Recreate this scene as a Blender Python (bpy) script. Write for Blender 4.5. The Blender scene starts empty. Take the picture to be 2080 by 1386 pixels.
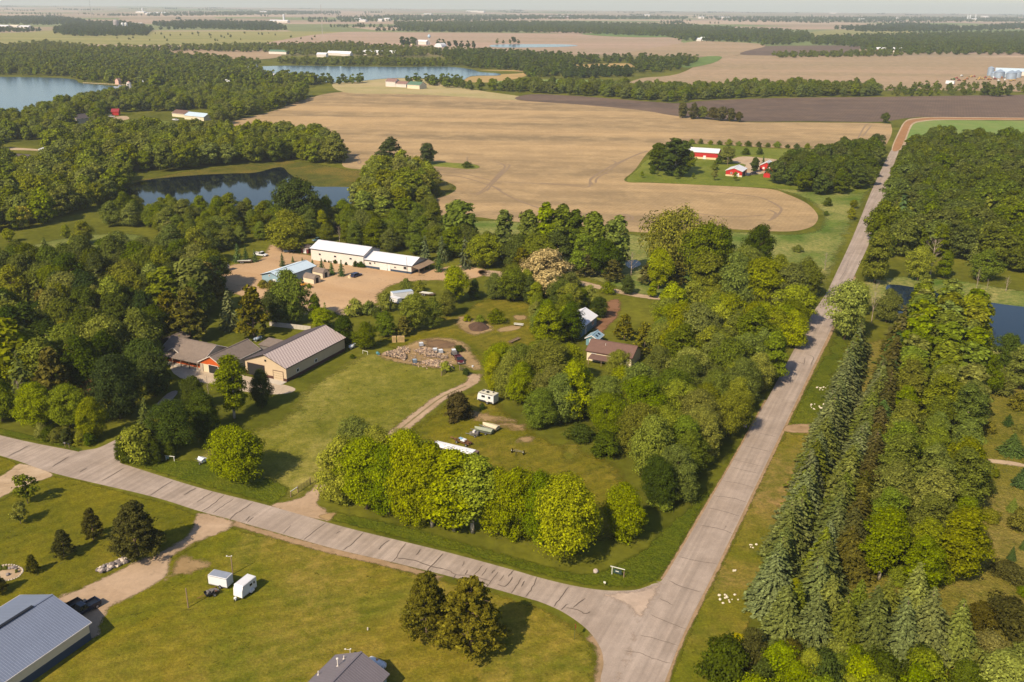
import bpy, bmesh, math, random
import numpy as np
from mathutils import Vector, Matrix, geometry
S = bpy.context.scene
R = math.radians

# ---------------------------------------------------------------- camera
F, H, IW, IH = 1880.0, 95.0, 2080.0, 1386.0
PITCH = math.atan(685 / F); ROLL = math.atan(.009)
fv = np.array([0, math.cos(PITCH), -math.sin(PITCH)]); r0 = np.array([1., 0, 0]); u0 = np.cross(r0, fv)
rv = r0 * math.cos(ROLL) + u0 * math.sin(ROLL); uv = u0 * math.cos(ROLL) - r0 * math.sin(ROLL)
cd = bpy.data.cameras.new('camera'); cam = bpy.data.objects.new('camera', cd); S.collection.objects.link(cam); S.camera = cam
cd.sensor_fit = 'HORIZONTAL'; cd.sensor_width = 36; cd.lens = 36 * F / IW; cd.clip_start = .5; cd.clip_end = 60000
cam.matrix_world = Matrix(((rv[0], uv[0], -fv[0], 0), (rv[1], uv[1], -fv[1], 0), (rv[2], uv[2], -fv[2], H), (0, 0, 0, 1)))

# ---------------------------------------------------------------- sky, sun, exposure
SUN_EL, SUN_FROM = 42.0, 234.0            # the sun stands behind the left shoulder
w = bpy.data.worlds.new('World'); S.world = w; w.use_nodes = True
nt = w.node_tree; sk = nt.nodes.new('ShaderNodeTexSky'); sk.sky_type = 'NISHITA'; sk.sun_disc = False
sk.sun_elevation = R(SUN_EL); sk.sun_rotation = R(90 - SUN_FROM); sk.air_density = 1.0; sk.dust_density = .8
bg = nt.nodes['Background']; wm = nt.nodes.new('ShaderNodeMix'); wm.data_type = 'RGBA'; wm.blend_type = 'MULTIPLY'; wm.inputs[0].default_value = 1; wm.inputs[7].default_value = (1, .97, .93, 1)   # warm white balance
nt.links.new(sk.outputs[0], wm.inputs[6]); nt.links.new(wm.outputs[2], bg.inputs[0]); bg.inputs[1].default_value = .10
sl = bpy.data.lights.new('sun', 'SUN'); sl.energy = 4.8; sl.angle = R(.5); sl.color = (1, .84, .58)
so = bpy.data.objects.new('sun', sl); S.collection.objects.link(so)
sd = Vector((math.cos(R(SUN_EL)) * math.cos(R(SUN_FROM)), math.cos(R(SUN_EL)) * math.sin(R(SUN_FROM)), math.sin(R(SUN_EL))))
so.rotation_euler = sd.to_track_quat('Z', 'Y').to_euler(); so.location = (0, 0, 200)
S.view_settings.view_transform = 'Standard'; S.view_settings.look = 'None'; S.view_settings.gamma = 1
S.view_settings.exposure = .84
S.cycles.max_bounces = 5; S.cycles.diffuse_bounces = 2; S.cycles.glossy_bounces = 2; S.cycles.transmission_bounces = 3
S.cycles.transparent_max_bounces = 12; S.cycles.volume_bounces = 0

# ---------------------------------------------------------------- helpers
C = S.collection
def P(x, y, z=0.0):
    """the point at height z that the photograph shows at (x, y)"""
    d = fv * F + rv * (x - IW / 2) + uv * (IH / 2 - y)
    t = (z - H) / d[2]
    return Vector((d[0] * t, d[1] * t, z))
def Q(p):
    v = np.array([p[0], p[1], p[2] - H]); z = v @ fv
    return IW / 2 + F * (v @ rv) / z, IH / 2 - F * (v @ uv) / z
def PZ(x, y, s, ox, oy, z=0.0):
    return P(ox + x / s, oy + y / s, z)
def hgt(bx, by, ty):
    b = P(bx, by); lo, hi = 0.0, 400.0
    for _ in range(30):
        m = (lo + hi) / 2
        if Q((b.x, b.y, m))[1] > ty: lo = m
        else: hi = m
    return lo
def lin(c): return tuple((v / 255 / 12.92 if v <= 10 else ((v / 255 + .055) / 1.055) ** 2.4) for v in c)
KA = .60
def A(r, g, b, k=1.0):
    c = lin((r, g, b)); return (min(.85, c[0] * KA * k), min(.85, c[1] * KA * k * 1.03), min(.85, c[2] * KA * k * 1.15), 1)
def tag(o, label=None, cat=None, group=None, kind=None):
    if label: o['label'] = label
    if cat: o['category'] = cat
    if group: o['group'] = group
    if kind: o['kind'] = kind
    return o
def empty(name, loc, rz=0, label=None, cat=None, group=None):
    o = bpy.data.objects.new(name, None); C.objects.link(o); o.location = loc; o.rotation_euler = (0, 0, rz); o.empty_display_size = .5
    return tag(o, label, cat, group)

# ---- materials
MATS = {}
def newmat(name):
    m = bpy.data.materials.new(name); m.use_nodes = True; return m, m.node_tree, m.node_tree.nodes['Principled BSDF']
def nd(t, typ, **k):
    n = t.nodes.new(typ)
    for a, b in k.items():
        if a.startswith('i_'):
            key = a[2:]; n.inputs[int(key) if key.isdigit() else key].default_value = b
        else: setattr(n, a, b)
    return n
def coords(t, scale=(1, 1, 1), rot=0, kind='Object'):
    tc = nd(t, 'ShaderNodeTexCoord'); mp = nd(t, 'ShaderNodeMapping'); mp.inputs['Scale'].default_value = scale; mp.inputs['Rotation'].default_value = (0, 0, rot)
    # rotate first, then scale, so that stretched patterns run along the rotated axis
    mr = nd(t, 'ShaderNodeMapping'); mr.inputs['Rotation'].default_value = (0, 0, rot); mp.inputs['Rotation'].default_value = (0, 0, 0)
    t.links.new(tc.outputs[kind], mr.inputs[0]); t.links.new(mr.outputs[0], mp.inputs[0]); return mp.outputs[0]
def noise(t, vec, scale, detail=4, rough=.6, dist=0.0):
    n = nd(t, 'ShaderNodeTexNoise'); n.inputs['Scale'].default_value = scale; n.inputs['Detail'].default_value = detail
    n.inputs['Roughness'].default_value = rough; n.inputs['Distortion'].default_value = dist; t.links.new(vec, n.inputs['Vector']); return n.outputs[0]
def ramp(t, fac, stops, interp='LINEAR'):
    n = nd(t, 'ShaderNodeValToRGB'); e = n.color_ramp.elements; n.color_ramp.interpolation = interp
    while len(e) < len(stops): e.new(.5)
    for i, (p, c) in enumerate(stops): e[i].position = p; e[i].color = c if len(c) == 4 else (*c, 1)
    t.links.new(fac, n.inputs[0]); return n.outputs[0]
def mix(t, fac, a, b, mode='MIX'):
    n = nd(t, 'ShaderNodeMix', data_type='RGBA', blend_type=mode)
    for s, v in ((0, fac), (6, a), (7, b)):
        if hasattr(v, 'links'): t.links.new(v, n.inputs[s])
        else: n.inputs[s].default_value = v
    return n.outputs[2]
def mth(t, op, a, b=0.0, clamp=False):
    n = nd(t, 'ShaderNodeMath', operation=op, use_clamp=clamp)
    for s, v in ((0, a), (1, b)):
        if hasattr(v, 'links'): t.links.new(v, n.inputs[s])
        else: n.inputs[s].default_value = v
    return n.outputs[0]
def g(v): return (v, v, v, 1)
def bump(t, b, fac, strength=.3, dist=.1):
    n = nd(t, 'ShaderNodeBump'); n.inputs['Strength'].default_value = strength; n.inputs['Distance'].default_value = dist
    t.links.new(fac, n.inputs['Height']); t.links.new(n.outputs[0], b.inputs['Normal'])
def edge_alpha(t, b, amount=1.0, scale=.6):
    """ragged border: the sheet thins out towards its rim"""
    at = nd(t, 'ShaderNodeAttribute', attribute_name='edge'); v = coords(t)
    n1 = noise(t, v, scale, 4, .7); n2 = noise(t, v, scale * .13, 3, .6)
    s = mth(t, 'ADD', mth(t, 'MULTIPLY', mth(t, 'SUBTRACT', n1, .5), 1.6 * amount), mth(t, 'MULTIPLY', mth(t, 'SUBTRACT', n2, .5), 1.0 * amount))
    s = mth(t, 'ADD', s, at.outputs['Fac'])
    mr = nd(t, 'ShaderNodeMapRange', interpolation_type='SMOOTHSTEP'); mr.inputs['From Min'].default_value = .15; mr.inputs['From Max'].default_value = .9
    t.links.new(s, mr.inputs[0]); t.links.new(mr.outputs[0], b.inputs['Alpha'])

def grass_mat(name, base, dark, dry, dryness=.5, stripe=None, edge=False, scale=1.0, tall=False):
    if name in MATS: return MATS[name]
    m, t, b = newmat(name); v = coords(t)
    n1 = noise(t, v, .035 * scale, 6, .62, .6); n2 = noise(t, v, .28 * scale, 5, .7, .3); n3 = noise(t, v, 2.2, 4, .75); n4 = noise(t, v, .012 * scale, 4, .6, .8)
    c = mix(t, ramp(t, n1, [(.36, g(0)), (.62, g(1))]), dark, base)
    lo = .66 - .24 * dryness
    dfac = mth(t, 'MULTIPLY', ramp(t, n4, [(lo - .12, g(0)), (lo + .14, g(1))]), ramp(t, n2, [(.35, g(.25)), (.68, g(1))]))
    c = mix(t, dfac, c, dry)
    if stripe is not None:
        wv = nd(t, 'ShaderNodeTexWave', wave_type='BANDS', bands_direction='Y'); t.links.new(coords(t, rot=stripe[0]), wv.inputs[0])
        wv.inputs['Scale'].default_value = stripe[1]; wv.inputs['Distortion'].default_value = 5; wv.inputs['Detail'].default_value = 4; wv.inputs['Detail Scale'].default_value = .4
        c = mix(t, .2, c, mix(t, 1.0, c, ramp(t, wv.outputs[0], [(.25, g(.66)), (.75, g(1.25))]), 'MULTIPLY'))
    c = mix(t, 1.0, c, ramp(t, n3, [(.25, g(.60 if not tall else .5)), (.75, g(1.38 if not tall else 1.75))]), 'MULTIPLY')
    c = mix(t, 1.0, c, ramp(t, n2, [(.3, (.74, .80, .7, 1)), (.7, (1.24, 1.16, 1.2, 1))]), 'MULTIPLY'); c = mix(t, 1.0, c, ramp(t, noise(t, v, .8, 3, .7), [(.3, g(.84)), (.7, g(1.17))]), 'MULTIPLY')
    t.links.new(c, b.inputs['Base Color']); b.inputs['Roughness'].default_value = .95; b.inputs['Specular IOR Level'].default_value = .1
    bump(t, b, mth(t, 'ADD', n3, noise(t, v, .9, 4, .7)), .5 if not tall else .9, .25 if not tall else .7)
    if edge: edge_alpha(t, b)
    MATS[name] = m; return m
def soil_mat(name, c1, c2, c3, rot=0, stretch=(.004, .02), rows=None, edge=False, fine=.9):
    if name in MATS: return MATS[name]
    m, t, b = newmat(name); v = coords(t, (stretch[0], stretch[1], 1), rot)
    n1 = noise(t, v, 1.0, 5, .55, .5); n2 = noise(t, coords(t), .05, 5, .65); n3 = noise(t, coords(t), fine, 4, .7)
    c = mix(t, ramp(t, n1, [(.36, g(0)), (.64, g(1))]), c1, c2)
    c = mix(t, mth(t, 'MULTIPLY', ramp(t, n2, [(.45, g(0)), (.7, g(1))]), .55), c, c3)
    c = mix(t, 1.0, c, ramp(t, n3, [(.25, g(.86)), (.75, g(1.14))]), 'MULTIPLY')
    if rows:
        wv = nd(t, 'ShaderNodeTexWave', bands_direction='X'); t.links.new(coords(t, rot=rows[0]), wv.inputs[0]); wv.inputs['Scale'].default_value = rows[1]
        wv.inputs['Distortion'].default_value = rows[2]; wv.inputs['Detail Scale'].default_value = .02
        c = mix(t, 1.0, c, ramp(t, wv.outputs[0], [(.2, g(1 - rows[3])), (.8, g(1 + rows[3]))]), 'MULTIPLY')
    t.links.new(c, b.inputs['Base Color']); b.inputs['Roughness'].default_value = 1; b.inputs['Specular IOR Level'].default_value = .05
    if edge: edge_alpha(t, b)
    MATS[name] = m; return m
def water_mat(name, c, rough=.08, bs=.06, scale=.8):
    if name in MATS: return MATS[name]
    m, t, b = newmat(name); b.inputs['Base Color'].default_value = c; b.inputs['Roughness'].default_value = rough; b.inputs['IOR'].default_value = 1.33; b.inputs['Specular IOR Level'].default_value = .24 if 'lake' in name else .13
    v = coords(t, (1, .5, 1)); bump(t, b, noise(t, v, scale, 3, .6), bs, .3); MATS[name] = m; return m
def pm(name, c, rough=.6, metal=0.0, var=.12, scale=1.5, spec=.4, streak=None):
    """painted or weathered surface with a little dirt"""
    if name in MATS: return MATS[name]
    m, t, b = newmat(name); v = coords(t); n = noise(t, v, scale, 5, .65); n2 = noise(t, v, scale * .2, 3, .6)
    k = mix(t, 1.0, c, ramp(t, n, [(.25, g(1 - var)), (.75, g(1 + var))]), 'MULTIPLY'); k = mix(t, 1.0, k, ramp(t, n2, [(.3, g(1 - var)), (.7, g(1 + var * .6))]), 'MULTIPLY')
    if streak:
        wv = nd(t, 'ShaderNodeTexWave', bands_direction=streak[0]); t.links.new(v, wv.inputs[0]); wv.inputs['Scale'].default_value = streak[1]; wv.inputs['Distortion'].default_value = streak[3] if len(streak) > 3 else 0
        k = mix(t, 1.0, k, ramp(t, wv.outputs[0], [(.3, g(1 - streak[2])), (.7, g(1 + streak[2]))]), 'MULTIPLY'); bump(t, b, wv.outputs[0], .4, .03)
    t.links.new(k, b.inputs['Base Color']); b.inputs['Roughness'].default_value = rough; b.inputs['Metallic'].default_value = metal; b.inputs['Specular IOR Level'].default_value = spec
    MATS[name] = m; return m
def leaf_mat(name, trans=.22):
    if name in MATS: return MATS[name]
    m = bpy.data.materials.new(name); m.use_nodes = True; t = m.node_tree; t.nodes.remove(t.nodes['Principled BSDF']); out = t.nodes['Material Output']
    oi = nd(t, 'ShaderNodeObjectInfo'); geo = nd(t, 'ShaderNodeNewGeometry')
    hsv = nd(t, 'ShaderNodeHueSaturation'); t.links.new(oi.outputs['Color'], hsv.inputs['Color'])
    t.links.new(mth(t, 'ADD', .488, mth(t, 'MULTIPLY', oi.outputs['Random'], .026)), hsv.inputs['Hue'])
    rnd2 = mth(t, 'FRACT', mth(t, 'MULTIPLY', oi.outputs['Random'], 17.3))
    t.links.new(mth(t, 'ADD', .78, mth(t, 'MULTIPLY', rnd2, .42)), hsv.inputs['Value'])
    t.links.new(mth(t, 'ADD', .82, mth(t, 'MULTIPLY', mth(t, 'FRACT', mth(t, 'MULTIPLY', oi.outputs['Random'], 7.7)), .25)), hsv.inputs['Saturation'])
    c = mix(t, 1.0, hsv.outputs[0], ramp(t, geo.outputs['Random Per Island'], [(0, g(.55)), (.7, g(1.1)), (1, g(1.65))]), 'MULTIPLY')
    d = nd(t, 'ShaderNodeBsdfDiffuse'); tr = nd(t, 'ShaderNodeBsdfTranslucent'); mx = nd(t, 'ShaderNodeMixShader'); mx.inputs[0].default_value = trans
    t.links.new(c, d.inputs[0]); t.links.new(mix(t, 1.0, c, (1.2, 1.25, .5, 1), 'MULTIPLY'), tr.inputs[0]); t.links.new(d.outputs[0], mx.inputs[1]); t.links.new(tr.outputs[0], mx.inputs[2]); t.links.new(mx.outputs[0], out.inputs[0])
    MATS[name] = m; return m

# ---- mesh building
class MB:
    def __init__(s): s.v = []; s.f = []; s.m = []
    def add(s, vs, fs, mi=0):
        o = len(s.v); s.v += [tuple(v) for v in vs]; s.f += [tuple(i + o for i in f) for f in fs]; s.m += [mi] * len(fs); return s
    def box(s, c, d, rz=0, mi=0, ry=0, rx=0):
        M = Matrix.Rotation(rz, 3, 'Z') @ Matrix.Rotation(ry, 3, 'Y') @ Matrix.Rotation(rx, 3, 'X'); c = Vector(c)
        vs = [c + M @ Vector((x * d[0] / 2, y * d[1] / 2, z * d[2] / 2)) for x in (-1, 1) for y in (-1, 1) for z in (-1, 1)]
        return s.add(vs, [(0, 1, 3, 2), (4, 6, 7, 5), (0, 4, 5, 1), (2, 3, 7, 6), (0, 2, 6, 4), (1, 5, 7, 3)], mi)
    def prism(s, pr, y0, y1, mi=0, top=0.0):
        """profile in x-z extruded along y; 'top' narrows it with height"""
        n = len(pr); z0 = min(p[1] for p in pr); z1 = max(p[1] for p in pr)
        def yy(y, z): return y * (1 - top * (z - z0) / max(1e-6, z1 - z0))
        vs = [(p[0], yy(y0, p[1]), p[1]) for p in pr] + [(p[0], yy(y1, p[1]), p[1]) for p in pr]
        return s.add(vs, [tuple(range(n)), tuple(range(2 * n - 1, n - 1, -1))] + [(i, i + n, (i + 1) % n + n, (i + 1) % n) for i in range(n)], mi)
    def tube(s, p0, p1, r0_, r1_=None, n=8, mi=0):
        r1_ = r0_ if r1_ is None else r1_; p0 = Vector(p0); p1 = Vector(p1); d = (p1 - p0)
        if d.length < 1e-6: return s
        q = d.to_track_quat('Z', 'Y'); vs = []
        for p, r in ((p0, r0_), (p1, r1_)):
            vs += [p + q @ Vector((math.cos(a) * r, math.sin(a) * r, 0)) for a in [2 * math.pi * i / n for i in range(n)]]
        return s.add(vs, [(i, (i + 1) % n, (i + 1) % n + n, i + n) for i in range(n)] + [tuple(range(n - 1, -1, -1)), tuple(range(n, 2 * n))], mi)
    def ball(s, c, d, n=8, m=5, mi=0, jit=0, rnd=None):
        vs = [(c[0], c[1], c[2] - d[2])]
        for j in range(1, m):
            a = -math.pi / 2 + math.pi * j / m
            for i in range(n):
                b = 2 * math.pi * i / n; k = 1 + (rnd.uniform(-jit, jit) if rnd else 0)
                vs.append((c[0] + d[0] * math.cos(a) * math.cos(b) * k, c[1] + d[1] * math.cos(a) * math.sin(b) * k, c[2] + d[2] * math.sin(a) * k))
        vs.append((c[0], c[1], c[2] + d[2])); L = len(vs) - 1
        fs = [(0, 1 + (i + 1) % n, 1 + i) for i in range(n)] + [(L, 1 + (m - 2) * n + i, 1 + (m - 2) * n + (i + 1) % n) for i in range(n)]
        for j in range(m - 2):
            fs += [(1 + j * n + i, 1 + j * n + (i + 1) % n, 1 + (j + 1) * n + (i + 1) % n, 1 + (j + 1) * n + i) for i in range(n)]
        return s.add(vs, fs, mi)
    def build(s, name, mats, parent=None, smooth=False, bevel=0):
        me = bpy.data.meshes.new(name); me.from_pydata(s.v, [], s.f)
        for m in (mats if isinstance(mats, (list, tuple)) else [mats]): me.materials.append(m)
        me.polygons.foreach_set('material_index', s.m)
        if smooth: me.polygons.foreach_set('use_smooth', [True] * len(me.polygons))
        bm = bmesh.new(); bm.from_mesh(me); bmesh.ops.recalc_face_normals(bm, faces=bm.faces)
        if bevel: bmesh.ops.bevel(bm, geom=[e for e in bm.edges if e.calc_face_angle(0) > .5], offset=bevel, segments=1, affect='EDGES', clamp_overlap=True)
        bm.to_mesh(me); bm.free(); me.update()
        o = bpy.data.objects.new(name, me); C.objects.link(o)
        if parent: o.parent = parent
        return o
def copy_tree(o, parent=None):
    c = o.copy(); C.objects.link(c)
    if parent: c.parent = parent; c.matrix_parent_inverse.identity()
    for ch in [k for k in o.children]: copy_tree(ch, c)
    return c

# ---- ground sheets
def smooth_poly(pts, closed=True, sub=5):
    out = []; n = len(pts)
    for i in range(n if closed else n - 1):
        p0, p1, p2, p3 = [pts[(i + k) % n] if closed else pts[max(0, min(n - 1, i + k))] for k in (-1, 0, 1, 2)]
        for s_ in range(sub):
            t = s_ / sub
            out.append(.5 * ((2 * p1) + (-p0 + p2) * t + (2 * p0 - 5 * p1 + 4 * p2 - p3) * t * t + (-p0 + 3 * p1 - 3 * p2 + p3) * t ** 3))
    if not closed: out.append(pts[-1])
    return out
def sheet(name, pts, z, mat, edge=None, sub=5, label=None, world=False, extra=None, kind='structure'):
    W = [Vector((p[0], p[1], 0)) for p in pts] if world else [P(*p) for p in pts]
    W = smooth_poly(W, True, sub) if sub else W
    area = sum(W[i].x * W[(i + 1) % len(W)].y - W[(i + 1) % len(W)].x * W[i].y for i in range(len(W)))
    if area < 0: W.reverse()
    n = len(W); vs = [(p.x, p.y, z) for p in W]; fs = []; ea = [1.0 if not edge else 0.0] * n
    if edge:
        B = np.array([(p.x, p.y) for p in W]); D = np.roll(B, -1, 0) - B; L2 = np.maximum((D ** 2).sum(1), 1e-9)
        def bd(q):
            tt = np.clip(((q - B) * D).sum(1) / L2, 0, 1); return math.sqrt(((B + D * tt[:, None] - q) ** 2).sum(1).min())
        pts2 = []
        for i in range(n):
            d = W[(i + 1) % n] - W[i - 1]; d.z = 0
            if d.length < 1e-6: continue
            d.normalize()
            for k in (1.0, 2.2):
                q = W[i] + Vector((-d.y, d.x, 0)) * edge * k; dd = bd(np.array([q.x, q.y]))
                if dd > .82 * edge * min(k, 1.0) and inpoly(q.x, q.y, B): pts2.append((q.x, q.y, min(1.0, dd / edge)))
            for k in (.5,):
                q = W[i] + Vector((-d.y, d.x, 0)) * edge * k; dd = bd(np.array([q.x, q.y]))
                if inpoly(q.x, q.y, B) and i % 2 == 0 and dd > .2 * edge: pts2.append((q.x, q.y, min(1.0, dd / edge)))
        co = [Vector((p.x, p.y)) for p in W] + [Vector((q[0], q[1])) for q in pts2]
        r_ = geometry.delaunay_2d_cdt(co, [], [list(range(n))], 1, 1e-5)
        vs = [(p.x, p.y, z) for p in r_[0]]; fs = [tuple(f) for f in r_[2]]
        ea = []
        for src in r_[3]:
            k = src[0] if src else 0; ea.append(0.0 if k < n else pts2[k - n][2])
    else:
        for tri in geometry.tessellate_polygon([[Vector((p.x, p.y, 0)) for p in W]]): fs.append(tuple(tri))
    fs = [f if (vs[f[1]][0] - vs[f[0]][0]) * (vs[f[2]][1] - vs[f[0]][1]) - (vs[f[1]][1] - vs[f[0]][1]) * (vs[f[2]][0] - vs[f[0]][0]) > 0 else tuple(reversed(f)) for f in fs]
    mi = [0] * len(fs); mats = [mat]
    if extra:
        mats.append(extra[0])
        for li, (line, wd) in enumerate(extra[1]):
            if len(line) < 2: continue
            o = len(vs); zz = z + .010 + li * .0012
            for i, p in enumerate(line):
                d = line[min(i + 1, len(line) - 1)] - line[max(i - 1, 0)]; d.z = 0
                if d.length < 1e-6: d = Vector((1, 0, 0))
                d.normalize(); q = Vector((-d.y, d.x, 0)) * wd / 2 * (.35 if i in (0, len(line) - 1) else 1)
                vs += [(p.x - q.x, p.y - q.y, zz), (p.x + q.x, p.y + q.y, zz)]; ea += [1.0, 1.0]
            for i in range(len(line) - 1): k = o + 2 * i; fs.append((k, k + 2, k + 3, k + 1)); mi.append(1)
    me = bpy.data.meshes.new(name); me.from_pydata(vs, [], fs)
    for m_ in mats: me.materials.append(m_)
    me.polygons.foreach_set('material_index', mi)
    at = me.attributes.new('edge', 'FLOAT', 'POINT'); at.data.foreach_set('value', ea); me.update()
    o = bpy.data.objects.new(name, me); C.objects.link(o); tag(o, label, kind=kind); return o
def inpoly(x, y, poly):
    c = False; n = len(poly)
    for i in range(n):
        x1, y1 = poly[i][0], poly[i][1]; x2, y2 = poly[i - 1][0], poly[i - 1][1]
        if (y1 > y) != (y2 > y) and x < (x2 - x1) * (y - y1) / (y2 - y1) + x1: c = not c
    return c

# ================================================================ GROUND
def far_ground_mat():
    m, t, b = newmat('open_farmland'); v = coords(t)
    # a patchwork of fields far off, grass near by
    br = nd(t, 'ShaderNodeTexBrick', offset=.37, squash=1.0); t.links.new(coords(t, (1, 1, 1), R(-22)), br.inputs['Vector'])
    br.inputs['Scale'].default_value = .0011; br.inputs['Mortar Size'].default_value = .0; br.inputs['Brick Width'].default_value = .95; br.inputs['Row Height'].default_value = .55
    br.inputs['Color1'].default_value = g(0); br.inputs['Color2'].default_value = g(1)
    c = ramp(t, br.outputs['Color'], [(0, A(160, 140, 112)), (.22, A(128, 132, 84)), (.4, A(176, 150, 126)), (.62, A(120, 130, 74)), (.78, A(188, 162, 134)), (1, A(138, 124, 100))], 'CONSTANT')
    n = noise(t, coords(t, (.3, 1, 1)), .008, 5, .6, .4); c = mix(t, 1.0, c, ramp(t, n, [(.3, g(.8)), (.7, g(1.2))]), 'MULTIPLY')
    n1 = noise(t, v, .02, 6, .65, .6); n2 = noise(t, v, .35, 5, .7)
    gr = mix(t, ramp(t, n1, [(.36, g(0)), (.64, g(1))]), A(82, 86, 20), A(116, 114, 34)); gr = mix(t, 1.0, gr, ramp(t, n2, [(.3, g(.7)), (.7, g(1.3))]), 'MULTIPLY')
    sx = nd(t, 'ShaderNodeSeparateXYZ'); t.links.new(v, sx.inputs[0])
    fac = ramp(t, mth(t, 'DIVIDE', sx.outputs[1], 4000), [(.44, g(0)), (.50, g(1))])
    t.links.new(mix(t, fac, gr, c), b.inputs['Base Color']); b.inputs['Roughness'].default_value = 1; b.inputs['Specular IOR Level'].default_value = .05
    return m
gm = MB(); gm.add([(-13000, -600, 0), (13000, -600, 0), (13000, 16500, 0), (-13000, 16500, 0)], [(0, 1, 2, 3)])
tag(gm.build('ground', far_ground_mat()), 'open grassy ground running out to far farmland', kind='structure')

LAWN = grass_mat('mown_lawn', A(126, 114, 22), A(100, 106, 12), A(156, 132, 66), .5, stripe=(R(-22), .1), edge=True)
LAWN_W = grass_mat('west_lawn', A(118, 110, 18), A(94, 96, 10), A(146, 124, 54), .35, stripe=(R(-40), .1), edge=True)
FIELDG = grass_mat('field_grass', A(124, 120, 32), A(104, 106, 18), A(156, 146, 76), .75, edge=True)
TALL = grass_mat('tall_ditch_grass', A(106, 112, 16), A(86, 98, 10), A(126, 122, 40), .1, edge=True, scale=2, tall=True)
VERGE = grass_mat('dry_verge_grass', A(124, 114, 30), A(104, 106, 18), A(160, 130, 82), .4, edge=True, scale=1.6)
MEADOW = grass_mat('rough_meadow', A(136, 126, 46), A(112, 110, 26), A(156, 138, 72), .5, edge=True, scale=1.6, tall=True)
PASTURE = grass_mat('pasture_grass', A(104, 122, 44), A(80, 104, 26), A(168, 156, 92), .8, edge=True, scale=2)
WESTM = grass_mat('pale_meadow', A(120, 126, 58), A(96, 106, 38), A(140, 136, 76), .6, edge=True, scale=2)
MARSH = grass_mat('marsh_grass', A(100, 100, 30), A(78, 84, 20), A(150, 122, 54), .45, edge=True, scale=3, tall=True)
FARMG = grass_mat('farmyard_grass', A(122, 128, 40), A(98, 110, 26), A(142, 140, 60), .3, edge=True)
GRAVEL = soil_mat('gravel', A(178, 150, 120), A(194, 166, 136), A(146, 124, 98), stretch=(.05, .12), rot=R(20), edge=True)
PALEG = soil_mat('pale_gravel', A(196, 170, 138), A(176, 150, 118), A(210, 188, 160), stretch=(.2, .3), edge=True)
YARD = soil_mat('sandy_yard', A(206, 172, 132), A(192, 156, 116), A(166, 138, 108), stretch=(.02, .07), rot=R(26), edge=True, fine=1.4)
DIRT = soil_mat('bare_dirt', A(176, 148, 106), A(156, 128, 88), A(130, 108, 72), stretch=(.1, .16), edge=True)
MULCH = soil_mat('dark_earth', A(116, 92, 70), A(136, 108, 80), A(94, 76, 56), stretch=(.2, .3), edge=True)
REDDIRT = soil_mat('reddish_dirt', A(128, 92, 66), A(146, 108, 80), A(98, 74, 50), stretch=(.1, .16), edge=True)
CONC = soil_mat('concrete', A(204, 184, 158), A(192, 172, 146), A(176, 158, 134), stretch=(.3, .3))
# ploughed land and far fields
BIG = soil_mat('ploughed_soil', A(188, 157, 113), A(146, 124, 92), A(206, 174, 126), rot=R(4), stretch=(.003, .022), rows=(R(24), .16, 1.5, .022), fine=.35)
DARK = soil_mat('dark_ploughed_soil', A(118, 98, 84), A(100, 84, 74), A(136, 114, 94), rot=R(3), stretch=(.003, .016), rows=(R(24), .12, 3, .05), fine=.25)
TAN = soil_mat('tan_soil', A(176, 148, 118), A(156, 136, 104), A(190, 162, 130), rot=R(3), stretch=(.0012, .008), fine=.1)
PINK = soil_mat('pinkish_soil', A(182, 152, 130), A(160, 140, 112), A(196, 164, 140), rot=R(-2), stretch=(.0009, .006), fine=.08)
STUB = soil_mat('pale_stubble', A(190, 168, 124), A(168, 156, 104), A(200, 176, 130), stretch=(.004, .02), fine=.3)
REED = soil_mat('reed_bed', A(196, 162, 108), A(176, 146, 92), A(150, 136, 80), stretch=(.01, .03), fine=.3)
CROP = soil_mat('young_green_crop', A(132, 146, 78), A(116, 140, 66), A(150, 150, 92), rot=R(2), stretch=(.03, .004), rows=(R(0), .12, 1, .08), fine=.3)
OLIVE = soil_mat('olive_strip_crop', A(158, 148, 90), A(134, 134, 72), A(174, 156, 104), stretch=(.0006, .012), fine=.06, rows=(R(90), .018, 1.5, .12))
GREENF = soil_mat('far_green_crop', A(112, 134, 66), A(98, 120, 56), A(130, 144, 80), stretch=(.002, .01), fine=.1)

def Z(pts, s, ox, oy): return [(ox + x / s, oy + y / s) for x, y in pts]
# far fields
sheet('field', [(690, 66), (825, 66), (1161, 69), (1363, 77), (1390, 88), (1500, 96), (1400, 104), (1262, 111), (1077, 108), (960, 101), (790, 98), (560, 96), (560, 84)], .30, PINK, label='wide pinkish tan field beyond the small white farm')
sheet('field', [(-500, 68), (0, 67), (111, 62), (316, 64), (520, 64), (700, 66), (700, 80), (538, 92), (300, 92), (100, 90), (-500, 92)], .25, OLIVE, label='olive strip field left of the radio mast')
sheet('field', [(215, 106), (380, 102), (552, 107), (560, 118), (470, 122), (330, 116)], .25, TAN, label='narrow tan field among the woods at upper left')
sheet('field', [(1380, 89), (1430, 84), (1538, 89), (1552, 96), (1504, 111), (1461, 116), (1330, 113), (1262, 111)], .35, TAN, label='tan field left of the dark square field')
sheet('field', [(1504, 111), (1552, 96), (1568, 94), (1703, 93), (1747, 96), (1720, 110), (1650, 113)], .40, DARK, label='small dark ploughed field below the far wood')
sheet('field', [(1300, 160), (1380, 150), (1461, 116), (1600, 113), (1840, 115), (2080, 117), (2500, 118), (2500, 186), (1960, 184), (1700, 184), (1300, 182)], .20, TAN, label='long tan field above the tree line')
sheet('field', [(1385, 132), (1430, 116), (1466, 116), (1450, 128), (1400, 138)], .45, GREENF, label='small green field left of the tan field')
sheet('field', [(1180, 69), (1290, 66), (1352, 70), (1350, 76), (1250, 75)], .50, GREENF, label='thin green field under the far wood')
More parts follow.
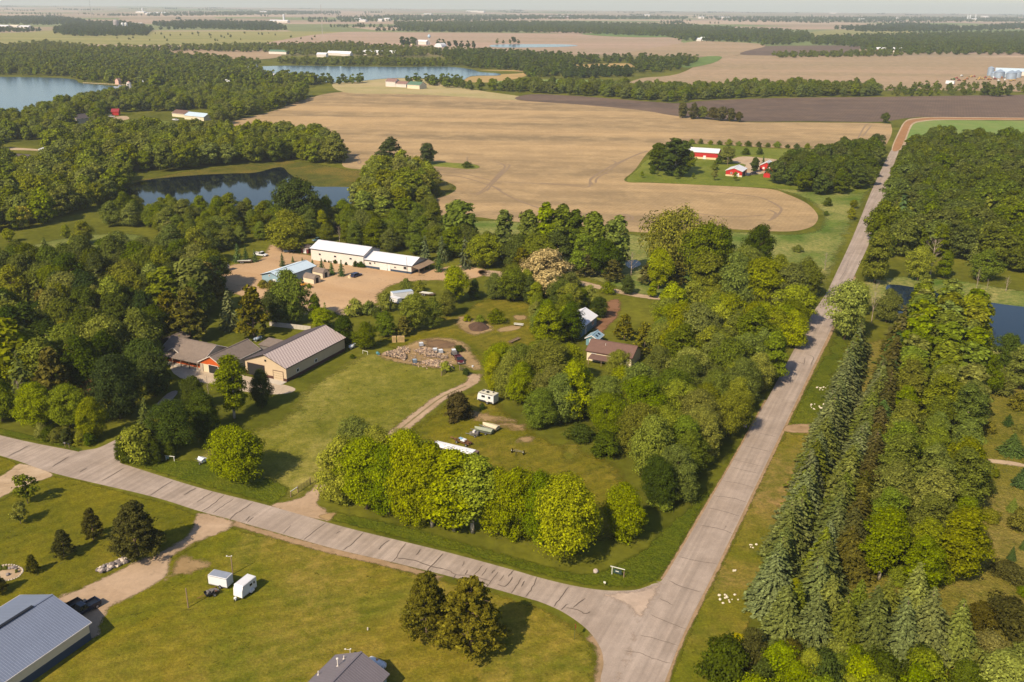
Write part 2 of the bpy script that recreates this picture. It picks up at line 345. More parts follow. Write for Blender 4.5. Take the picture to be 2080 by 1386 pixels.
sheet('field', [(1600, 74), (1700, 61), (1840, 62), (1840, 68), (1700, 72)], .50, OLIVE, label='pale clearing between the far woods')
sheet('field', [(690, 165), (850, 160), (960, 182), (1075, 199), (1050, 204), (850, 192), (700, 188)], .09, STUB, label='pale stubble strip below the house with the green roofed barn')
sheet('reeds', [(945, 158), (1000, 152), (1060, 149), (1050, 143), (970, 143), (1075, 147), (1050, 160), (990, 168), (950, 166)], .07, REED, label='straw coloured reeds at the end of the middle lake', sub=3)
sheet('reeds', [(1141, 134), (1270, 129), (1285, 139), (1180, 146)], .07, REED, label='straw coloured reed patch between the tree bands')
sheet('field', [(1000, 166), (1100, 162), (1230, 164), (1150, 174), (1020, 172)], .08, CROP, label='light green strip behind the tree line')
sheet('field', [(425, 262), (475, 246), (560, 224), (625, 200), (700, 187), (850, 191), (1050, 204), (1180, 213), (1300, 224), (1375, 236), (1500, 248), (1640, 249), (1790, 251), (1811, 258), (1806, 284), (1780, 300), (1660, 303), (1560, 300), (1404, 292), (1330, 300), (1290, 345), (1269, 368), (1330, 372), (1450, 377), (1560, 384), (1599, 395), (1638, 413), (1659, 434), (1660, 449), (1646, 462), (1612, 470), (1560, 470), (1468, 466), (1334, 472), (1280, 471), (1150, 460), (1020, 448), (967, 441), (871, 435), (866, 418), (884, 405), (913, 395), (927, 383), (915, 373), (877, 361), (800, 350), (740, 345), (697, 338), (697, 312), (680, 285), (640, 280), (578, 280), (500, 272)], .05, BIG, sub=6, label='big bare ploughed field in the middle of the view')
sheet('field', [(1050, 203), (1080, 192), (1180, 196), (1370, 210), (1430, 205), (1582, 199.5), (1800, 197), (2080, 193), (2500, 188), (2500, 240), (2080, 243), (1898, 238), (1838, 241), (1783, 248), (1640, 247), (1500, 247), (1375, 236), (1300, 224), (1180, 213)], .11, DARK, label='dark ploughed field across the far side of the big field')
sheet('field', [(1848, 254), (1866, 246.5), (1908, 244.5), (2080, 246), (2400, 247), (2400, 310), (2080, 306), (1942, 292), (1838, 287)], .06, CROP, label='striped green crop field right of the road bend')
# the ploughed field carries tractor tracks
TRK = pm('tyre_track', A(148, 122, 92), 1, var=.1)
tr = [([(0, 480), (60, 490), (95, 515), (60, 570), (10, 630), (-40, 700)], 1), ([(30, 500), (120, 500), (125, 520), (60, 590), (10, 640)], 1), ([(20, 630), (250, 640), (540, 655), (720, 670), (740, 620), (800, 570), (940, 490), (1170, 395)], 1),
      ([(780, 640), (790, 605), (860, 560), (960, 490), (1100, 420), (1180, 400)], 1), ([(760, 655), (740, 610), (830, 550), (930, 490), (900, 470)], 1), ([(0, 660), (60, 700), (140, 745), (270, 800), (360, 830)], 1),
      ([(740, 540), (840, 550)], 1), ([(1500, 690), (1800, 720), (2000, 745), (2080, 770)], 1), ([(1440, 850), (1700, 890), (1950, 890), (2060, 880)], 1), ([(1050, 920), (1060, 900), (1020, 880), (950, 875)], 1), ([(1010, 925), (1030, 900), (990, 880)], 1), ([(700, 660), (560, 650), (350, 640)], 1)]
tl = []
for pl, _ in tr: tl.append((smooth_poly([PZ(x, y, 3.714, 1000, 200) for x, y in pl], False, 5), 1.3))
for pl in ([(0, 800), (60, 830), (105, 870), (60, 930), (0, 960)], [(0, 870), (60, 900), (20, 950)], [(840, 200), (770, 205), (700, 320)], [(810, 210), (740, 300)]):
    tl.append((smooth_poly([PZ(x, y, 3.85, 1560, 200) for x, y in pl], False, 5), 1.3))
for pl in ([(845, 440), (880, 510), (895, 490), (850, 430)], [(1750, 750), (1850, 720), (2000, 560)], [(1800, 760), (1900, 700), (2010, 570)], [(1500, 590), (1700, 620), (1900, 680), (2002, 720)], [(1470, 560), (1700, 590), (1900, 640), (2000, 670)]):
    tl.append((smooth_poly([PZ(x, y, 3.85, 500, 200) for x, y in pl], False, 5), 1.1))
sheet('tractor_tracks', [(1230, 352), (1236, 352), (1236, 353.5), (1230, 353.5)], .075, TRK, sub=0, extra=(TRK, tl), label='dark tractor tracks looping over the big ploughed field')

# near ground
sheet('grass', [(1000, 446), (1280, 474), (1334, 476), (1468, 469), (1612, 474), (1655, 462), (1666, 440), (1640, 410), (1600, 393), (1560, 381), (1640, 384), (1768, 380), (1764, 400), (1730, 483), (1692, 560), (1640, 640), (1500, 640), (1290, 600), (1160, 560), (1000, 520), (880, 470)], .015, PASTURE, edge=5, label='rough green pasture beside the road')
sheet('grass', [(1269, 369), (1290, 345), (1320, 320), (1400, 293), (1560, 301), (1660, 304), (1790, 302), (1800, 312), (1770, 385), (1700, 392), (1560, 383), (1450, 378), (1330, 372)], .062, FARMG, edge=2, label='mown green grass round the red barns')
sheet('grass', [(843, 337), (1150 / 3.85 + 500, 332), (872, 328), (920, 331), (965, 334), (976, 341), (950, 344), (900, 340)], .062, FARMG, edge=1.5, label='grass tongue under the two round field trees')
sheet('marsh', [(230, 375), (300, 362), (390, 346), (480, 336), (560, 326), (640, 332), (720, 345), (800, 350), (880, 362), (925, 375), (925, 385), (884, 405), (866, 430), (780, 455), (690, 470), (600, 450), (440, 440), (300, 420)], .056, MARSH, edge=4, label='reedy marsh grass round the dark pond')
sheet('meadow', [(20, 515), (90, 490), (190, 475), (300, 478), (300, 530), (180, 548), (60, 540)], .02, WESTM, edge=4, label='pale meadow with a few small trees at left')
sheet('field_grass', [(560, 850), (600, 800), (700, 735), (760, 712), (860, 735), (985, 760), (940, 800), (800, 885), (660, 985), (620, 1020), (500, 1000), (380, 960), (420, 900)], .02, FIELDG, edge=5, label='open green paddock in front of the tan metal barn')
sheet('field_grass', [(790, 900), (900, 815), (990, 790), (1100, 880), (1250, 930), (1300, 1000), (1330, 1080), (1200, 1110), (1000, 1060), (760, 980)], .022, LAWN_W, edge=5, label='mown clearing with the parked boats')
sheet('field_grass', [(930, 640), (960, 615), (1010, 603), (1090, 622), (1110, 680), (1080, 740), (960, 745), (840, 720), (760, 700), (800, 660), (860, 640)], .022, LAWN_W, edge=3, label='green strip behind the firewood yard')
sheet('tall_grass', [(238, 938), (300, 935), (420, 935), (560, 975), (590, 1000), (560, 1024), (540, 1025), (400, 988)], .026, TALL, edge=1.6, label='tall green ditch grass left of the dirt track')
sheet('tall_grass', [(665, 1058), (668, 1035), (720, 1042), (900, 1085), (1100, 1142), (1200, 1160), (1290, 1120), (1330, 1085), (1420, 1000), (1500, 890), (1520, 880), (1504, 911), (1443, 1017), (1391, 1107), (1344, 1179), (1276, 1199), (1158, 1187), (1044, 1158), (899, 1119), (738, 1079)], .026, TALL, edge=1.6, label='tall green ditch grass along the road corner')
sheet('lawn', [(470, 1064), (620, 1102), (803, 1146), (994, 1196), (1101, 1228), (1192, 1282), (1219, 1318), (1222, 1386), (1180, 1500), (500, 1520), (-120, 1480), (20, 1330), (150, 1262), (220, 1212), (300, 1165), (350, 1110), (420, 1064)], .02, LAWN, edge=2.5, label='large mown lawn at the bottom of the view')
sheet('lawn', [(-200, 1240), (-150, 1120), (-40, 1040), (0, 1014), (110, 964), (304, 1011), (420, 1048), (440, 1075), (390, 1120), (300, 1170), (150, 1240), (60, 1270)], .023, LAWN_W, edge=1.5, label='mown lawn with young trees at lower left')
sheet('lawn', [(-200, 900), (-100, 905), (0, 926), (40, 943), (0, 968), (-200, 1060)], .022, LAWN_W, edge=1, label='small grass corner at the left edge')
sheet('verge', [(-200, 840), (0, 868), (90, 890), (165, 910), (163, 919), (0, 885), (-200, 845)], .022, TALL, edge=1, label='roadside grass under the left hedge')
sheet('verge', [(1352, 1392), (1392, 1285), (1452, 1164), (1506, 1052), (1589, 879), (1640, 870), (1720, 700), (1745, 700), (1700, 900), (1600, 1130), (1520, 1290), (1470, 1500), (1330, 1500)], .02, VERGE, edge=1.2, label='dry roadside verge right of the main road')
sheet('verge', [(1600, 860), (1612, 832), (1650, 760), (1695, 680), (1730, 690), (1700, 800), (1660, 862)], .03, TALL, edge=1.5, label='fresh green verge with white rubble')
sheet('meadow', [(1500, 1500), (1560, 1290), (1620, 1100), (1690, 850), (1745, 700), (1850, 690), (1990, 720), (2060, 780), (2600, 820), (2600, 1500)], .02, MEADOW, edge=4, label='rough grassland with small spruces at the right edge')
sheet('meadow', [(1740, 580), (1830, 560), (1960, 570), (2100, 590), (2400, 600), (2400, 800), (2020, 760), (1900, 700), (1800, 660)], .015, PASTURE, edge=4, label='green bank round the right pond')
# water
LAKE = water_mat('lake_water', (.035, .065, .10, 1), .18, .12, .25)
POND = water_mat('pond_water', (.003, .006, .011, 1), .05, .02, .8)
POND2 = water_mat('dark_pond_water', (.006, .014, .03, 1), .07, .03, .8)
sheet('lake', [(-700, 148), (0, 157), (140, 161), (165, 170), (240, 176), (300, 180), (240, 186), (190, 193), (130, 205), (0, 240), (-100, 258), (-700, 330)], .5, LAKE, label='blue lake at the left edge with a dock')
sheet('lake', [(470, 143), (500, 137), (600, 134), (700, 135.5), (820, 136.5), (905, 136), (955, 141), (975, 147), (1012, 150), (1012, 154), (960, 155), (942, 163), (930, 165), (870, 160), (790, 160), (700, 168), (640, 166), (600, 160), (540, 152)], .4, LAKE, label='narrow lake beyond the big field')
sheet('pond', [(1000, 92), (1060, 90.5), (1150, 91), (1172, 94), (1120, 96.5), (1010, 97)], .6, LAKE, label='far pond below a few lone trees')
sheet('pond', [(262, 378), (299, 366), (390, 357), (467, 353), (519, 351), (555, 342), (575, 341), (586, 352), (609, 366), (638, 379), (682, 380), (721, 383), (718, 398), (703, 425), (600, 440), (500, 436), (400, 430), (300, 420), (240, 395)], .09, POND, label='dark pond ringed by trees at left')
sheet('pond', [(1802, 580), (1855, 584), (1920, 596), (1984, 610), (2025, 617), (2080, 624), (2300, 650), (2300, 740), (2080, 702), (2020, 706), (1950, 692), (1880, 672), (1828, 645), (1808, 612)], .09, POND2, label='dark blue pond at the right edge')
sheet('pond', [(1270, 532), (1292, 529), (1302, 538), (1280, 546)], .09, POND2, label='tiny pond behind the poplar row')

# roads
def asphalt():
    m, t, b = newmat('asphalt'); v = coords(t); n = noise(t, v, 6, 5, .8); n2 = noise(t, v, .12, 5, .6, .4); n3 = noise(t, coords(t, (.03, 1.2, 1), R(-64.5)), .9, 3, .5)
    c = mix(t, ramp(t, n2, [(.35, g(0)), (.65, g(1))]), A(164, 146, 130), A(180, 162, 146)); c = mix(t, .9, c, mix(t, 1.0, c, ramp(t, n3, [(.3, g(.80)), (.7, g(1.14))]), 'MULTIPLY')); c = mix(t, 1.0, c, ramp(t, noise(t, v, .5, 5, .7, .5), [(.3, g(.9)), (.7, g(1.1))]), 'MULTIPLY')
    c = mix(t, 1.0, c, ramp(t, n, [(.25, g(.82)), (.75, g(1.18))]), 'MULTIPLY'); t.links.new(c, b.inputs['Base Color']); b.inputs['Roughness'].default_value = .9; b.inputs['Specular IOR Level'].default_value = .2; bump(t, b, n, .3, .03); return m
ASPH = asphalt(); SEAL = pm('crack_sealant', A(100, 86, 76), .7, var=.1)
def crk(lst, s, ox, oy, wd):
    out = []
    for pl in lst:
        w = smooth_poly([PZ(x, y, s, ox, oy) for x, y in pl], False, 4) if len(pl) > 1 else []
        for i in range(1, len(w) - 1): w[i] = w[i] + Vector((RC.uniform(-.1, .1), RC.uniform(-.1, .1), 0))
        out.append((w, wd * RC.uniform(.7, 1.25)))
    return out
RC = random.Random(3)
ck = crk([[(0, 620), (60, 580), (125, 535)], [(40, 690), (120, 640), (215, 562)], [(125, 705), (200, 650), (290, 590)], [(255, 760), (300, 710), (340, 690), (440, 622)], [(385, 765), (415, 728)], [(395, 780), (445, 735)], [(675, 865), (735, 800)],
          [(835, 915), (900, 860), (1010, 778)], [(1085, 865), (1125, 845)], [(1143, 995), (1220, 940), (1305, 855)], [(1425, 990), (1450, 955), (1508, 915)], [(1520, 1090), (1560, 1055), (1590, 1000), (1635, 940)], [(1560, 1055), (1700, 1075), (1830, 1120), (1925, 1140)], [(1710, 1035), (1755, 985)], [(1795, 1160), (1840, 1110), (1925, 1020)]], 3.85, 400, 860, .17)
ck += crk([[(750, 210), (860, 235), (910, 262), (1000, 268), (1120, 300)], [(960, 180), (950, 210)], [(1075, 205), (1015, 265)], [(1100, 220), (1065, 270)], [(890, 290), (910, 262)], [(1090, 340), (1130, 290), (1165, 245)], [(965, 262), (980, 235)], [(1125, 255), (1145, 232)], [(1200, 265), (1170, 300)], [(1160, 320), (1215, 330), (1250, 275)], [(1260, 235), (1225, 275)], [(1245, 375), (1275, 330), (1305, 280)],
           [(1305, 335), (1325, 300)], [(1330, 395), (1370, 340), (1400, 275)], [(1500, 455), (1540, 400), (1590, 337)], [(1545, 475), (1585, 440)], [(1575, 462), (1640, 475), (1690, 498), (1720, 485)], [(1615, 462), (1690, 405)]], 2.971, 620, 1080, .15)
ck += crk([[(45, 178), (160, 118)], [(280, 235), (370, 180)], [(425, 265), (465, 240)], [(545, 310), (665, 240)], [(800, 390), (860, 350), (925, 310)], [(985, 385), (1050, 348)]], 2.635, 0, 860, .16)
mk = crk([[(890, 50), (995, 75)], [(820, 120), (965, 155)], [(765, 195), (930, 235)], [(745, 235), (905, 272)], [(705, 308), (800, 325), (870, 347)], [(660, 390), (750, 400), (835, 425)], [(625, 455), (700, 470), (800, 500)], [(580, 545), (700, 570), (760, 592)],
          [(470, 715), (560, 738), (675, 755)], [(420, 845), (500, 880), (590, 905)], [(370, 940), (440, 975)], [(320, 1025), (400, 1060), (510, 1102)], [(260, 1135), (350, 1155), (470, 1192)], [(180, 1220), (260, 1230), (330, 1260), (425, 1285)]], 2.635, 1200, 860, .12)
mk += crk([[(380, 330), (420, 270), (450, 200)], [(300, 560), (320, 540), (350, 500)], [(130, 900), (120, 960)], [(150, 880), (190, 900), (170, 960)], [(60, 930), (130, 950)], [(380, 250), (440, 260)], [(300, 620), (360, 600)]], 3.648, 1600, 480, .14)
MAINL = [(1190, 1470), (1222, 1386), (1262, 1290), (1314, 1196), (1344, 1180), (1375, 1131), (1391, 1105), (1443, 1015.6), (1504, 909), (1600, 735), (1649, 640), (1677, 598), (1696, 560), (1733, 480), (1768, 393), (1790, 345), (1813, 301)]
MAINR = [(1826, 304), (1812, 345), (1799, 400), (1776, 470), (1738, 555), (1712, 612), (1690, 666), (1644, 760), (1587, 879), (1504, 1052), (1450, 1164), (1390, 1285), (1350, 1386), (1312, 1480)]
CROSS = [(-300, 805), (0, 884.7), (163, 919), (237, 939), (400, 990), (540, 1026), (662, 1061), (738, 1081), (899, 1120), (1044, 1159), (1091, 1172.6), (1158, 1189), (1226, 1199.5), (1290, 1199), (1330, 1188), (1362, 1200), (1330, 1300), (1270, 1390), (1222, 1388), (1226, 1349), (1219, 1316), (1192, 1279), (1145, 1245), (1101, 1225), (1068, 1215), (994, 1194), (923, 1174), (803, 1144), (696, 1119.5), (616, 1098), (473, 1057), (402, 1038), (304, 1008), (110, 962), (0, 926), (-300, 845)]
sheet('road', CROSS, .045, ASPH, sub=5, extra=(SEAL, ck), label='cross road with dark sealed cracks running in from the left')
sheet('road', MAINL + MAINR, .055, ASPH, sub=4, extra=(SEAL, mk), label='straight main road running up the right side')
sheet('road_apron', [(1243, 1201), (1293, 1196), (1335, 1180), (1352, 1175), (1340, 1210), (1310, 1260), (1290, 1330), (1262, 1386), (1245, 1386), (1262, 1330), (1285, 1265), (1270, 1235), (1225, 1212)], .075, soil_mat('worn_pale_asphalt', A(196, 172, 150), A(184, 162, 142), A(206, 184, 164), stretch=(.2, .5), rot=R(-30), edge=True), edge=1.4, label='pale worn patch in the mouth of the junction')
sheet('oil_stain', [(1472, 1068), (1480, 1055), (1482, 1066), (1474, 1076), (1464, 1084), (1460, 1088), (1468, 1074)], .075, soil_mat('oil_stain', A(128, 112, 102), A(136, 120, 108), A(120, 104, 96), edge=True), edge=.5, label='grey stain on the main road')
BROWNR = soil_mat('brown_gravel_road', A(168, 124, 84), A(156, 114, 76), A(178, 136, 96), fine=.4)
sheet('road_shoulder', [(1811, 303), (1828, 262), (1836, 249), (1846, 242.5), (1865, 240.2), (1898, 238.4), (2000, 239), (2400, 243), (2400, 245.5), (2000, 244.3), (1908, 244.5), (1874, 247.5), (1859, 251), (1851, 259), (1840, 288), (1845, 291), (1829, 305)], .12, PALEG, label='pale shoulders of the brown gravel road')
sheet('road', [(1813, 303), (1831, 262), (1839, 249.5), (1848, 244.5), (1866, 241.8), (1898, 239.6), (2000, 240.4), (2400, 243.4), (2400, 244.8), (2000, 243.3), (1908, 243), (1872, 245.6), (1856, 249.2), (1847.5, 258), (1836, 288), (1825.5, 305)], .17, BROWNR, label='brown gravel road bending right at the top of the main road')
GSH = soil_mat('road_grit', A(176, 146, 112), A(160, 132, 98), A(142, 120, 86), stretch=(.4, .4), edge=True)
GSH2 = soil_mat('rut_ridge', A(146, 128, 92), A(136, 124, 80), A(124, 112, 70), stretch=(.4, .4), edge=True)
def strip(name, pts, wd, z, mat, edge, label):
    L = smooth_poly([P(*p) for p in pts], False, 4); a, b_ = [], []
    for i, p in enumerate(L):
        d = L[min(i + 1, len(L) - 1)] - L[max(i - 1, 0)]; d.normalize(); q = Vector((-d.y, d.x, 0)) * wd / 2; a.append(p + q); b_.append(p - q)
    return sheet(name, [(p.x, p.y) for p in a + b_[::-1]], z, mat, edge=edge, sub=0, world=True, label=label)
strip('roadside_grit', [(1344, 1402), (1388, 1290), (1452, 1162), (1506, 1050), (1590, 876), (1647, 758), (1692, 668), (1715, 610), (1739, 556)], 1.5, .034, GSH, .55, 'grit along the right edge of the main road')
strip('roadside_grit', [(1343, 1180), (1374, 1131), (1442, 1015), (1503, 909), (1560, 806)], 1.1, .034, GSH, .45, 'grit along the left edge of the main road')
strip('roadside_grit', [(470, 1062), (616, 1104), (700, 1125), (803, 1150), (900, 1177)], 2.4, .034, GSH, .9, 'rough grit along the south edge of the cross road')
strip('roadside_grit', [(1192, 1283), (1221, 1318), (1226, 1349), (1216, 1400)], 3.0, .034, GSH, 1.2, 'rough grit round the inside of the junction')
sheet('dirt_patch', [(1592, 878), (1600, 862), (1660, 862), (1655, 880)], .036, GSH, edge=.9, label='dirt pull-in beside the spruce row')
# drives and yards
sheet('driveway', [(480, 1066), (364, 1124), (345, 1172), (268, 1216), (228, 1234), (214, 1262), (190, 1300), (60, 1300), (110, 1216), (152, 1197), (213, 1170), (273, 1140), (323, 1120), (380, 1083), (400, 1040)], .032, GRAVEL, edge=1.3, label='gravel driveway to the grey metal shed')
sheet('dirt_patch', [(364, 1126), (432, 1140), (420, 1160), (340, 1185), (300, 1205), (330, 1170)], .028, DIRT, edge=2, label='worn dirt beside the gravel driveway')
sheet('driveway', [(46, 940), (112, 964), (60, 985), (0, 1014), (-150, 1100), (-200, 1060), (-60, 990), (0, 966)], .032, PALEG, edge=.8, label='pale gravel drive at the left edge')
sheet('driveway', [(160, 920), (197, 911), (222, 900), (247, 886), (290, 850), (340, 800), (360, 800), (300, 860), (252, 895), (241, 925), (240, 941)], .034, ASPH, label='short asphalt drive through the hedge', sub=4)
sheet('driveway', [(350, 742), (440, 752), (560, 778), (600, 790), (580, 800), (520, 800), (440, 782), (366, 768)], .032, CONC, label='concrete forecourt of the brown house', sub=3)
sheet('dirt_track', [(545, 1030), (605, 1012), (640, 985), (660, 972), (672, 980), (655, 1000), (650, 1025), (668, 1035), (664, 1062)], .034, GRAVEL, edge=1, label='mouth of the dirt track at the cross road')
strip('dirt_track', [(640, 1005), (700, 955), (796, 886), (850, 843), (900, 806), (950, 783), (962, 772), (964, 758)], 4.6, .030, GRAVEL, 1.2, 'two-rut dirt track climbing past the paddock')
strip('track_grass', [(660, 990), (796, 886), (850, 843), (900, 806), (950, 783)], .7, .036, GSH2, .3, 'darker ridge between the ruts of the dirt track')
sheet('dirt_patch', [(842, 690), (890, 682), (941, 692), (965, 710), (985, 740), (985, 775), (950, 782), (962, 762), (930, 742), (890, 752), (830, 745), (780, 735), (760, 720), (800, 708)], .028, DIRT, edge=3, label='bare earth round the firewood piles')
sheet('dirt_patch', [(855, 688), (905, 688), (935, 702), (900, 712), (860, 706)], .031, MULCH, edge=3, label='dark churned earth behind the firewood')
sheet('dirt_patch', [(918, 650), (940, 640), (995, 656), (1005, 672), (960, 684), (925, 668)], .028, DIRT, edge=3, label='bare patch round the dark soil heap')
sheet('dirt_patch', [(1010, 668), (1040, 660), (1062, 664), (1050, 672), (1015, 676)], .028, DIRT, edge=1.5, label='bare patch behind the board stack')
sheet('dirt_patch', [(1040, 640), (1070, 640), (1072, 650), (1045, 652)], .028, DIRT, edge=2, label='faint bare patch in the back paddock')
sheet('dirt_patch', [(1046, 890), (1070, 882), (1092, 890), (1078, 903), (1046, 902)], .03, DIRT, edge=2.4, label='round bare patch in the clearing')
sheet('dirt_patch', [(1000, 854), (1040, 855), (1074, 862), (1064, 878), (1020, 872)], .03, DIRT, edge=3.4, label='bare patch behind the boats')
sheet('dirt_patch', [(930, 838), (960, 832), (1040, 846), (1060, 858), (1000, 862), (950, 854)], .03, DIRT, edge=3.6, label='bare patch beside the purple bush')
sheet('dirt_patch', [(1140, 900), (1180, 898), (1190, 925), (1160, 950), (1130, 930)], .03, VERGE, edge=3, label='dry grass circle in the clearing')
sheet('dirt_patch', [(640, 1050), (668, 1040), (690, 1042), (668, 1060)], .038, DIRT, edge=1, label='bare corner by the dirt track mouth')
sheet('yard', [(425, 558), (470, 536), (520, 530), (540, 500), (562, 496), (590, 510), (640, 518), (700, 532), (800, 548), (880, 545), (930, 538), (985, 545), (992, 560), (930, 574), (872, 572), (810, 578), (778, 598), (770, 618), (710, 626), (690, 636), (650, 644), (600, 640), (540, 640), (500, 610), (450, 588)], .03, YARD, edge=3, label='sandy yard round the white warehouses')
sheet('lane', [(980, 548), (1100, 560), (1180, 570), (1250, 586), (1310, 598), (1400, 606), (1500, 640), (1600, 640), (1645, 650), (1640, 660), (1590, 655), (1500, 652), (1400, 618), (1300, 606), (1240, 594), (1165, 578), (1100, 572), (985, 562)], .03, PALEG, edge=1.2, label='pale gravel lane from the yard to the main road')
sheet('yard', [(1200, 660), (1225, 640), (1230, 612), (1262, 608), (1262, 640), (1240, 665), (1210, 700)], .03, REDDIRT, edge=2, label='reddish dirt yard beside the hidden white house')
sheet('driveway', [(1506, 318), (1560, 322), (1600, 326), (1640, 318), (1645, 330), (1580, 340), (1560, 352), (1500, 358), (1500, 345), (1512, 335), (1480, 328)], .08, PALEG, edge=1.5, label='pale gravel drive among the red barns')
sheet('driveway', [(230, 239), (255, 236), (262, 242), (240, 245)], .08, PALEG, label='short gravel drive by the red shed')
sheet('lawn', [(250, 246), (300, 242), (350, 248), (330, 254), (270, 252)], .07, FARMG, edge=2, label='green lawn below the lakeside houses')
sheet('driveway', [(0, 300), (60, 302), (110, 308), (60, 306), (0, 304)], .07, PALEG, label='narrow gravel drive at the left edge among trees')
sheet('driveway', [(2004, 932), (2040, 934), (2090, 942), (2300, 975), (2300, 990), (2085, 952), (2006, 940)], .03, PALEG, edge=.7, label='short gravel path at the right edge')
sheet('flower_bed', [(-14, 1158), (2, 1150), (24, 1148), (42, 1154), (46, 1162), (34, 1174), (12, 1180), (-14, 1178)], .036, PALEG, edge=.4, label='gravel flower bed with stone rim')
# ================================================================ TREES
NP = np.random.RandomState
LEAF = leaf_mat('leaves'); NEED = leaf_mat('needles', .08)
BARK = pm('bark', A(112, 92, 74), .95, var=.25, scale=3); PALEB = pm('pale_bark', A(196, 182, 158), .9, var=.2, scale=3); DEADB = pm('dead_wood', A(172, 152, 134), .95, var=.2, scale=3)
def quads(name, cen, nor, size, mat, up=None, asp=1.0, rs=None):
    """one mesh of small leaf faces"""
    n = len(cen); nor = nor / np.maximum(np.linalg.norm(nor, axis=1, keepdims=True), 1e-6)
    ref = rs.normal(size=(n, 3)) if up is None else up
    a = np.cross(nor, ref); a /= np.maximum(np.linalg.norm(a, axis=1, keepdims=True), 1e-6); b_ = np.cross(nor, a)
    sz = (np.ones(n) * size if np.isscalar(size) else size)[:, None]
    a = a * sz * .5; b_ = b_ * sz * .5 * asp; j = lambda: 1 + rs.uniform(-.35, .35, (n, 1))
    v = np.stack([cen - a * j() - b_ * .3, cen - b_ * j(), cen + a * j() + b_ * .2, cen + b_ * j()], 1).reshape(-1, 3)
    v += rs.normal(scale=.06, size=v.shape) * np.repeat(sz, 4, 0)
    me = bpy.data.meshes.new(name); me.vertices.add(4 * n); me.vertices.foreach_set('co', v.astype(np.float32).ravel())
    me.loops.add(4 * n); me.loops.foreach_set('vertex_index', np.arange(4 * n, dtype=np.int32)); me.polygons.add(n)
    me.polygons.foreach_set('loop_start', np.arange(0, 4 * n, 4, dtype=np.int32)); me.materials.append(mat); me.update(calc_edges=True); return me
def unit(rs, n):
    v = rs.normal(size=(n, 3)); return v / np.linalg.norm(v, axis=1, keepdims=True)
def crown_broad(name, seed, h, rad, base, nb, per, leaf, br=(.2, .36), peak=.5, flat=1.0, lob=.2):
    rs = NP(seed); cs, rr = [], []; ph = rs.uniform(0, 6.28, 4)
    while len(cs) < nb:
        t = rs.uniform(0, 1); a = rs.uniform(0, 2 * math.pi)
        prof = (math.sin(math.pi * min(1, max(0, (t * .94 + .05))) ** (math.log(.5) / math.log(peak))) ** .55)
        prof *= 1 + lob * math.sin(2 * a + ph[0]) + lob * .8 * math.sin(3 * a + ph[1] + t * 4)
        u = math.sqrt(rs.uniform(.18, 1)); rho = rad * prof * u * .82; z = h * (base + (1 - base) * t * .92)
        r_ = rad * rs.uniform(*br) * (.75 + .25 * prof); cs.append((math.cos(a) * rho, math.sin(a) * rho, z)); rr.append(r_)
    cs = np.array(cs); rr = np.array(rr) * np.exp(rs.normal(0, .22, nb)); wgt = rr ** 2; wgt = wgt / wgt.sum(); n = nb * per; idx = np.sort(rs.choice(nb, n, p=wgt))
    d = unit(rs, n); d[:, 2] = np.where(d[:, 2] < -.25, -d[:, 2] * .8, d[:, 2]); d /= np.linalg.norm(d, axis=1, keepdims=True)
    k = rs.uniform(.62, 1.1, (n, 1)) * np.exp(rs.normal(0, .06, (n, 1)))
    ax_ = cs - np.array([0, 0, h * .3]); ax_ /= np.maximum(np.linalg.norm(ax_, axis=1, keepdims=True), 1e-3); ax_ += rs.normal(0, .35, ax_.shape); ax_ /= np.linalg.norm(ax_, axis=1, keepdims=True)
    off = d * rr[idx][:, None] * k * np.array([.95, .95, .8 * flat]); al = (off * ax_[idx]).sum(1, keepdims=True); pos = cs[idx] + off + ax_[idx] * al * .28   # sprays drawn out along their limb
    out = cs[idx] - np.array([0, 0, h * .45]); out /= np.maximum(np.linalg.norm(out, axis=1, keepdims=True), 1e-3)
    nor = d * 1.0 + out * .35 + unit(rs, n) * .62 + np.array([0, 0, .25])
    return quads(name, pos, nor, leaf * rs.uniform(.6, 1.35, n), LEAF, rs=rs)
def crown_spruce(name, seed, h, rad, tiers, nbr, seg, leaf, droop=.35, dens=1):
    rs = NP(seed); P_, N_, U_ = [], [], []; 
    for i in range(tiers):
        t = (i + .5) / tiers; z = h * (.04 + .95 * t); L = rad * (1 - t) ** .85 * rs.uniform(.86, 1.08) + .12
        nb_ = max(4, int(nbr * (1 - t * .6)))
        for k in range(nb_):
            a = 2 * math.pi * (k + rs.uniform(-.3, .3)) / nb_ + i * 1.7; Lk = L * rs.uniform(.8, 1.15); zz = z + rs.uniform(-.5, .5) * h / tiers
            ca, sa = math.cos(a), math.sin(a); m = max(2, int(seg * (Lk / rad) + 1))
            for q in range(m):
                s_ = (q + .6) / m; x = Lk * s_; dz = -droop * x * (.6 + .6 * s_) + .10 * x
                for _ in range(dens):
                    w_ = Lk * .17 * (1.1 - s_ * .6); o = rs.uniform(-1, 1) * w_
                    P_.append((ca * x - sa * o, sa * x + ca * o, zz + dz - abs(o) * .35 + rs.uniform(-.05, .05)))
                    N_.append((ca * .55 - sa * o / max(w_, .01) * .5, sa * .55 + ca * o / max(w_, .01) * .5, .95 + rs.uniform(-.3, .3))); U_.append((ca, sa, -.3))
    n = len(P_); rs2 = NP(seed + 5); P_ = np.array(P_); N_ = np.array(N_) + unit(rs2, n) * .45
    return quads(name, P_, N_, leaf * rs2.uniform(.7, 1.3, n), NEED, up=np.array(U_), asp=1.5, rs=rs2)
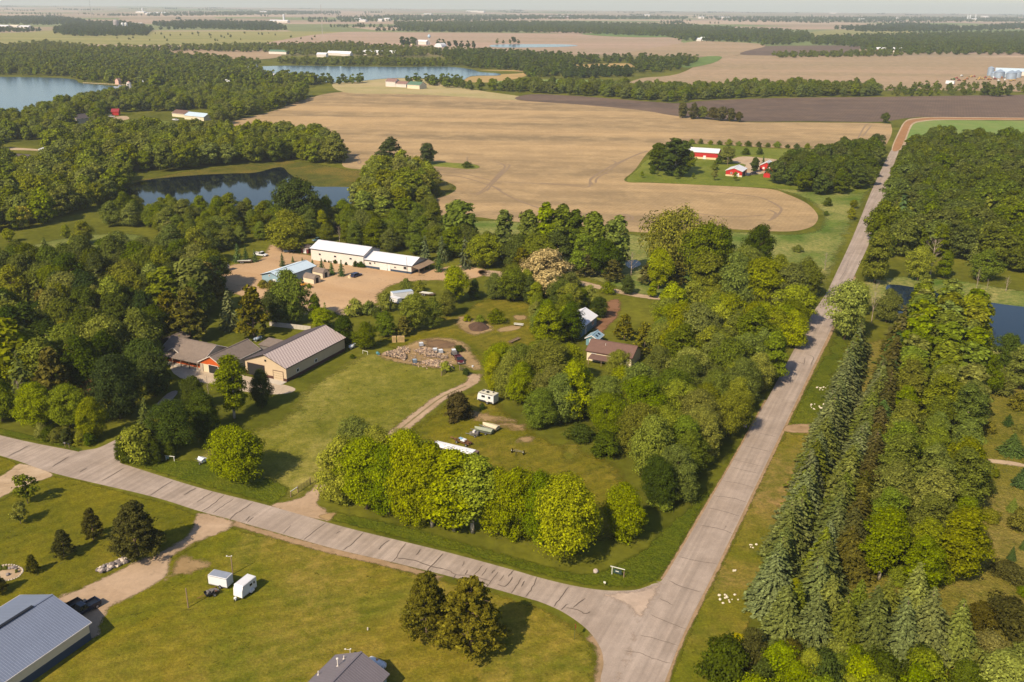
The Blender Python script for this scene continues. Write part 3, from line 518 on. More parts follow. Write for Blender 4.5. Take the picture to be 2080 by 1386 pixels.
def crown_pine(name, seed, h, rad, nb, per, leaf, base=.12):
    rs = NP(seed); P_, N_ = [], []
    for i in range(nb):
        t = rs.uniform(0, 1) ** 1.15; z = h * (base + (1 - base) * t * .97); a = rs.uniform(0, 6.283); L = rad * ((1 - t) ** .7 * .9 + .12) * rs.uniform(.45, 1.08)
        c = np.array([math.cos(a) * L, math.sin(a) * L, z + L * .12]); r_ = rad * rs.uniform(.13, .22) * (1 - .3 * t)
        d = unit(rs, per); d[:, 2] = np.abs(d[:, 2]) * 1.0 - .2; P_.append(c + d * r_ * rs.uniform(.4, 1.1, (per, 1)) * np.array([1.2, 1.2, .75])); N_.append(d + unit(rs, per) * .7 + np.array([0, 0, .3]))
    P_ = np.concatenate(P_); N_ = np.concatenate(N_); return quads(name, P_, N_, leaf * rs.uniform(.7, 1.3, len(P_)), NEED, asp=1.3, rs=rs)
def limbs(name, seed, h, r, mat, top=.75, nl=7, spread=.4, rad=3.0, n=6, twigs=0):
    rnd = random.Random(seed); m = MB(); p = Vector((0, 0, -.3)); segs = 5; pts = [p]
    for i in range(segs): p = Vector((p.x + rnd.uniform(-.12, .12), p.y + rnd.uniform(-.12, .12), h * top * (i + 1) / segs)); pts.append(p)
    for i in range(segs): m.tube(pts[i], pts[i + 1], r * (1 - i / segs * .75), r * (1 - (i + 1) / segs * .75), n)
    def br(p, d, L, r_, dep):
        q = p + d * L * .5 + Vector((rnd.uniform(-.1, .1), rnd.uniform(-.1, .1), rnd.uniform(0, .12))) * L; e = q + (d + Vector((rnd.uniform(-.25, .25), rnd.uniform(-.25, .25), rnd.uniform(.0, .3)))).normalized() * L * .5
        m.tube(p, q, r_, r_ * .7, 5 if dep else 4); m.tube(q, e, r_ * .7, r_ * .25, 4)
        if dep > 0:
            for _ in range(3):
                f = rnd.uniform(.35, .95); d2 = (d + Vector((rnd.uniform(-.8, .8), rnd.uniform(-.8, .8), rnd.uniform(-.1, .6)))).normalized(); br(p.lerp(e, f), d2, L * .5, r_ * .45, dep - 1)
    for i in range(nl):
        t = .25 + .7 * i / nl; k = min(segs - 1, int(t * segs)); b0 = pts[k].lerp(pts[k + 1], t * segs - k); a = i * 2.4 + rnd.uniform(-.4, .4)
        d = Vector((math.cos(a), math.sin(a), rnd.uniform(spread, spread + .6))).normalized(); br(b0, d, rad * rnd.uniform(.65, 1.0) * (1.15 - t * .5), r * .42 * (1.1 - t * .5), twigs)
    o = m.build(name, mat, None, smooth=True); me = o.data; bpy.data.objects.remove(o); return me

PROTO = {}
def proto(key, crowns, trunks): PROTO[key] = (crowns, trunks)
BT = [limbs('trunk', s, 13, .3, BARK, .72, 7, .35, 3.2) for s in (1, 2)]
for lod, (nb, per, leaf) in {'n': (200, 150, .265), 'm': (130, 110, .38), 'f': (80, 62, .66), 'v': (34, 20, 1.7)}.items():
    # (round maple, wide spreading, oval) all 13 m tall
    cr = [crown_broad('crown', 11 + ord(lod), 13, 4.9, .10, nb, per, leaf, peak=.46), crown_broad('crown', 12 + ord(lod), 13, 5.6, .14, nb, per, leaf, (.18, .34), peak=.52, lob=.25),
          crown_broad('crown', 13 + ord(lod), 13, 4.1, .08, nb, per, leaf, (.2, .36), peak=.42)]
    if lod == 'n': cr += [crown_broad('crown', 77, 13, 5.2, .06, nb + 20, per, leaf, (.16, .3), peak=.4, lob=.3)]
    proto('broad' + lod, cr, BT)
PT = [limbs('trunk', 5, 15, .24, PALEB, .85, 9, .8, 1.8)]
proto('poplarn', [crown_broad('crown', 31, 15, 2.7, .12, 150, 110, .27, (.24, .42), peak=.4, lob=.12), crown_broad('crown', 32, 15, 2.4, .16, 140, 110, .27, (.26, .44), peak=.42, lob=.15)], PT)
proto('poplarm', [crown_broad('crown', 33, 15, 3.3, .06, 110, 34, .8, (.22, .38), peak=.42, lob=.12), crown_broad('crown', 34, 15, 2.8, .08, 95, 34, .8, (.24, .4), peak=.45, lob=.12)], PT)
ST = [limbs('trunk', 7, 12, .2, BARK, .95, 0)]
proto('sprucen', [crown_spruce('crown', 41, 12, 3.9, 26, 16, 11, .29, .30, 5), crown_spruce('crown', 42, 12, 3.5, 26, 15, 11, .29, .26, 5), crown_spruce('crown', 43, 12, 4.2, 24, 16, 11, .30, .36, 5)], ST)
proto('sprucem', [crown_spruce('crown', 44, 12, 3.6, 18, 13, 6, .66, .42, 1), crown_spruce('crown', 45, 12, 3.2, 18, 12, 6, .62, .38, 1)], ST)
proto('sprucef', [crown_spruce('crown', 46, 12, 3.6, 12, 9, 3, 1.2, .4, 1)], ST)
PIT = [limbs('trunk', 8, 11, .26, BARK, .93, 12, .05, 3.0)]
proto('pinen', [crown_pine('crown', 51, 11, 3.9, 230, 60, .25), crown_pine('crown', 52, 11, 3.5, 200, 60, .25)], PIT)
proto('pinem', [crown_pine('crown', 53, 11, 3.9, 120, 16, .66), crown_pine('crown', 54, 11, 3.5, 120, 16, .66)], PIT)
proto('bushn', [crown_broad('crown', 61, 4, 2.4, .0, 70, 90, .23, (.24, .42), peak=.4), crown_broad('crown', 62, 4, 2.0, .0, 60, 90, .22, (.26, .44), peak=.36)], [limbs('stem', 9, 4, .1, BARK, .5, 5, .6, 1.3)])
proto('bushm', [crown_broad('crown', 63, 4, 2.6, .0, 44, 44, .42, (.26, .44), peak=.38)], [limbs('stem', 9, 4, .1, BARK, .5, 4, .6, 1.3)])
proto('cedarn', [crown_broad('crown', 65, 6, 1.9, .0, 100, 80, .17, (.25, .4), peak=.32, lob=.05)], [limbs('stem', 10, 6, .1, BARK, .6, 0)])
proto('willowm', [crown_broad('crown', 66, 13, 5.8, .12, 80, 90, .42, (.2, .42), peak=.55, lob=.35)], BT)
proto('younn', [crown_broad('crown', 67, 5, 1.5, .26, 46, 26, .3, (.22, .4), peak=.42)], [limbs('trunk', 12, 5, .07, BARK, .8, 6, .5, 1.2)])
proto('bare', [limbs('crown', 71, 13, .16, DEADB, .8, 15, .75, 3.2, twigs=2), limbs('crown', 72, 13, .15, DEADB, .8, 16, .5, 3.6, twigs=2)], [limbs('trunk', 73, 13, .24, DEADB, .8, 0)])
HREF = {'broad': 13, 'poplar': 15, 'spruce': 12, 'pine': 11, 'bush': 4, 'cedar': 6, 'willow': 13, 'youn': 5, 'bare': 13}
NAMES = {'broad': 'broadleaf_tree', 'poplar': 'poplar_tree', 'spruce': 'spruce_tree', 'pine': 'pine_tree', 'bush': 'shrub', 'cedar': 'cedar_shrub', 'willow': 'willow_tree', 'youn': 'young_tree', 'bare': 'bare_tree'}
CAT = {'broad': 'tree', 'poplar': 'poplar', 'spruce': 'spruce', 'pine': 'pine', 'bush': 'shrub', 'cedar': 'shrub', 'willow': 'willow', 'youn': 'young tree', 'bare': 'bare tree'}
FIRST = {}
RT = random.Random(11)
def F_(r, g_, b_): c = lin((r, g_, b_)); return (c[0] * 1.07, c[1] * 1.02, c[2] * .62, 1)
# foliage colours (true leaf colours, not the sunlit ones)
COL = {'bright': F_(108, 116, 14), 'lime': F_(106, 114, 22), 'mid': F_(86, 98, 18), 'dark': F_(60, 72, 18), 'olive': F_(92, 98, 30), 'deep': F_(48, 62, 20), 'grey': F_(100, 100, 44), 'blue': F_(84, 93, 64), 'bluer': F_(75, 87, 68), 'greeny': F_(80, 88, 40), 'brown': F_(70, 68, 34),
       'pine': F_(80, 78, 24), 'pined': F_(60, 60, 22), 'sprd': F_(60, 78, 48), 'bloss': F_(150, 136, 112), 'purple': F_(66, 62, 26), 'yell': F_(150, 146, 34), 'oak': F_(56, 66, 28), 'maroon': F_(112, 74, 40), 'bare': (1, 1, 1, 1)}
def tree(kind, x, y, h, col, label, group=None, var=None, world=False, wid=1.0):
    p = Vector((x, y, 0)) if world else P(x, y); d = math.hypot(p.x, p.y)
    key = kind
    for s_ in (('n',) if d < 235 else ('m', 'n') if d < 430 else ('f', 'm', 'n') if d < 900 else ('v', 'f', 'm', 'n')) + ('', 'm', 'n'):
        if kind + s_ in PROTO: key = kind + s_; break
    crs, trs = PROTO[key]; rc = RT.randrange(len(crs)) if var is None else var % len(crs)
    root = empty(NAMES[kind], (p.x, p.y, 0), RT.uniform(0, 6.28), label, CAT[kind], group); s = h / HREF[kind] ; sw = s * wid * RT.uniform(.94, 1.06); ec = RT.uniform(.88, 1.14) if kind in ('broad', 'bush', 'willow') else 1.0; root.scale = (sw * ec, sw / ec, s)
    c = bpy.data.objects.new('crown', crs[rc]); C.objects.link(c); c.parent = root; c.color = COL[col] if isinstance(col, str) else col
    if kind not in ('bush', 'cedar') or d < 120:
        tk = bpy.data.objects.new('trunk' if kind != 'bush' else 'stem', RT.choice(trs)); C.objects.link(tk); tk.parent = root
    FIRST.setdefault(key, []).append(c); return root
ONES = ['', 'first', 'second', 'third', 'fourth', 'fifth', 'sixth', 'seventh', 'eighth', 'ninth', 'tenth', 'eleventh', 'twelfth', 'thirteenth', 'fourteenth', 'fifteenth', 'sixteenth', 'seventeenth', 'eighteenth', 'nineteenth']
TENS = {20: 'twent', 30: 'thirt', 40: 'fort', 50: 'fift', 60: 'sixt', 70: 'sevent', 80: 'eight', 90: 'ninet'}
def ordn(i):
    if i < 20: return ONES[i]
    if i < 100:
        t_, o = i // 10 * 10, i % 10; return TENS[t_] + ('ieth' if o == 0 else 'y-' + ONES[o])
    return ('hundred and ' + ordn(i - 100)) if i > 100 else 'hundredth'
BLOCK = []      # world polygons no scattered tree may stand in
def block(pts, ox=0, oy=0, s=1): BLOCK.append([(p.x, p.y) for p in (P(ox + x / s, oy + y / s) for x, y in pts)])
def blocked(x, y): return any(inpoly(x, y, b_) for b_ in BLOCK)
block(MAINL + MAINR); block(CROSS); block([(1755, 480), (1755, 393), (1776, 345), (1798, 300), (1840, 304), (1832, 345), (1822, 400), (1802, 480)][0:0] or [(1722, 480), (1757, 393), (1779, 345), (1802, 298), (1840, 300), (1829, 345), (1815, 400), (1790, 480)])
# roofs, yards and drives that must stay clear of scattered stems
block([(425, 555), (560, 490), (640, 490), (900, 530), (990, 545), (985, 565), (800, 585), (760, 630), (640, 645), (540, 640), (440, 590)])
block([(318, 730), (330, 690), (400, 675), (560, 690), (640, 670), (715, 690), (715, 740), (590, 800), (440, 790), (330, 760)])
block([(1150, 690), (1180, 640), (1220, 620), (1260, 600), (1275, 650), (1245, 690), (1325, 715), (1330, 830), (1240, 835), (1165, 800)])
block([(1280, 372), (1300, 310), (1400, 290), (1560, 295), (1600, 330), (1565, 375), (1400, 376)])
block([(330, 228), (430, 220), (445, 266), (400, 290), (330, 282), (235, 278), (210, 262), (212, 228)]); block([(-10, 290), (112, 290), (122, 345), (70, 362), (-10, 340)])
block([(140, 242), (192, 236), (200, 282), (150, 290)]); block([(1165, 560), (1440, 585), (1440, 612), (1165, 592)])
block([(262, 378), (299, 366), (390, 357), (467, 353), (575, 338), (609, 364), (721, 380), (718, 400), (703, 428), (600, 443), (500, 440), (300, 423), (238, 397)]); block([(1800, 578), (2080, 620), (2300, 650), (2300, 740), (2080, 704), (1880, 674)])
block([(30, 515), (90, 492), (190, 478), (300, 480), (300, 530), (180, 548), (60, 540)])
block([(220, 940), (170, 930), (230, 880), (300, 820), (350, 810), (300, 870)])
block([(-700, 140), (165, 168), (300, 180), (240, 187), (130, 206), (0, 242), (-700, 330)]); block([(470, 143), (600, 134), (905, 136), (1012, 150), (940, 166), (700, 168), (540, 152)])

def scatter(poly, spacing, seed, world=False):
    W = [(p[0], p[1]) for p in poly] if world else [(q.x, q.y) for q in (P(*p) for p in poly)]
    xs = [p[0] for p in W]; ys = [p[1] for p in W]; rnd = random.Random(seed); out = []; y = min(ys); row = 0
    while y < max(ys):
        x = min(xs) + (spacing / 2 if row % 2 else 0)
        while x < max(xs):
            q = (x + rnd.uniform(-.38, .38) * spacing, y + rnd.uniform(-.38, .38) * spacing)
            if inpoly(q[0], q[1], W) and not blocked(*q): out.append(q)
            x += spacing
        y += spacing * .87; row += 1
    return out
# (label of the wood, polygon of its stems, spacing, heights, colours, share of other kinds)
REG = [
 ('left lake wood', [(-250, 330), (-150, 300), (0, 262), (100, 226), (200, 208), (300, 194), (480, 190), (630, 197), (605, 210), (500, 238), (425, 264), (340, 268), (250, 262), (150, 300), (0, 330)], 10.5, (9, 15), ['mid', 'mid', 'dark', 'olive', 'bright'], {}),
 ('wood left of the dark pond', [(-250, 345), (0, 318), (100, 300), (230, 270), (330, 268), (280, 320), (262, 372), (240, 400), (180, 430), (100, 455), (0, 475), (-250, 490)], 9.5, (10, 17), ['mid', 'dark', 'olive', 'mid', 'bright', 'grey'], {}),
 ('far bank of the dark pond', [(285, 352), (280, 310), (400, 285), (560, 292), (640, 292), (690, 312), (702, 332), (640, 334), (560, 328), (470, 336), (400, 346)], 9.5, (11, 17), ['mid', 'mid', 'bright', 'dark', 'grey'], {}),
 ('near bank of the dark pond', [(210, 440), (330, 428), (400, 438), (520, 443), (640, 445), (690, 450), (680, 490), (600, 500), (545, 485), (500, 500), (440, 525), (380, 505), (310, 470), (220, 462)], 8.5, (7, 12), ['mid', 'dark', 'olive', 'mid', 'dark', 'bright'], {}),
 ('wood behind the white warehouses', [(690, 455), (800, 440), (880, 450), (900, 500), (990, 515), (1060, 530), (1150, 555), (1060, 560), (1000, 542), (900, 528), (800, 520), (680, 500)], 8.5, (8, 13), ['mid', 'dark', 'mid', 'bright', 'deep'], {}),
 ('clump between pond and field', [(725, 400), (740, 370), (800, 350), (870, 372), (880, 400), (850, 425), (770, 440), (715, 425)], 8.5, (8, 15), ['olive', 'mid', 'bright', 'grey'], {}),
 ('dark left edge wood', [(-250, 600), (-100, 560), (0, 548), (100, 545), (200, 552), (300, 540), (340, 520), (400, 560), (450, 600), (440, 650), (360, 690), (310, 720), (330, 770), (250, 800), (160, 815), (60, 830), (-250, 840)], 8.2, (10, 16), ['dark', 'mid', 'deep', 'dark', 'olive'], {'pine': .10, 'spruce': .16}),
 ('bright maple block by the road', [(990, 790), (985, 760), (1060, 745), (1150, 762), (1190, 780), (1300, 775), (1300, 700), (1330, 650), (1430, 645), (1530, 670), (1640, 655), (1640, 690), (1590, 745), (1530, 835), (1470, 915), (1395, 985), (1345, 1010), (1300, 960), (1250, 905), (1180, 880), (1100, 860), (1050, 815)], 8.0, (9.5, 14.5), ['bright', 'mid', 'mid', 'bright', 'bright', 'mid', 'olive'], {}),
 ('south of the gravel lane', [(1010, 600), (1080, 585), (1150, 600), (1200, 625), (1170, 690), (1060, 700), (1085, 650), (1075, 615)], 7.5, (7, 11), ['mid', 'dark', 'mid', 'bright'], {}),
 ('between gravel lane and road', [(1400, 590), (1420, 560), (1520, 570), (1600, 580), (1660, 590), (1655, 640), (1560, 632), (1480, 625)], 8.5, (10, 15), ['mid', 'bright', 'olive', 'mid', 'bright'], {}),
 ('oak grove west of the road', [(1570, 372), (1600, 345), (1650, 325), (1700, 315), (1790, 310), (1800, 330), (1768, 385), (1745, 395), (1690, 402), (1620, 388)], 10, (9, 14), ['dark', 'oak', 'dark', 'mid'], {}),
 ('dense wood east of the road', [(1845, 310), (1900, 298), (2080, 300), (2500, 312), (2500, 560), (2300, 590), (2080, 560), (1980, 545), (1900, 530), (1820, 520), (1760, 545), (1780, 480), (1805, 400), (1825, 340)], 10, (10, 16), ['dark', 'mid', 'dark', 'deep', 'olive', 'mid'], {'spruce': .04}),
 ('bottom right edge thicket', [(1490, 1400), (1500, 1340), (1640, 1345), (1750, 1350), (1870, 1350), (1960, 1385), (1960, 1520), (1480, 1520)], 4.8, (3.5, 6), ['mid', 'dark', 'bright', 'mid'], {}),
 ('tree line between ploughed fields', [(960, 184), (1080, 178), (1200, 181), (1400, 190), (1470, 182), (1580, 184), (1600, 180), (1780, 182), (1790, 196), (1580, 198.5), (1430, 203), (1370, 209), (1180, 195), (1080, 190)], 13, (9, 15), ['mid', 'dark', 'olive', 'mid'], {}),
]
BR = []          # every scattered broadleaf: (distance, x, y, h, colour, region)
for ri, (lab, poly, sp, hh, cols, oth) in enumerate(REG):
    for (x, y) in scatter(poly, sp, 100 + ri):
        r_ = RT.random(); h = RT.uniform(*hh); u, v_ = Q((x, y, h * .7)); vis = -40 < u < 2120 and v_ < 1420
        acc = 0; k = 'broad'
        for kk, sh in oth.items():
            acc += sh
            if r_ < acc: k = kk; break
        BR.append((math.hypot(x, y), x, y, h, RT.choice(cols), ri, vis, k))
BR.sort()
# ---- trees that the photograph shows one by one: (kind, x, foot, top, colour, label, width)
HAND = [
 ('broad', 480, 974, 868, 'lime', 'lone yellow-green spreading tree on the paddock left of the dirt track', 1.3),
 ('bush', 930, 850, 800, 'purple', 'round purple-brown bush beside the dirt track', 1.1),
 ('pine', 868, 1292, 1166, 'pine', 'slender left pine of the pair on the bottom lawn', .95), ('pine', 956, 1322, 1176, 'pine', 'bulky right pine of the pair on the bottom lawn', 1.3),
 ('pine', 280, 1128, 1022, 'pined', 'largest dark pine beside the gravel driveway', 1.2), ('pine', 190, 1096, 1033, 'pined', 'small dark pine left of the largest driveway pine'), ('pine', 131, 1132, 1077, 'pined', 'small dark pine between two smaller ones on the lower left lawn', 1.05), ('pine', 68, 1165, 1127, 'pined', 'smallest dark pine above the gravel flower bed'), ('pine', -4, 1206, 1162, 'pined', 'dark pine cut by the left edge of the view', 1.1),
 ('youn', 57, 1023, 964, 'mid', 'taller young shade tree on the lower left lawn', 1.2), ('youn', 42, 1064, 1021, 'olive', 'smaller young shade tree on the lower left lawn', 1.25),
 ('bush', 2, 1158, 1149, 'mid', 'small round shrub in the gravel flower bed', .8),
 # hedge and garden trees by the left road
 ('broad', 80, 868, 778, 'bright', 'yellow-green maple left in the roadside hedge', 1.05), ('broad', 142, 870, 783, 'lime', 'yellow-green maple in the middle of the roadside hedge', 1.05), ('broad', 190, 894, 806, 'bright', 'yellow-green maple nearest to the asphalt drive', .85), ('broad', 5, 855, 770, 'bright', 'yellow-green tree cut by the left edge above the road', .9),
 ('broad', 246, 850, 720, 'deep', 'tall dark maple behind the roadside hedge'), ('broad', 316, 805, 714, 'dark', 'dark rounded tree left of the brown house forecourt', 1.1), ('broad', 395, 832, 764, 'dark', 'dark tree in front of the brown house forecourt', 1.1), ('broad', 415, 880, 794, 'dark', 'round dark tree right of the asphalt drive', 1.05), ('broad', 352, 917, 814, 'deep', 'dark tree beside the mouth of the asphalt drive', .9),
 ('spruce', 301, 884, 806, 'greeny', 'grey-green spruce behind the drive hedge'), ('bush', 284, 932, 868, 'lime', 'tall yellow-green shrub at the mouth of the asphalt drive', 1.0), ('poplar', 476, 850, 716, 'mid', 'cottonwood with a pale trunk in front of the tan metal barn', 1.35), ('broad', 533, 828, 752, 'deep', 'small dark tree at the corner of the tan metal barn', .8),
 ('bare', 424, 806, 754, 'bare', 'thin bare tree on the brown house forecourt', .6), ('bare', 45, 834, 760, 'bare', 'leafless grey tree among the roadside hedge trees', .9), ('bush', 188, 806, 772, 'maroon', 'russet shrub behind the roadside hedge', .9),
 ('poplar', 26, 795, 640, 'olive', 'tall cottonwood left in the dark wood', 1.5), ('poplar', 66, 780, 664, 'olive', 'shorter cottonwood with a leaning pale trunk in the dark wood', 1.4),
 ('spruce', 213, 714, 628, 'blue', 'tallest blue-green spruce in the dark wood'), ('spruce', 251, 720, 650, 'greeny', 'green spruce left of the round pine by the brown house'), ('spruce', 195, 702, 642, 'greeny', 'spruce just left of the tallest blue-green spruce'), ('spruce', 172, 694, 638, 'blue', 'blue-green spruce beside the bare trunk in the dark wood'), ('spruce', 281, 664, 606, 'greeny', 'spruce behind the round pine by the brown house'),
 ('bare', 150, 704, 641, 'bare', 'bare trunk standing left of the spruces in the dark wood', .45), ('pine', 300, 720, 662, 'pine', 'round light green pine left of the brown house', 1.3), ('pine', 388, 692, 585, 'pine', 'big spreading pine behind the brown house', 1.1), ('poplar', 395, 640, 520, 'mid', 'tall cottonwood left of the sandy yard', 1.5), ('poplar', 340, 650, 540, 'mid', 'tall cottonwood behind the big spreading pine', 1.5),
 ('spruce', 468, 668, 588, 'blue', 'blue spruce between two pines behind the brown house', 1.1), ('pine', 516, 686, 580, 'pine', 'tall pine beside the small grey shed', .95), ('broad', 590, 656, 550, 'mid', 'tall green tree in front of the pale blue metal shed', .85), ('broad', 560, 660, 590, 'dark', 'dark tree right of the tall pine'), ('broad', 640, 656, 597, 'mid', 'slim green tree at the lower edge of the sandy yard', .7), ('spruce', 662, 662, 614, 'mid', 'narrow pointed tree at the lower edge of the sandy yard'), ('broad', 655, 672, 626, 'bright', 'green tree behind the tan metal barn roof', 1.1),
 ('broad', 702, 702, 640, 'deep', 'dark tree at the far end of the tan metal barn', 1.1), ('broad', 743, 710, 655, 'mid', 'round tree by the white propane tank', .95), ('spruce', 752, 702, 652, 'blue', 'blue spruce behind the round tree by the propane tank'), ('broad', 784, 684, 632, 'mid', 'green tree left of the pallet stacks', 1.1), ('pine', 820, 682, 642, 'pine', 'pine above the pallet stacks', 1.2),
 ('broad', 842, 672, 598, 'mid', 'large green tree below the white box trailers', 1.0), ('broad', 876, 668, 604, 'mid', 'green tree right of the white box trailers', .9), ('broad', 908, 642, 588, 'olive', 'olive tree below the tall bright maple', .9), ('broad', 925, 614, 541, 'bright', 'tall bright maple at the corner of the sandy yard', .88), ('broad', 963, 608, 568, 'deep', 'dark small tree right of the tall bright maple', .9),
 ('broad', 1005, 608, 556, 'mid', 'green tree at the left end of the hedge behind the paddock'), ('broad', 1042, 612, 548, 'mid', 'green tree left of the cream blossoming tree', 1.1), ('broad', 1075, 615, 562, 'dark', 'dark tree below the cream blossoming tree'), ('broad', 1108, 600, 508, 'bloss', 'cream blossoming tree with a domed crown', 1.45), ('broad', 1138, 620, 568, 'mid', 'green tree right below the cream blossoming tree', 1.2),
 ('broad', 1112, 706, 622, 'mid', 'great round tree left of the hidden white house', 1.15), ('broad', 1160, 690, 616, 'dark', 'dark tree leaning over the white house roof', 1.0), ('broad', 1217, 646, 604, 'deep', 'dark tree behind the white house', .9), ('broad', 1180, 628, 585, 'mid', 'green tree behind the white house roof', 1.0),
 ('spruce', 1358, 714, 655, 'bluer', 'blue spruce alone among the bright maples', 1.1), ('pine', 1308, 716, 655, 'pine', 'pine left of the lone blue spruce', 1.1), ('pine', 1268, 690, 640, 'pine', 'pine behind the brown roofed house', 1.1), ('broad', 1255, 775, 712, 'lime', 'yellow-green tree before the brown roofed house', .8),
 ('bush', 1008, 657, 631, 'mid', 'lone bush on the back paddock', .8), ('bush', 949, 652, 641, 'bright', 'low bush beside the dark soil heap', 1.2), ('bush', 975, 658, 643, 'mid', 'weedy bush right of the dark soil heap', 1.2), ('bush', 826, 588, 569, 'mid', 'left bush above the white box trailers'), ('bush', 852, 592, 573, 'bright', 'right bush above the white box trailers'), ('bush', 784, 630, 599, 'bright', 'tall bush left of the small box trailer', .9), ('bush', 750, 638, 615, 'mid', 'bush at the lower edge of the sandy yard'), ('bush', 722, 640, 612, 'bright', 'light bush at the lower corner of the sandy yard'), ('bush', 768, 645, 628, 'dark', 'dark bush by the branch pile'),
 ('bush', 905, 754, 737, 'bright', 'bright green weed clump on the firewood', 1.1), ('bush', 947, 762, 749, 'deep', 'dark small bush by the end of the dirt track', .9), ('bush', 932, 713, 703, 'deep', 'dark shrub behind the loaded pickup', 1.6), ('bush', 979, 832, 820, 'deep', 'dark small shrub in front of the travel trailer', .8), ('bush', 716, 728, 721, 'dark', 'small shrub beside the tan metal barn'),
 # round the pale warehouses
 ('broad', 586, 512, 428, 'olive', 'broad olive tree at the back of the sandy yard', 1.15), ('broad', 606, 472, 363, 'oak', 'tall dark tree standing over the near bank of the pond', 1.0), ('broad', 662, 462, 398, 'mid', 'green tree at the right end of the pond', .9), ('broad', 655, 478, 428, 'bright', 'bright tree behind the warehouses', .9), ('bare', 690, 492, 453, 'bare', 'bare grey tree behind the long warehouse', .9), ('broad', 720, 496, 449, 'mid', 'round tree behind the long warehouse'),
 ('poplar', 933, 512, 402, 'mid', 'wide poplar standing apart left of the poplar line', 1.4), ('spruce', 864, 530, 478, 'bluer', 'left blue spruce behind the lean-to'), ('spruce', 898, 532, 478, 'bluer', 'right blue spruce behind the lean-to'), ('spruce', 892, 552, 508, 'sprd', 'dark spruce at the corner of the warehouse lean-to'), ('broad', 985, 545, 476, 'bright', 'bright maple at the right side of the yard entrance', 1.1), ('spruce', 945, 545, 480, 'bluer', 'blue spruce half behind the bright yard maple'),
 ('broad', 770, 392, 326, 'olive', 'leaning olive tree right of the pond', 1.2), ('broad', 826, 407, 340, 'mid', 'green tree in the clump by the ploughed field', 1.0), ('broad', 858, 402, 344, 'mid', 'tree on the field side of the clump', 1.0), ('bush', 885, 397, 378, 'olive', 'bush at the tip of the grass strip'), ('poplar', 740, 462, 384, 'mid', 'first poplar of the short row right of the pond', 1.4), ('poplar', 780, 468, 398, 'mid', 'second poplar of the short row right of the pond', 1.4), ('poplar', 820, 470, 400, 'mid', 'third poplar of the short row right of the pond', 1.4), ('poplar', 850, 460, 412, 'mid', 'last poplar of the short row right of the pond', 1.3),
 ('broad', 793, 332, 279, 'oak', 'large dark round oak in the ploughed field', 1.1), ('broad', 868, 334, 291, 'oak', 'second round oak in the ploughed field', 1.1), ('bare', 949, 340, 313, 'bare', 'small sparse tree at the tip of the field grass', 1.3), ('bush', 949, 341, 330, 'dark', 'low scrub under the sparse field tree', 1.4), ('bush', 816, 334, 308, 'lime', 'light shrub between the two oaks', 1.1),
 # poplar line
 ('poplar', 1024, 522, 423, 'mid', 'first poplar of the line before the ploughed field', 1.05), ('poplar', 1073, 527, 421, 'mid', 'second poplar of the line before the ploughed field', 1.05), ('poplar', 1108, 532, 409, 'mid', 'third poplar of the line before the ploughed field', 1.05), ('poplar', 1140, 532, 410, 'mid', 'fourth poplar of the line before the ploughed field', 1.05), ('poplar', 1167, 534, 424, 'dark', 'fifth poplar of the line before the ploughed field', 1.05), ('poplar', 1203, 547, 424, 'mid', 'sixth poplar of the line before the ploughed field', 1.05), ('poplar', 1250, 556, 435, 'mid', 'last poplar of the line before the ploughed field', 1.05),
 ('pine', 1060, 560, 505, 'pine', 'dark pine under the poplar line, left of the gap', 1.2), ('pine', 1190, 562, 515, 'brown', 'brownish pine under the poplar line', 1.4), ('pine', 1245, 572, 528, 'brown', 'brownish pine left of the pale bare tree', 1.4), ('pine', 1320, 578, 528, 'brown', 'brownish pine right of the pale bare tree', 1.4), ('pine', 1370, 582, 532, 'pined', 'dark pine beside the gravel lane', 1.4), ('bare', 1282, 560, 500, 'bare', 'pale bare tree in the gap of the poplar line', .9),
 ('willow', 1345, 562, 436, 'grey', 'feathery willow at the right end of the poplar line', .8), ('willow', 1388, 562, 428, 'grey', 'feathery willow with the highest tip', .7), ('broad', 1430, 574, 455, 'mid', 'tall green tree right of the feathery willows', .8), ('broad', 1462, 572, 458, 'dark', 'tall dark tree right of the feathery willows', .8), ('broad', 1537, 560, 458, 'dark', 'dark tree alone on the pasture edge', .85), ('broad', 1337, 588, 505, 'lime', 'yellow-green tree before the brownish pines', .7),
 ('broad', 1435, 612, 512, 'olive', 'big olive maple above the gravel lane', 1.1), ('broad', 1490, 618, 515, 'mid', 'big green maple above the gravel lane', 1.1), ('broad', 1545, 625, 525, 'olive', 'big olive maple nearer the road above the lane', 1.1), ('broad', 1600, 632, 535, 'mid', 'big maple beside the road above the lane mouth', 1.0), ('broad', 1275, 598, 560, 'dark', 'small dark tree on the near side of the gravel lane'), ('bush', 1235, 596, 576, 'mid', 'bush on the near side of the gravel lane'), ('broad', 1325, 604, 572, 'bright', 'bright small tree on the near side of the gravel lane'),
 ('broad', 1050, 548, 478, 'dark', 'dark low tree between the first poplars of the line', 1.1), ('broad', 1092, 552, 476, 'mid', 'low tree before the third poplar of the line', 1.1), ('broad', 1130, 552, 468, 'dark', 'dark low tree before the fourth poplar of the line', 1.1), ('broad', 1184, 556, 478, 'mid', 'low tree before the fifth poplar of the line', 1.1), ('broad', 1226, 562, 486, 'dark', 'dark low tree before the sixth poplar of the line', 1.1),
 # red barns
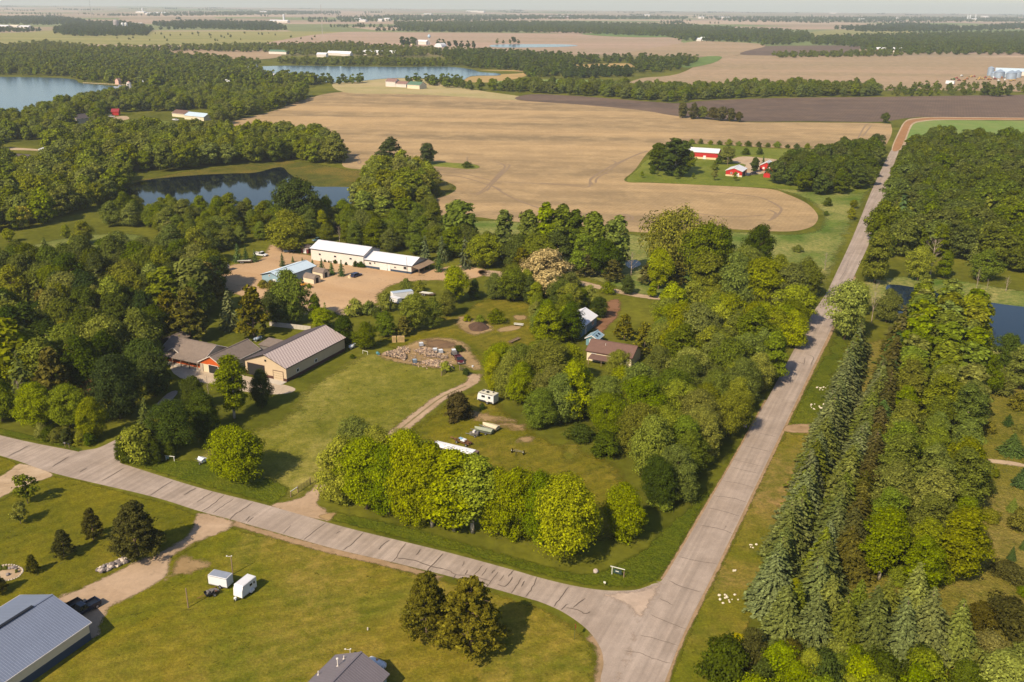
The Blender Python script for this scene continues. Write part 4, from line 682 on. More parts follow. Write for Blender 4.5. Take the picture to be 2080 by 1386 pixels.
 ('poplar', 1337, 347, 288, 'dark', 'left dark cottonwood beside the long red barn', 1.5), ('poplar', 1372, 358, 279, 'oak', 'tallest cottonwood beside the long red barn', 1.9), ('broad', 1397, 345, 305, 'mid', 'green tree touching the long red barn'), ('broad', 1325, 354, 336, 'dark', 'low dark tree at the corner of the farmyard', 1.1), ('broad', 1477, 333, 298, 'olive', 'spreading tree right of the long red barn', 1.4), ('bush', 1515, 315, 303, 'dark', 'left round bush behind the red barns'), ('bush', 1543, 314, 302, 'dark', 'right round bush behind the red barns'), ('broad', 1533, 350, 320, 'dark', 'small tree on the farm drive', .9), ('spruce', 1550, 334, 317, 'sprd', 'small spruce on the farm drive'), ('bush', 1452, 345, 332, 'mid', 'bush between the two red barns'), ('bush', 1460, 333, 320, 'dark', 'shrub below the spreading farm tree'),
 ('youn', 1304, 362, 347, 'mid', 'first sapling along the farmyard edge'), ('youn', 1373, 364, 345, 'mid', 'second sapling along the farmyard edge'), ('youn', 1408, 364, 351, 'mid', 'third sapling along the farmyard edge'), ('youn', 1451, 367, 345, 'grey', 'fourth sapling along the farmyard edge'), ('youn', 1493, 368, 349, 'mid', 'sapling before the small red barn'), ('youn', 1335, 358, 345, 'mid', 'sapling below the left cottonwood'),
 # by the long road
 ('broad', 1798, 250, 229, 'dark', 'lone round tree left of the road bend', 1.1), ('bush', 1681, 419, 404, 'dark', 'left bush on the roadside pasture', .9), ('bush', 1678, 438, 430, 'dark', 'tiny bush on the roadside pasture'), ('broad', 1734, 424, 406, 'olive', 'upper of two bushy trees by the road'), ('broad', 1728, 446, 422, 'olive', 'lower of two bushy trees by the road'), ('bush', 1620, 512, 500, 'olive', 'brownish bush low on the pasture', 1.3), ('bare', 1675, 550, 505, 'bare', 'pale dead tree on the pasture edge', .8),
 ('broad', 1776, 575, 466, 'olive', 'tall olive tree leaning over the main road', .85), ('spruce', 1827, 472, 390, 'sprd', 'tall dark spruce east of the road', .9), ('spruce', 1812, 485, 404, 'greeny', 'grey-green spruce close to the road'), ('bare', 1889, 562, 468, 'bare', 'large dead tree with pale spreading limbs', .95), ('bare', 1982, 592, 537, 'bare', 'slim dead tree on the pond bank', .5), ('bare', 2004, 590, 562, 'bare', 'leaning dead stem on the pond bank', .5), ('bare', 2043, 592, 557, 'bare', 'bare shrub on the pond bank', 1.1), ('bare', 1770, 655, 556, 'bare', 'columnar dead tree behind the spruce row', .42),
 ('broad', 1715, 690, 572, 'bright', 'bright tree overhanging the road above the spruce row', .8), ('broad', 1745, 640, 575, 'lime', 'yellow-green tree beside the columnar dead tree', .8), ('broad', 1800, 655, 588, 'mid', 'green tree at the left end of the right pond', .9), ('broad', 1863, 570, 502, 'bright', 'rounded tree left of the large dead tree', .9), ('broad', 1916, 565, 510, 'mid', 'rounded tree right of the large dead tree', .95), ('broad', 1998, 570, 508, 'mid', 'spreading tree on the far bank of the right pond', 1.2),
 ('pine', 1992, 290, 262, 'sprd', 'tallest pine at the top of the east wood'), ('pine', 2046, 285, 265, 'sprd', 'small pine at the top right of the east wood'), ('pine', 1908, 290, 273, 'sprd', 'small pine at the top left of the east wood'),
 ('broad', 2040, 750, 678, 'dark', 'dark tree on the near bank of the right pond', .7), ('broad', 2070, 790, 700, 'mid', 'tree at the right edge below the pond', 1.0), ('broad', 2000, 800, 720, 'mid', 'tree between the poplars and the right pond', .8), ('broad', 1975, 745, 665, 'mid', 'tree at the pond end of the poplar rows', .8),
 ('spruce', 2054, 922, 880, 'sprd', 'dark bushy spruce above the short gravel path', 1.9), ('spruce', 2047, 864, 841, 'sprd', 'small dark spruce high on the right rough grass', 1.8), ('spruce', 2076, 988, 945, 'sprd', 'dark bushy spruce below the short gravel path', 1.7), ('spruce', 2056, 1038, 1011, 'mid', 'small light green spruce on the right rough grass', 1.3), ('spruce', 2054, 1137, 1109, 'sprd', 'small pointed spruce on the right rough grass', 1.0), ('bush', 2049, 1176, 1146, 'brown', 'wide low brown shrub on the right rough grass', 1.6), ('bush', 1989, 1272, 1228, 'brown', 'brownish shrub right of the near spruces', 1.1), ('bush', 2049, 1280, 1222, 'pined', 'large dark shrub near the bottom right corner', 1.2), ('spruce', 2078, 1116, 1091, 'sprd', 'small spruce cut by the right edge'), ('bush', 2045, 1388, 1332, 'bright', 'bright green bush in the bottom right corner', 1.5), ('bush', 2085, 1360, 1310, 'mid', 'green bush at the right edge near the bottom', 1.3),
 # bottom right garden shrubs
 ('bush', 1467, 1374, 1306, 'dark', 'round dark green shrub nearest to the main road', 1.05), ('cedar', 1524, 1352, 1276, 'pined', 'large dark domed cedar at the bottom', 1.2), ('cedar', 1562, 1358, 1299, 'mid', 'narrow pointed cedar between two domed ones', .6), ('cedar', 1602, 1366, 1298, 'pined', 'right domed cedar at the bottom', 1.2), ('spruce', 1478, 1398, 1362, 'bluer', 'tiny blue spruce at the bottom edge', 1.2), ('bush', 1500, 1312, 1290, 'yell', 'low yellow shrub left of the domed cedar', 1.2), ('broad', 1640, 1392, 1318, 'bright', 'bright leafy shrub right of the domed cedars', .9), ('broad', 1700, 1395, 1330, 'mid', 'leafy green shrub at the bottom of the spruce rows', 1.0), ('broad', 1610, 1225, 1175, 'bright', 'bright small tree caught among the spruces', .7), ('spruce', 1580, 1290, 1190, 'greeny', 'green spruce at the near end of the roadside row', 1.05),
 # meadow trees
 ('broad', 135, 484, 456, 'lime', 'small yellow-green tree on the pale meadow'), ('broad', 171, 497, 449, 'bright', 'largest of the trees standing on the pale meadow', 1.0), ('bush', 148, 499, 483, 'lime', 'yellow-green bush on the pale meadow'), ('broad', 238, 496, 470, 'mid', 'small green tree right on the pale meadow'), ('broad', 166, 528, 499, 'olive', 'small olive tree low on the pale meadow'), ('broad', 100, 548, 498, 'dark', 'dark tree at the near edge of the pale meadow'), ('broad', 232, 545, 496, 'mid', 'green tree at the near edge of the pale meadow'), ('broad', 45, 465, 419, 'yell', 'brightest yellow-green tree left of the pale meadow'), ('broad', 18, 492, 464, 'lime', 'yellow-green tree at the left corner of the pale meadow'),
 ('broad', 348, 508, 451, 'grey', 'greyish tree right of the pale meadow'), ('broad', 402, 538, 463, 'olive', 'broad olive tree above the parked semi-trailers', 1.1), ('spruce', 455, 480, 443, 'bluer', 'blue spruce near the pond wood'), ('bare', 122, 342, 292, 'bare', 'grey bare tree near the parked camper', 1.0),
 # around the clearing
 ('broad', 700, 1018, 888, 'bright', 'left front maple of the row behind the cross road', .95), ('broad', 728, 960, 850, 'mid', 'tallest back maple left of the dirt track', .95), ('broad', 745, 1034, 893, 'bright', 'maple second from the left in the row behind the cross road', .9), ('broad', 790, 1044, 903, 'mid', 'maple third from the left in the row behind the cross road', .9), ('broad', 836, 1058, 892, 'bright', 'maple fourth from the left in the row behind the cross road', .85), ('broad', 770, 985, 868, 'lime', 'small back maple right of the dirt track', .8), ('broad', 825, 1000, 876, 'bright', 'back maple left of the white bus', .9), ('broad', 872, 1022, 893, 'mid', 'back maple before the white bus', .85),
 ('poplar', 878, 1070, 898, 'bright', 'upright maple in the middle of the row behind the cross road', 1.5), ('poplar', 922, 1078, 908, 'lime', 'upright yellow-green maple below the end of the white bus', 1.6), ('poplar', 960, 1082, 920, 'bright', 'upright maple right of the bus end', 1.6), ('broad', 1010, 1084, 950, 'lime', 'yellow-green maple right of the upright maples', .8), ('broad', 1052, 1092, 953, 'bright', 'maple fourth from the right in the row behind the cross road', .85), ('broad', 1098, 1100, 963, 'mid', 'maple third from the right in the row behind the cross road', .85), ('broad', 1150, 1128, 973, 'bright', 'maple nearest to the junction with a spreading crown', 1.0),
 ('broad', 1265, 1090, 985, 'bright', 'rounded maple standing apart near the junction', 1.25), ('broad', 1372, 1010, 905, 'mid', 'dark based maple above the roadside ditch', .9), ('broad', 1335, 1028, 930, 'dark', 'dark tree at the lower corner of the maple block', .9), ('bush', 1345, 1030, 985, 'mid', 'shrub at the lower corner of the maple block', 1.1), ('broad', 1040, 812, 715, 'bright', 'bright maple behind the travel trailer', .9), ('broad', 1005, 790, 715, 'bright', 'bright maple at the bend of the dirt track', .9), ('broad', 1095, 872, 790, 'mid', 'green maple at the back of the clearing', .9), ('bush', 1230, 925, 880, 'dark', 'dark shrub at the edge of the clearing', 1.2), ('bush', 1180, 895, 865, 'dark', 'low dark shrub at the back edge of the clearing', 1.4),
]
for i_, e_ in enumerate(HAND):
    k, x, yb, yt, col, lab = e_[:6]; tree(k, x, yb, max(1.0, hgt(x, yb, yt)), col, lab, var=i_, wid=e_[6] if len(e_) > 6 else 1.0)
# the dark clump at the edge of the ploughed field
for i_, (x, yb, yt) in enumerate([(1386, 240, 209), (1408, 242, 209), (1426, 242, 216), (1448, 244, 218), (1466, 246, 217), (1484, 247, 220), (1500, 248, 227)]):
    tree('broad', x, yb, hgt(x, yb, yt), 'olive' if i_ == 2 else 'brown', ordn(i_ + 1).capitalize() + ' tree from the left in the dark clump at the field edge', 'trees of the dark clump', wid=1.05)
# yard spruces in front of the white warehouses
for i_, (x, yb, yt) in enumerate([(484, 532, 494), (500, 532, 500), (518, 532, 506), (574, 541, 514), (595, 533, 520), (614, 530, 522), (635, 541, 526), (654, 552, 524), (674, 558, 530), (694, 561, 528)]):
    tree('spruce', x, yb, hgt(x, yb, yt), 'sprd', ordn(i_ + 1).capitalize() + ' small spruce from the left in the sandy yard', 'small spruces in the sandy yard', wid=1.05)
for i_, (x, yb, yt) in enumerate([(246, 933, 888), (258, 938, 892), (272, 940, 893), (300, 942, 897), (318, 940, 895), (347, 932, 896), (100, 893, 868), (116, 896, 872), (138, 900, 872), (168, 903, 876), (184, 902, 880), (85, 888, 862)]):
    tree('cedar' if i_ < 6 else 'bush', x, yb, hgt(x, yb, yt), 'dark' if i_ < 6 else ('olive' if i_ % 2 else 'dark'), ('clipped cedar right of the asphalt drive, ' + ordn(i_ + 1) + ' from the drive') if i_ < 6 else ('roadside hedge shrub left of the asphalt drive, ' + ordn(i_ - 5) + ' in its row'), 'clipped cedars right of the drive' if i_ < 6 else 'roadside hedge shrubs', wid=.85 if i_ < 6 else 1)
def row(kind, a, b_, step, hh, cols, lab, group, wid=1.0, jit=.5, skip=()):
    A_, B_ = P(*a), P(*b_); n = max(1, int((B_ - A_).length / step))
    for i in range(n + 1):
        if i in skip: continue
        p = A_.lerp(B_, i / n); tree(kind, p.x + RT.uniform(-jit, jit), p.y + RT.uniform(-jit, jit), RT.uniform(*hh), RT.choice(cols), lab % ordn(i + 1), group, world=True, wid=wid)
row('spruce', (1562, 1240), (1742, 722), 3.7, (9.5, 12.5), ['blue', 'blue', 'greeny', 'blue'], 'blue-green spruce in the roadside row, %s from the near end', 'spruces of the roadside row', 1.28)
row('spruce', (1648, 1250), (1790, 800), 3.8, (9.5, 12.5), ['greeny', 'blue', 'greeny'], 'spruce in the second row from the road, %s from the near end', 'spruces of the second row', 1.35)
row('spruce', (1722, 1165), (1826, 700), 3.9, (9.5, 12.5), ['brown', 'brown', 'pined', 'sprd'], 'dark brownish spruce in the third row from the road, %s from the near end', 'dark spruces of the third row', 1.6)
row('poplar', (1785, 1175), (1874, 625), 6.0, (10, 16.5), ['olive', 'mid', 'mid', 'mid'], 'poplar with a white stem in the left poplar row, %s from the near end', 'poplars of the left row', 1.4)
row('poplar', (1868, 1205), (1926, 635), 5.9, (10, 16.5), ['mid', 'olive', 'mid'], 'poplar in the middle poplar row, %s from the near end', 'poplars of the middle row', 1.45)
row('poplar', (1946, 1175), (1968, 680), 6.2, (9.5, 15.5), ['mid', 'mid', 'olive'], 'poplar in the right poplar row, %s from the near end', 'poplars of the right row', 1.5, skip=(3, 9))
row('bush', (1745, 1150), (1850, 690), 5.5, (2.5, 4.5), ['olive', 'mid', 'brown'], 'undergrowth bush beside the left poplar row, %s from the near end', 'undergrowth beside the left poplar row', 1.0, 1.5)
row('bush', (1826, 1180), (1900, 690), 5.5, (2.5, 5), ['olive', 'mid'], 'undergrowth bush beside the middle poplar row, %s from the near end', 'undergrowth beside the middle poplar row', 1.0, 1.5)
row('bush', (1910, 1180), (1950, 700), 6.5, (2, 4), ['olive', 'mid'], 'undergrowth bush beside the right poplar row, %s from the near end', 'undergrowth beside the right poplar row', 1.0, 1.5)
row('spruce', (1592, 1322), (1930, 1336), 3.9, (10.5, 13), ['greeny', 'blue', 'greeny'], 'spruce in the near cross row at lower right, %s from the left', 'spruces of the near cross row', 1.25)
row('spruce', (1610, 1285), (1850, 1262), 4.2, (9, 11.5), ['greeny', 'olive', 'greeny'], 'spruce behind the near cross row, %s from the left', 'spruces behind the near cross row', 1.15)
row('bush', (1404, 292), (1660, 304), 6.5, (2.2, 4), ['mid', 'dark'], 'low hedge bush behind the red barns, %s from the left', 'hedge bushes behind the red barns', 1.0)
for i_, (x, y) in enumerate([(1990, 850), (2010, 880), (2035, 800), (2070, 830), (1985, 960), (2000, 1000), (2020, 970), (2070, 880), (2010, 1060), (2068, 1075), (1995, 1110), (2075, 1210), (2010, 1330), (1975, 1350)]):
    tree('bush', x, y, RT.uniform(1.6, 4.2), RT.choice(['olive', 'grey', 'mid']), 'wild bush on the rough grass at the right, %s of them down the slope' % ordn(i_ + 1), 'wild bushes on the right rough grass', wid=1.1)

# scattered trees: the nearest are things, the rest of each wood is one mass
nb = sum(1 for o in C.objects if o.name.startswith('broadleaf_tree')); CAPB = 296 - nb; used = 0; rest = {}; cnt = {}
mine = []
for (d, x, y, h, col, ri, vis, k) in BR:
    if h < 7: k = 'bush'
    lim = used < CAPB if k == 'broad' else d < 520
    if vis and lim and d > 0:
        used += (k == 'broad'); mine.append((x, y, h, col, ri, k))
    elif k == 'bush' and vis: mine.append((x, y, h, col, ri, k))
    else: rest.setdefault(ri, []).append((x, y, h, col, d, k))
mine.sort(key=lambda e: Q((e[0], e[1], 0))[0])
for (x, y, h, col, ri, k) in mine:
    cnt[(ri, k)] = cnt.get((ri, k), 0) + 1
    nm = {'broad': 'leafy tree', 'pine': 'pine', 'spruce': 'spruce', 'bush': 'shrub'}[k]; colw = {'bright': 'bright', 'lime': 'yellow-green', 'mid': 'green', 'dark': 'dark', 'deep': 'very dark', 'olive': 'olive', 'grey': 'greyish', 'oak': 'dark'}[col]
    tree(k, x, y, h, ('pine' if k == 'pine' else 'greeny' if k == 'spruce' else col), (colw if k in ('broad', 'bush') else 'dark green') + ' ' + nm + ', ' + ordn(cnt[(ri, k)]) + ' from left, ' + REG[ri][0], 'trees ' + REG[ri][0], world=True)

# ---- woods drawn as one mass each
for k_, (x, y) in {'v': (1012, 86), 'f': (1165, 204)}.items():
    pass
def vfar(x, yb, yt, col, label, wid=1.0): tree('broad', x, yb, hgt(x, yb, yt), col, label, wid=wid)
for i_, (x, yb, yt) in enumerate([(1010, 89, 78), (1022, 89, 81), (1036, 89, 80), (1043, 89, 75), (1053, 89, 80)]): tree('broad', x, yb, hgt(x, yb, yt), 'dark', ordn(i_ + 1) + ' tree from the left beside the far pond', 'lone trees beside the far pond')
for i_, (x, yb, yt) in enumerate([(818, 93, 74), (828, 94, 76), (838, 94, 75), (891, 95, 78), (900, 95, 79), (912, 97, 84), (925, 97, 82), (938, 98, 82), (950, 98, 82), (962, 98, 83)]): tree('broad', x, yb, hgt(x, yb, yt), 'deep', ordn(i_ + 1) + ' tree from the left round the small white farm', 'trees round the small white farm')
for i_, (x, yb, yt) in enumerate([(1999, 194, 166), (2015, 196, 172), (2030, 197, 170), (2048, 195, 172), (1857, 178, 166), (1882, 182, 163), (1905, 180, 168), (1850, 196, 179), (1930, 190, 175)]): tree('broad', x, yb, hgt(x, yb, yt), 'dark', ordn(i_ + 1) + ' tree in the scrub before the grain bins', 'trees before the grain bins')
VF = FIRST['broadv'][:3]; FF = FIRST['broadf'][:3]; MF = FIRST['broadm'][:3]; SF = FIRST.get('sprucef') or FIRST['sprucem']
def gn_wood(name, pts, src, col, label, ref=13):
    me = bpy.data.meshes.new(name); me.from_pydata([(p[0], p[1], 0) for p in pts], [], [])
    a = me.attributes.new('sc', 'FLOAT_VECTOR', 'POINT'); a.data.foreach_set('vector', [v for p in pts for v in (p[2] / ref * p[3], p[2] / ref * p[3], p[2] / ref)])
    r_ = me.attributes.new('ro', 'FLOAT_VECTOR', 'POINT'); r_.data.foreach_set('vector', [v for p in pts for v in (0, 0, p[4])])
    ix = me.attributes.new('ix', 'INT', 'POINT'); ix.data.foreach_set('value', [i % len(src) for i in range(len(pts))])
    o = bpy.data.objects.new(name, me); C.objects.link(o); o.color = col; tag(o, label, kind='stuff'); me.materials.append(LEAF)
    ng = bpy.data.node_groups.new(name, 'GeometryNodeTree'); ng.interface.new_socket('Geometry', in_out='INPUT', socket_type='NodeSocketGeometry'); ng.interface.new_socket('Geometry', in_out='OUTPUT', socket_type='NodeSocketGeometry')
    gi, go = ng.nodes.new('NodeGroupInput'), ng.nodes.new('NodeGroupOutput'); iop = ng.nodes.new('GeometryNodeInstanceOnPoints'); jn = ng.nodes.new('GeometryNodeJoinGeometry')
    for s_ in reversed(src):
        oi = ng.nodes.new('GeometryNodeObjectInfo'); oi.inputs['Object'].default_value = s_; oi.inputs['As Instance'].default_value = True; ng.links.new(oi.outputs['Geometry'], jn.inputs[0])
    def att(nm, ty): n = ng.nodes.new('GeometryNodeInputNamedAttribute'); n.data_type = ty; n.inputs['Name'].default_value = nm; return n.outputs['Attribute']
    ng.links.new(gi.outputs[0], iop.inputs['Points']); ng.links.new(jn.outputs[0], iop.inputs['Instance']); iop.inputs['Pick Instance'].default_value = True
    ng.links.new(att('ix', 'INT'), iop.inputs['Instance Index']); ng.links.new(att('sc', 'FLOAT_VECTOR'), iop.inputs['Scale'])
    er = ng.nodes.new('FunctionNodeEulerToRotation'); ng.links.new(att('ro', 'FLOAT_VECTOR'), er.inputs[0]); ng.links.new(er.outputs[0], iop.inputs['Rotation']); ng.links.new(iop.outputs[0], go.inputs[0])
    md = o.modifiers.new('instances', 'NODES'); md.node_group = ng; return o
def mass(name, pts, label, cols, lodd):
    """split by colour so that the wood keeps its patches"""
    pts = [(x, y, h, RT.uniform(.95, 1.3), RT.uniform(0, 6.28)) for x, y, h in pts]
    if not pts: return
    src = VF if lodd > 1200 else FF if lodd > 430 else MF
    avg = [sum(COL[c][i] for c in cols) / len(cols) for i in range(3)]; gn_wood(name, pts, src, (*avg, 1), label)
for ri, lst in rest.items():
    mass('woodland', [(x, y, h) for x, y, h, c, d, k in lst], 'remaining trees ' + REG[ri][0], REG[ri][4], sum(e[4] for e in lst) / len(lst))
FARW = [
 ('far wood across the middle of the horizon', [(800, 50), (1000, 47), (1200, 50), (1380, 54), (1500, 62), (1640, 70), (1655, 84), (1600, 92), (1568, 93), (1552, 95), (1538, 88), (1380, 83), (1363, 76), (1161, 68), (825, 65)], 30, (11, 17), ['dark', 'mid', 'deep']),
 ('far wood above the long tan field', [(1646, 91), (1660, 80), (1760, 76), (1900, 72), (2080, 70), (2500, 70), (2500, 114), (2080, 113), (1838, 112), (1750, 104), (1747, 97)], 24, (11, 17), ['dark', 'mid', 'deep']),
 ('thin far wood near the right horizon', [(1690, 60), (1840, 50), (1960, 58), (2080, 50), (2500, 48), (2500, 58), (2080, 60), (1900, 66), (1760, 66)], 40, (11, 17), ['deep', 'dark']),
 ('bushy wood at the end of the dark square field', [(1570, 113), (1660, 112), (1760, 108), (1838, 112), (1830, 115), (1700, 117), (1580, 118)], 16, (8, 12), ['dark', 'olive', 'mid']),
 ('wood round the white farm at the upper left', [(110, 62), (160, 50), (250, 48), (310, 62), (300, 73), (160, 75), (112, 70)], 22, (12, 17), ['deep', 'dark']),
 ('wood left of the twin white farms', [(310, 50), (400, 46), (560, 50), (585, 62), (520, 63), (320, 55)], 30, (11, 16), ['deep', 'dark']),
 ('wood at the upper left edge', [(-300, 36), (0, 38), (110, 36), (170, 44), (150, 50), (110, 52), (0, 50), (-300, 52)], 34, (11, 16), ['dark', 'deep']),
 ('tree belt at the left below the far barns', [(-200, 59), (0, 62), (90, 63), (60, 66), (-200, 66)], 22, (10, 15), ['deep', 'dark']),
 ('tree belt crossing the left upper fields', [(-200, 96), (0, 97), (100, 92), (200, 100), (330, 101), (470, 97), (700, 95), (700, 106), (560, 108), (380, 104), (280, 108), (0, 118), (-200, 125)], 17, (9, 14), ['mid', 'olive', 'grey', 'dark']),
 ('tree belt right of the upper fields', [(560, 100), (700, 92), (790, 100), (870, 103), (900, 112), (800, 118), (700, 112), (590, 114)], 17, (9, 14), ['dark', 'mid', 'grey']),
 ('large wood between the two lakes', [(-200, 118), (0, 122), (250, 108), (360, 118), (470, 130), (530, 132), (480, 142), (560, 160), (640, 170), (620, 182), (480, 182), (330, 180), (260, 172), (170, 166), (140, 157), (0, 152), (-300, 146)], 14, (10, 16), ['mid', 'dark', 'olive', 'mid']),
 ('tree band on the far shore of the middle lake', [(560, 128), (700, 126), (840, 128), (950, 132), (905, 135), (820, 135), (700, 134), (600, 133)], 13, (8, 12), ['mid', 'olive', 'dark']),
 ('trees on the near shore of the middle lake', [(560, 156), (640, 166), (700, 168), (790, 162), (870, 162), (945, 168), (960, 184), (900, 178), (860, 172), (790, 166), (700, 172), (650, 172), (600, 168)], 13, (8, 13), ['dark', 'mid']),
 ('wood in the middle between the lake and the tan fields', [(880, 108), (1000, 107), (1060, 112), (1200, 122), (1300, 122), (1420, 122), (1400, 136), (1350, 148), (1280, 150), (1290, 138), (1270, 128), (1140, 132), (1180, 150), (1120, 158), (1060, 160), (1060, 145), (960, 140), (930, 134), (900, 118)], 17, (9, 15), ['mid', 'dark', 'deep']),
 ('dark grove between straw reeds and light strip', [(1140, 148), (1200, 144), (1280, 146), (1285, 156), (1200, 160), (1145, 160)], 12, (9, 13), ['deep', 'deep', 'dark']),
 ('scrub before the grain bins', [(1800, 178), (1990, 172), (2080, 176), (2300, 178), (2300, 192), (2080, 193), (1900, 196), (1800, 195)], 17, (4, 8), ['olive', 'mid', 'dark']),
 ('farm trees on the left horizon', [(300, 30), (560, 24), (700, 26), (690, 29), (500, 32), (300, 34)], 70, (11, 18), ['dark']),
 ('farm trees in the middle of the horizon', [(680, 38), (800, 34), (1000, 33), (1200, 34), (1400, 36), (1390, 40), (1100, 40), (800, 44), (690, 46)], 62, (11, 18), ['dark']),
 ('farm trees on the right horizon', [(1400, 36), (1700, 36), (2080, 38), (2500, 40), (2500, 44), (1900, 46), (1500, 46)], 80, (11, 18), ['dark']),
]
for nm, poly, sp, hh, cols in FARW:
    lst = scatter(poly, sp, hash(nm) % 1000 if False else len(nm) * 7)
    dd = [math.hypot(x, y) for x, y in lst]
    if lst: mass('woodland', [(x, y, RT.uniform(*hh) * (1.0 if sp < 30 else 1.15)) for x, y in lst], nm, cols, sum(dd) / len(dd))
# hedgerows and farm groves beyond, on to the horizon
hp = []
for i in range(150):
    y = 2600 + 12500 * RT.random() ** 1.1; x = RT.uniform(-.62, .62) * y; L = RT.choice([60, 120, 260, 500]); a = R(-24 + RT.choice([0, 90])); n = int(L / 22)
    if inpoly(*Q((x, y, 0)), [(-500, 66), (700, 66), (1363, 77), (1538, 89), (1400, 110), (560, 100), (-500, 95)]): continue
    for k in range(n + 1): hp.append((x + math.cos(a) * k * 22 + RT.uniform(-9, 9), y + math.sin(a) * k * 22 + RT.uniform(-14, 14), RT.uniform(9, 17)))
    if RT.random() < .4: hp += [(x + RT.uniform(-70, 70), y + RT.uniform(-90, 90), RT.uniform(10, 17)) for _ in range(16)]
mass('hedgerows', hp, 'hedgerows and groves scattered over the far farmland', ['dark', 'deep'], 5000)
mass('pasture_trees', [(p.x, p.y, RT.uniform(4, 9)) for p in (P(RT.uniform(230, 640), RT.uniform(68, 84)) for _ in range(38))], 'small trees dotted over the olive strip field', ['dark'], 3000)
# ================================================================ BUILDINGS
AZ = 64.6
WHITE = pm('white_metal_siding', A(226, 214, 200), .5, var=.05, streak=('X', 1.2, .05)); BWHITE = pm('cool_white_siding', A(176, 190, 198), .5, var=.06, streak=('X', 1.2, .05)); TANW = pm('tan_metal_siding', A(208, 184, 150), .55, var=.05, streak=('X', 1.4, .05))
CREAM = pm('cream_siding', A(232, 214, 180), .6, var=.05); GREYW = pm('grey_board_wall', A(122, 116, 112), .8, var=.15); REDW = pm('red_metal_siding', A(196, 34, 30), .5, var=.08, streak=('X', 1.0, .06)); DRED = pm('dark_red_wall', A(128, 44, 40), .7)
NAVY = pm('dark_blue_wainscot', A(52, 70, 90), .55, var=.08); BROWNP = pm('dark_brown_trim', A(84, 50, 42), .6); BLUEP = pm('pale_blue_siding', A(150, 178, 190), .5, var=.06, streak=('X', 1.2, .05)); TEAL = pm('blue_grey_boards', A(112, 150, 158), .6, var=.1)
RGREY = pm('blue_grey_metal_roof', A(134, 142, 160), .42, .25, var=.05); RGREY2 = pm('grey_metal_roof', A(132, 122, 124), .45, .2, var=.05); RWHITE = pm('white_metal_roof', A(228, 226, 226), .5, var=.04, scale=.8); RBLUE = pm('pale_blue_metal_roof', A(196, 212, 222), .5, var=.05)
RDARK = pm('dark_metal_roof', A(92, 80, 78), .5, .1, var=.06); SHING = pm('brown_grey_shingles', A(132, 116, 104), .95, var=.16, scale=5); SHINGB = pm('brown_shingles', A(118, 88, 76), .95, var=.1, scale=5); RGREEN = pm('green_metal_roof', A(96, 128, 100), .5); RRED = pm('reddish_roof', A(142, 108, 98), .8)
GLASS = pm('dark_window_glass', (.01, .014, .02, 1), .08, spec=.6, var=.02); DOORW = pm('white_door', A(240, 232, 222), .5, var=.04); BLACK = pm('black_trim', A(30, 30, 36), .5); DARKIN = pm('painted_dark_interior', A(34, 32, 34), .9); ORANGE = pm('orange_stained_boards', A(206, 92, 28), .6, var=.12, streak=('X', 2, .08)); WOOD = pm('weathered_wood', A(150, 124, 98), .9, var=.2, scale=4); WOODD = pm('dark_wood', A(96, 74, 58), .9, var=.2); STONE = pm('stone', A(186, 168, 148), .9, var=.25, scale=3); CONC2 = pm('concrete_wall', A(200, 188, 170), .9, var=.1)  # DARKIN panels stand for open doorways; the unlit inside is put into their colour
def hatch_roof():
    """metal roof with a worn criss-cross of pale frost-like rubbing"""
    m, t, b = newmat('worn_cross_marked_roof'); v = coords(t); c = A(204, 186, 172)
    for dr, sc in (('DIAGONAL', .62), ('X', 1.1)):
        wv = nd(t, 'ShaderNodeTexWave', bands_direction=dr); t.links.new(v, wv.inputs[0]); wv.inputs['Scale'].default_value = sc; wv.inputs['Distortion'].default_value = .6
        c = mix(t, 1.0, c, ramp(t, wv.outputs[0], [(.3, (.78, .74, .78, 1)), (.6, g(1.15))]), 'MULTIPLY')
    t.links.new(c, b.inputs['Base Color']); b.inputs['Roughness'].default_value = .4; b.inputs['Metallic'].default_value = .15; return m
HATCH = hatch_roof()
def opening(root, side, W, L, kind, at, wd, ht, sill, mat, frame=DOORW, eave=3):
    """side r/l/f/b in the local frame: x across, y along the ridge"""
    off = {'r': (W / 2, at), 'l': (-W / 2, at), 'f': (at, -L / 2), 'b': (at, L / 2)}[side]; nx, ny = {'r': (1, 0), 'l': (-1, 0), 'f': (0, -1), 'b': (0, 1)}[side]
    def bx(c, w_, h_, d_, o): return (MB().box((off[0] + nx * o, off[1] + ny * o, c), (d_ if nx else w_, w_ if nx else d_, h_)))
    m = MB(); zc = sill + ht / 2
    for (dx, dz, ww, hh) in ((0, ht / 2 + .06, wd + .24, .12), (0, -ht / 2 - .06, wd + .24, .12), (-wd / 2 - .06, 0, .12, ht), (wd / 2 + .06, 0, .12, ht)):
        m.box((off[0] + nx * .05 + (dx if not nx else 0), off[1] + ny * .05 + (dx if nx else 0), zc + dz), (.1 if nx else ww, ww if nx else .1, hh))
    f = m.build(kind, frame, root); bx(zc, wd, ht, .06, .035).build('pane' if kind == 'window' else 'panel', mat, f)
    if kind in ('garage_door', 'door') and mat is not DARKIN:
        h = MB(); 
        if kind == 'garage_door':
            for k in range(1, 4): h.box((off[0] + nx * .07, off[1] + ny * .07, sill + ht * k / 4), (.02 if nx else wd, wd if nx else .02, .03))
        else: h.box((off[0] + nx * .1 + (0 if nx else wd * .35), off[1] + ny * .1 + (wd * .35 if nx else 0), sill + ht * .48), (.08, .08, .1))
        h.build('door_seam' if kind == 'garage_door' else 'handle', BLACK, f)
    return f
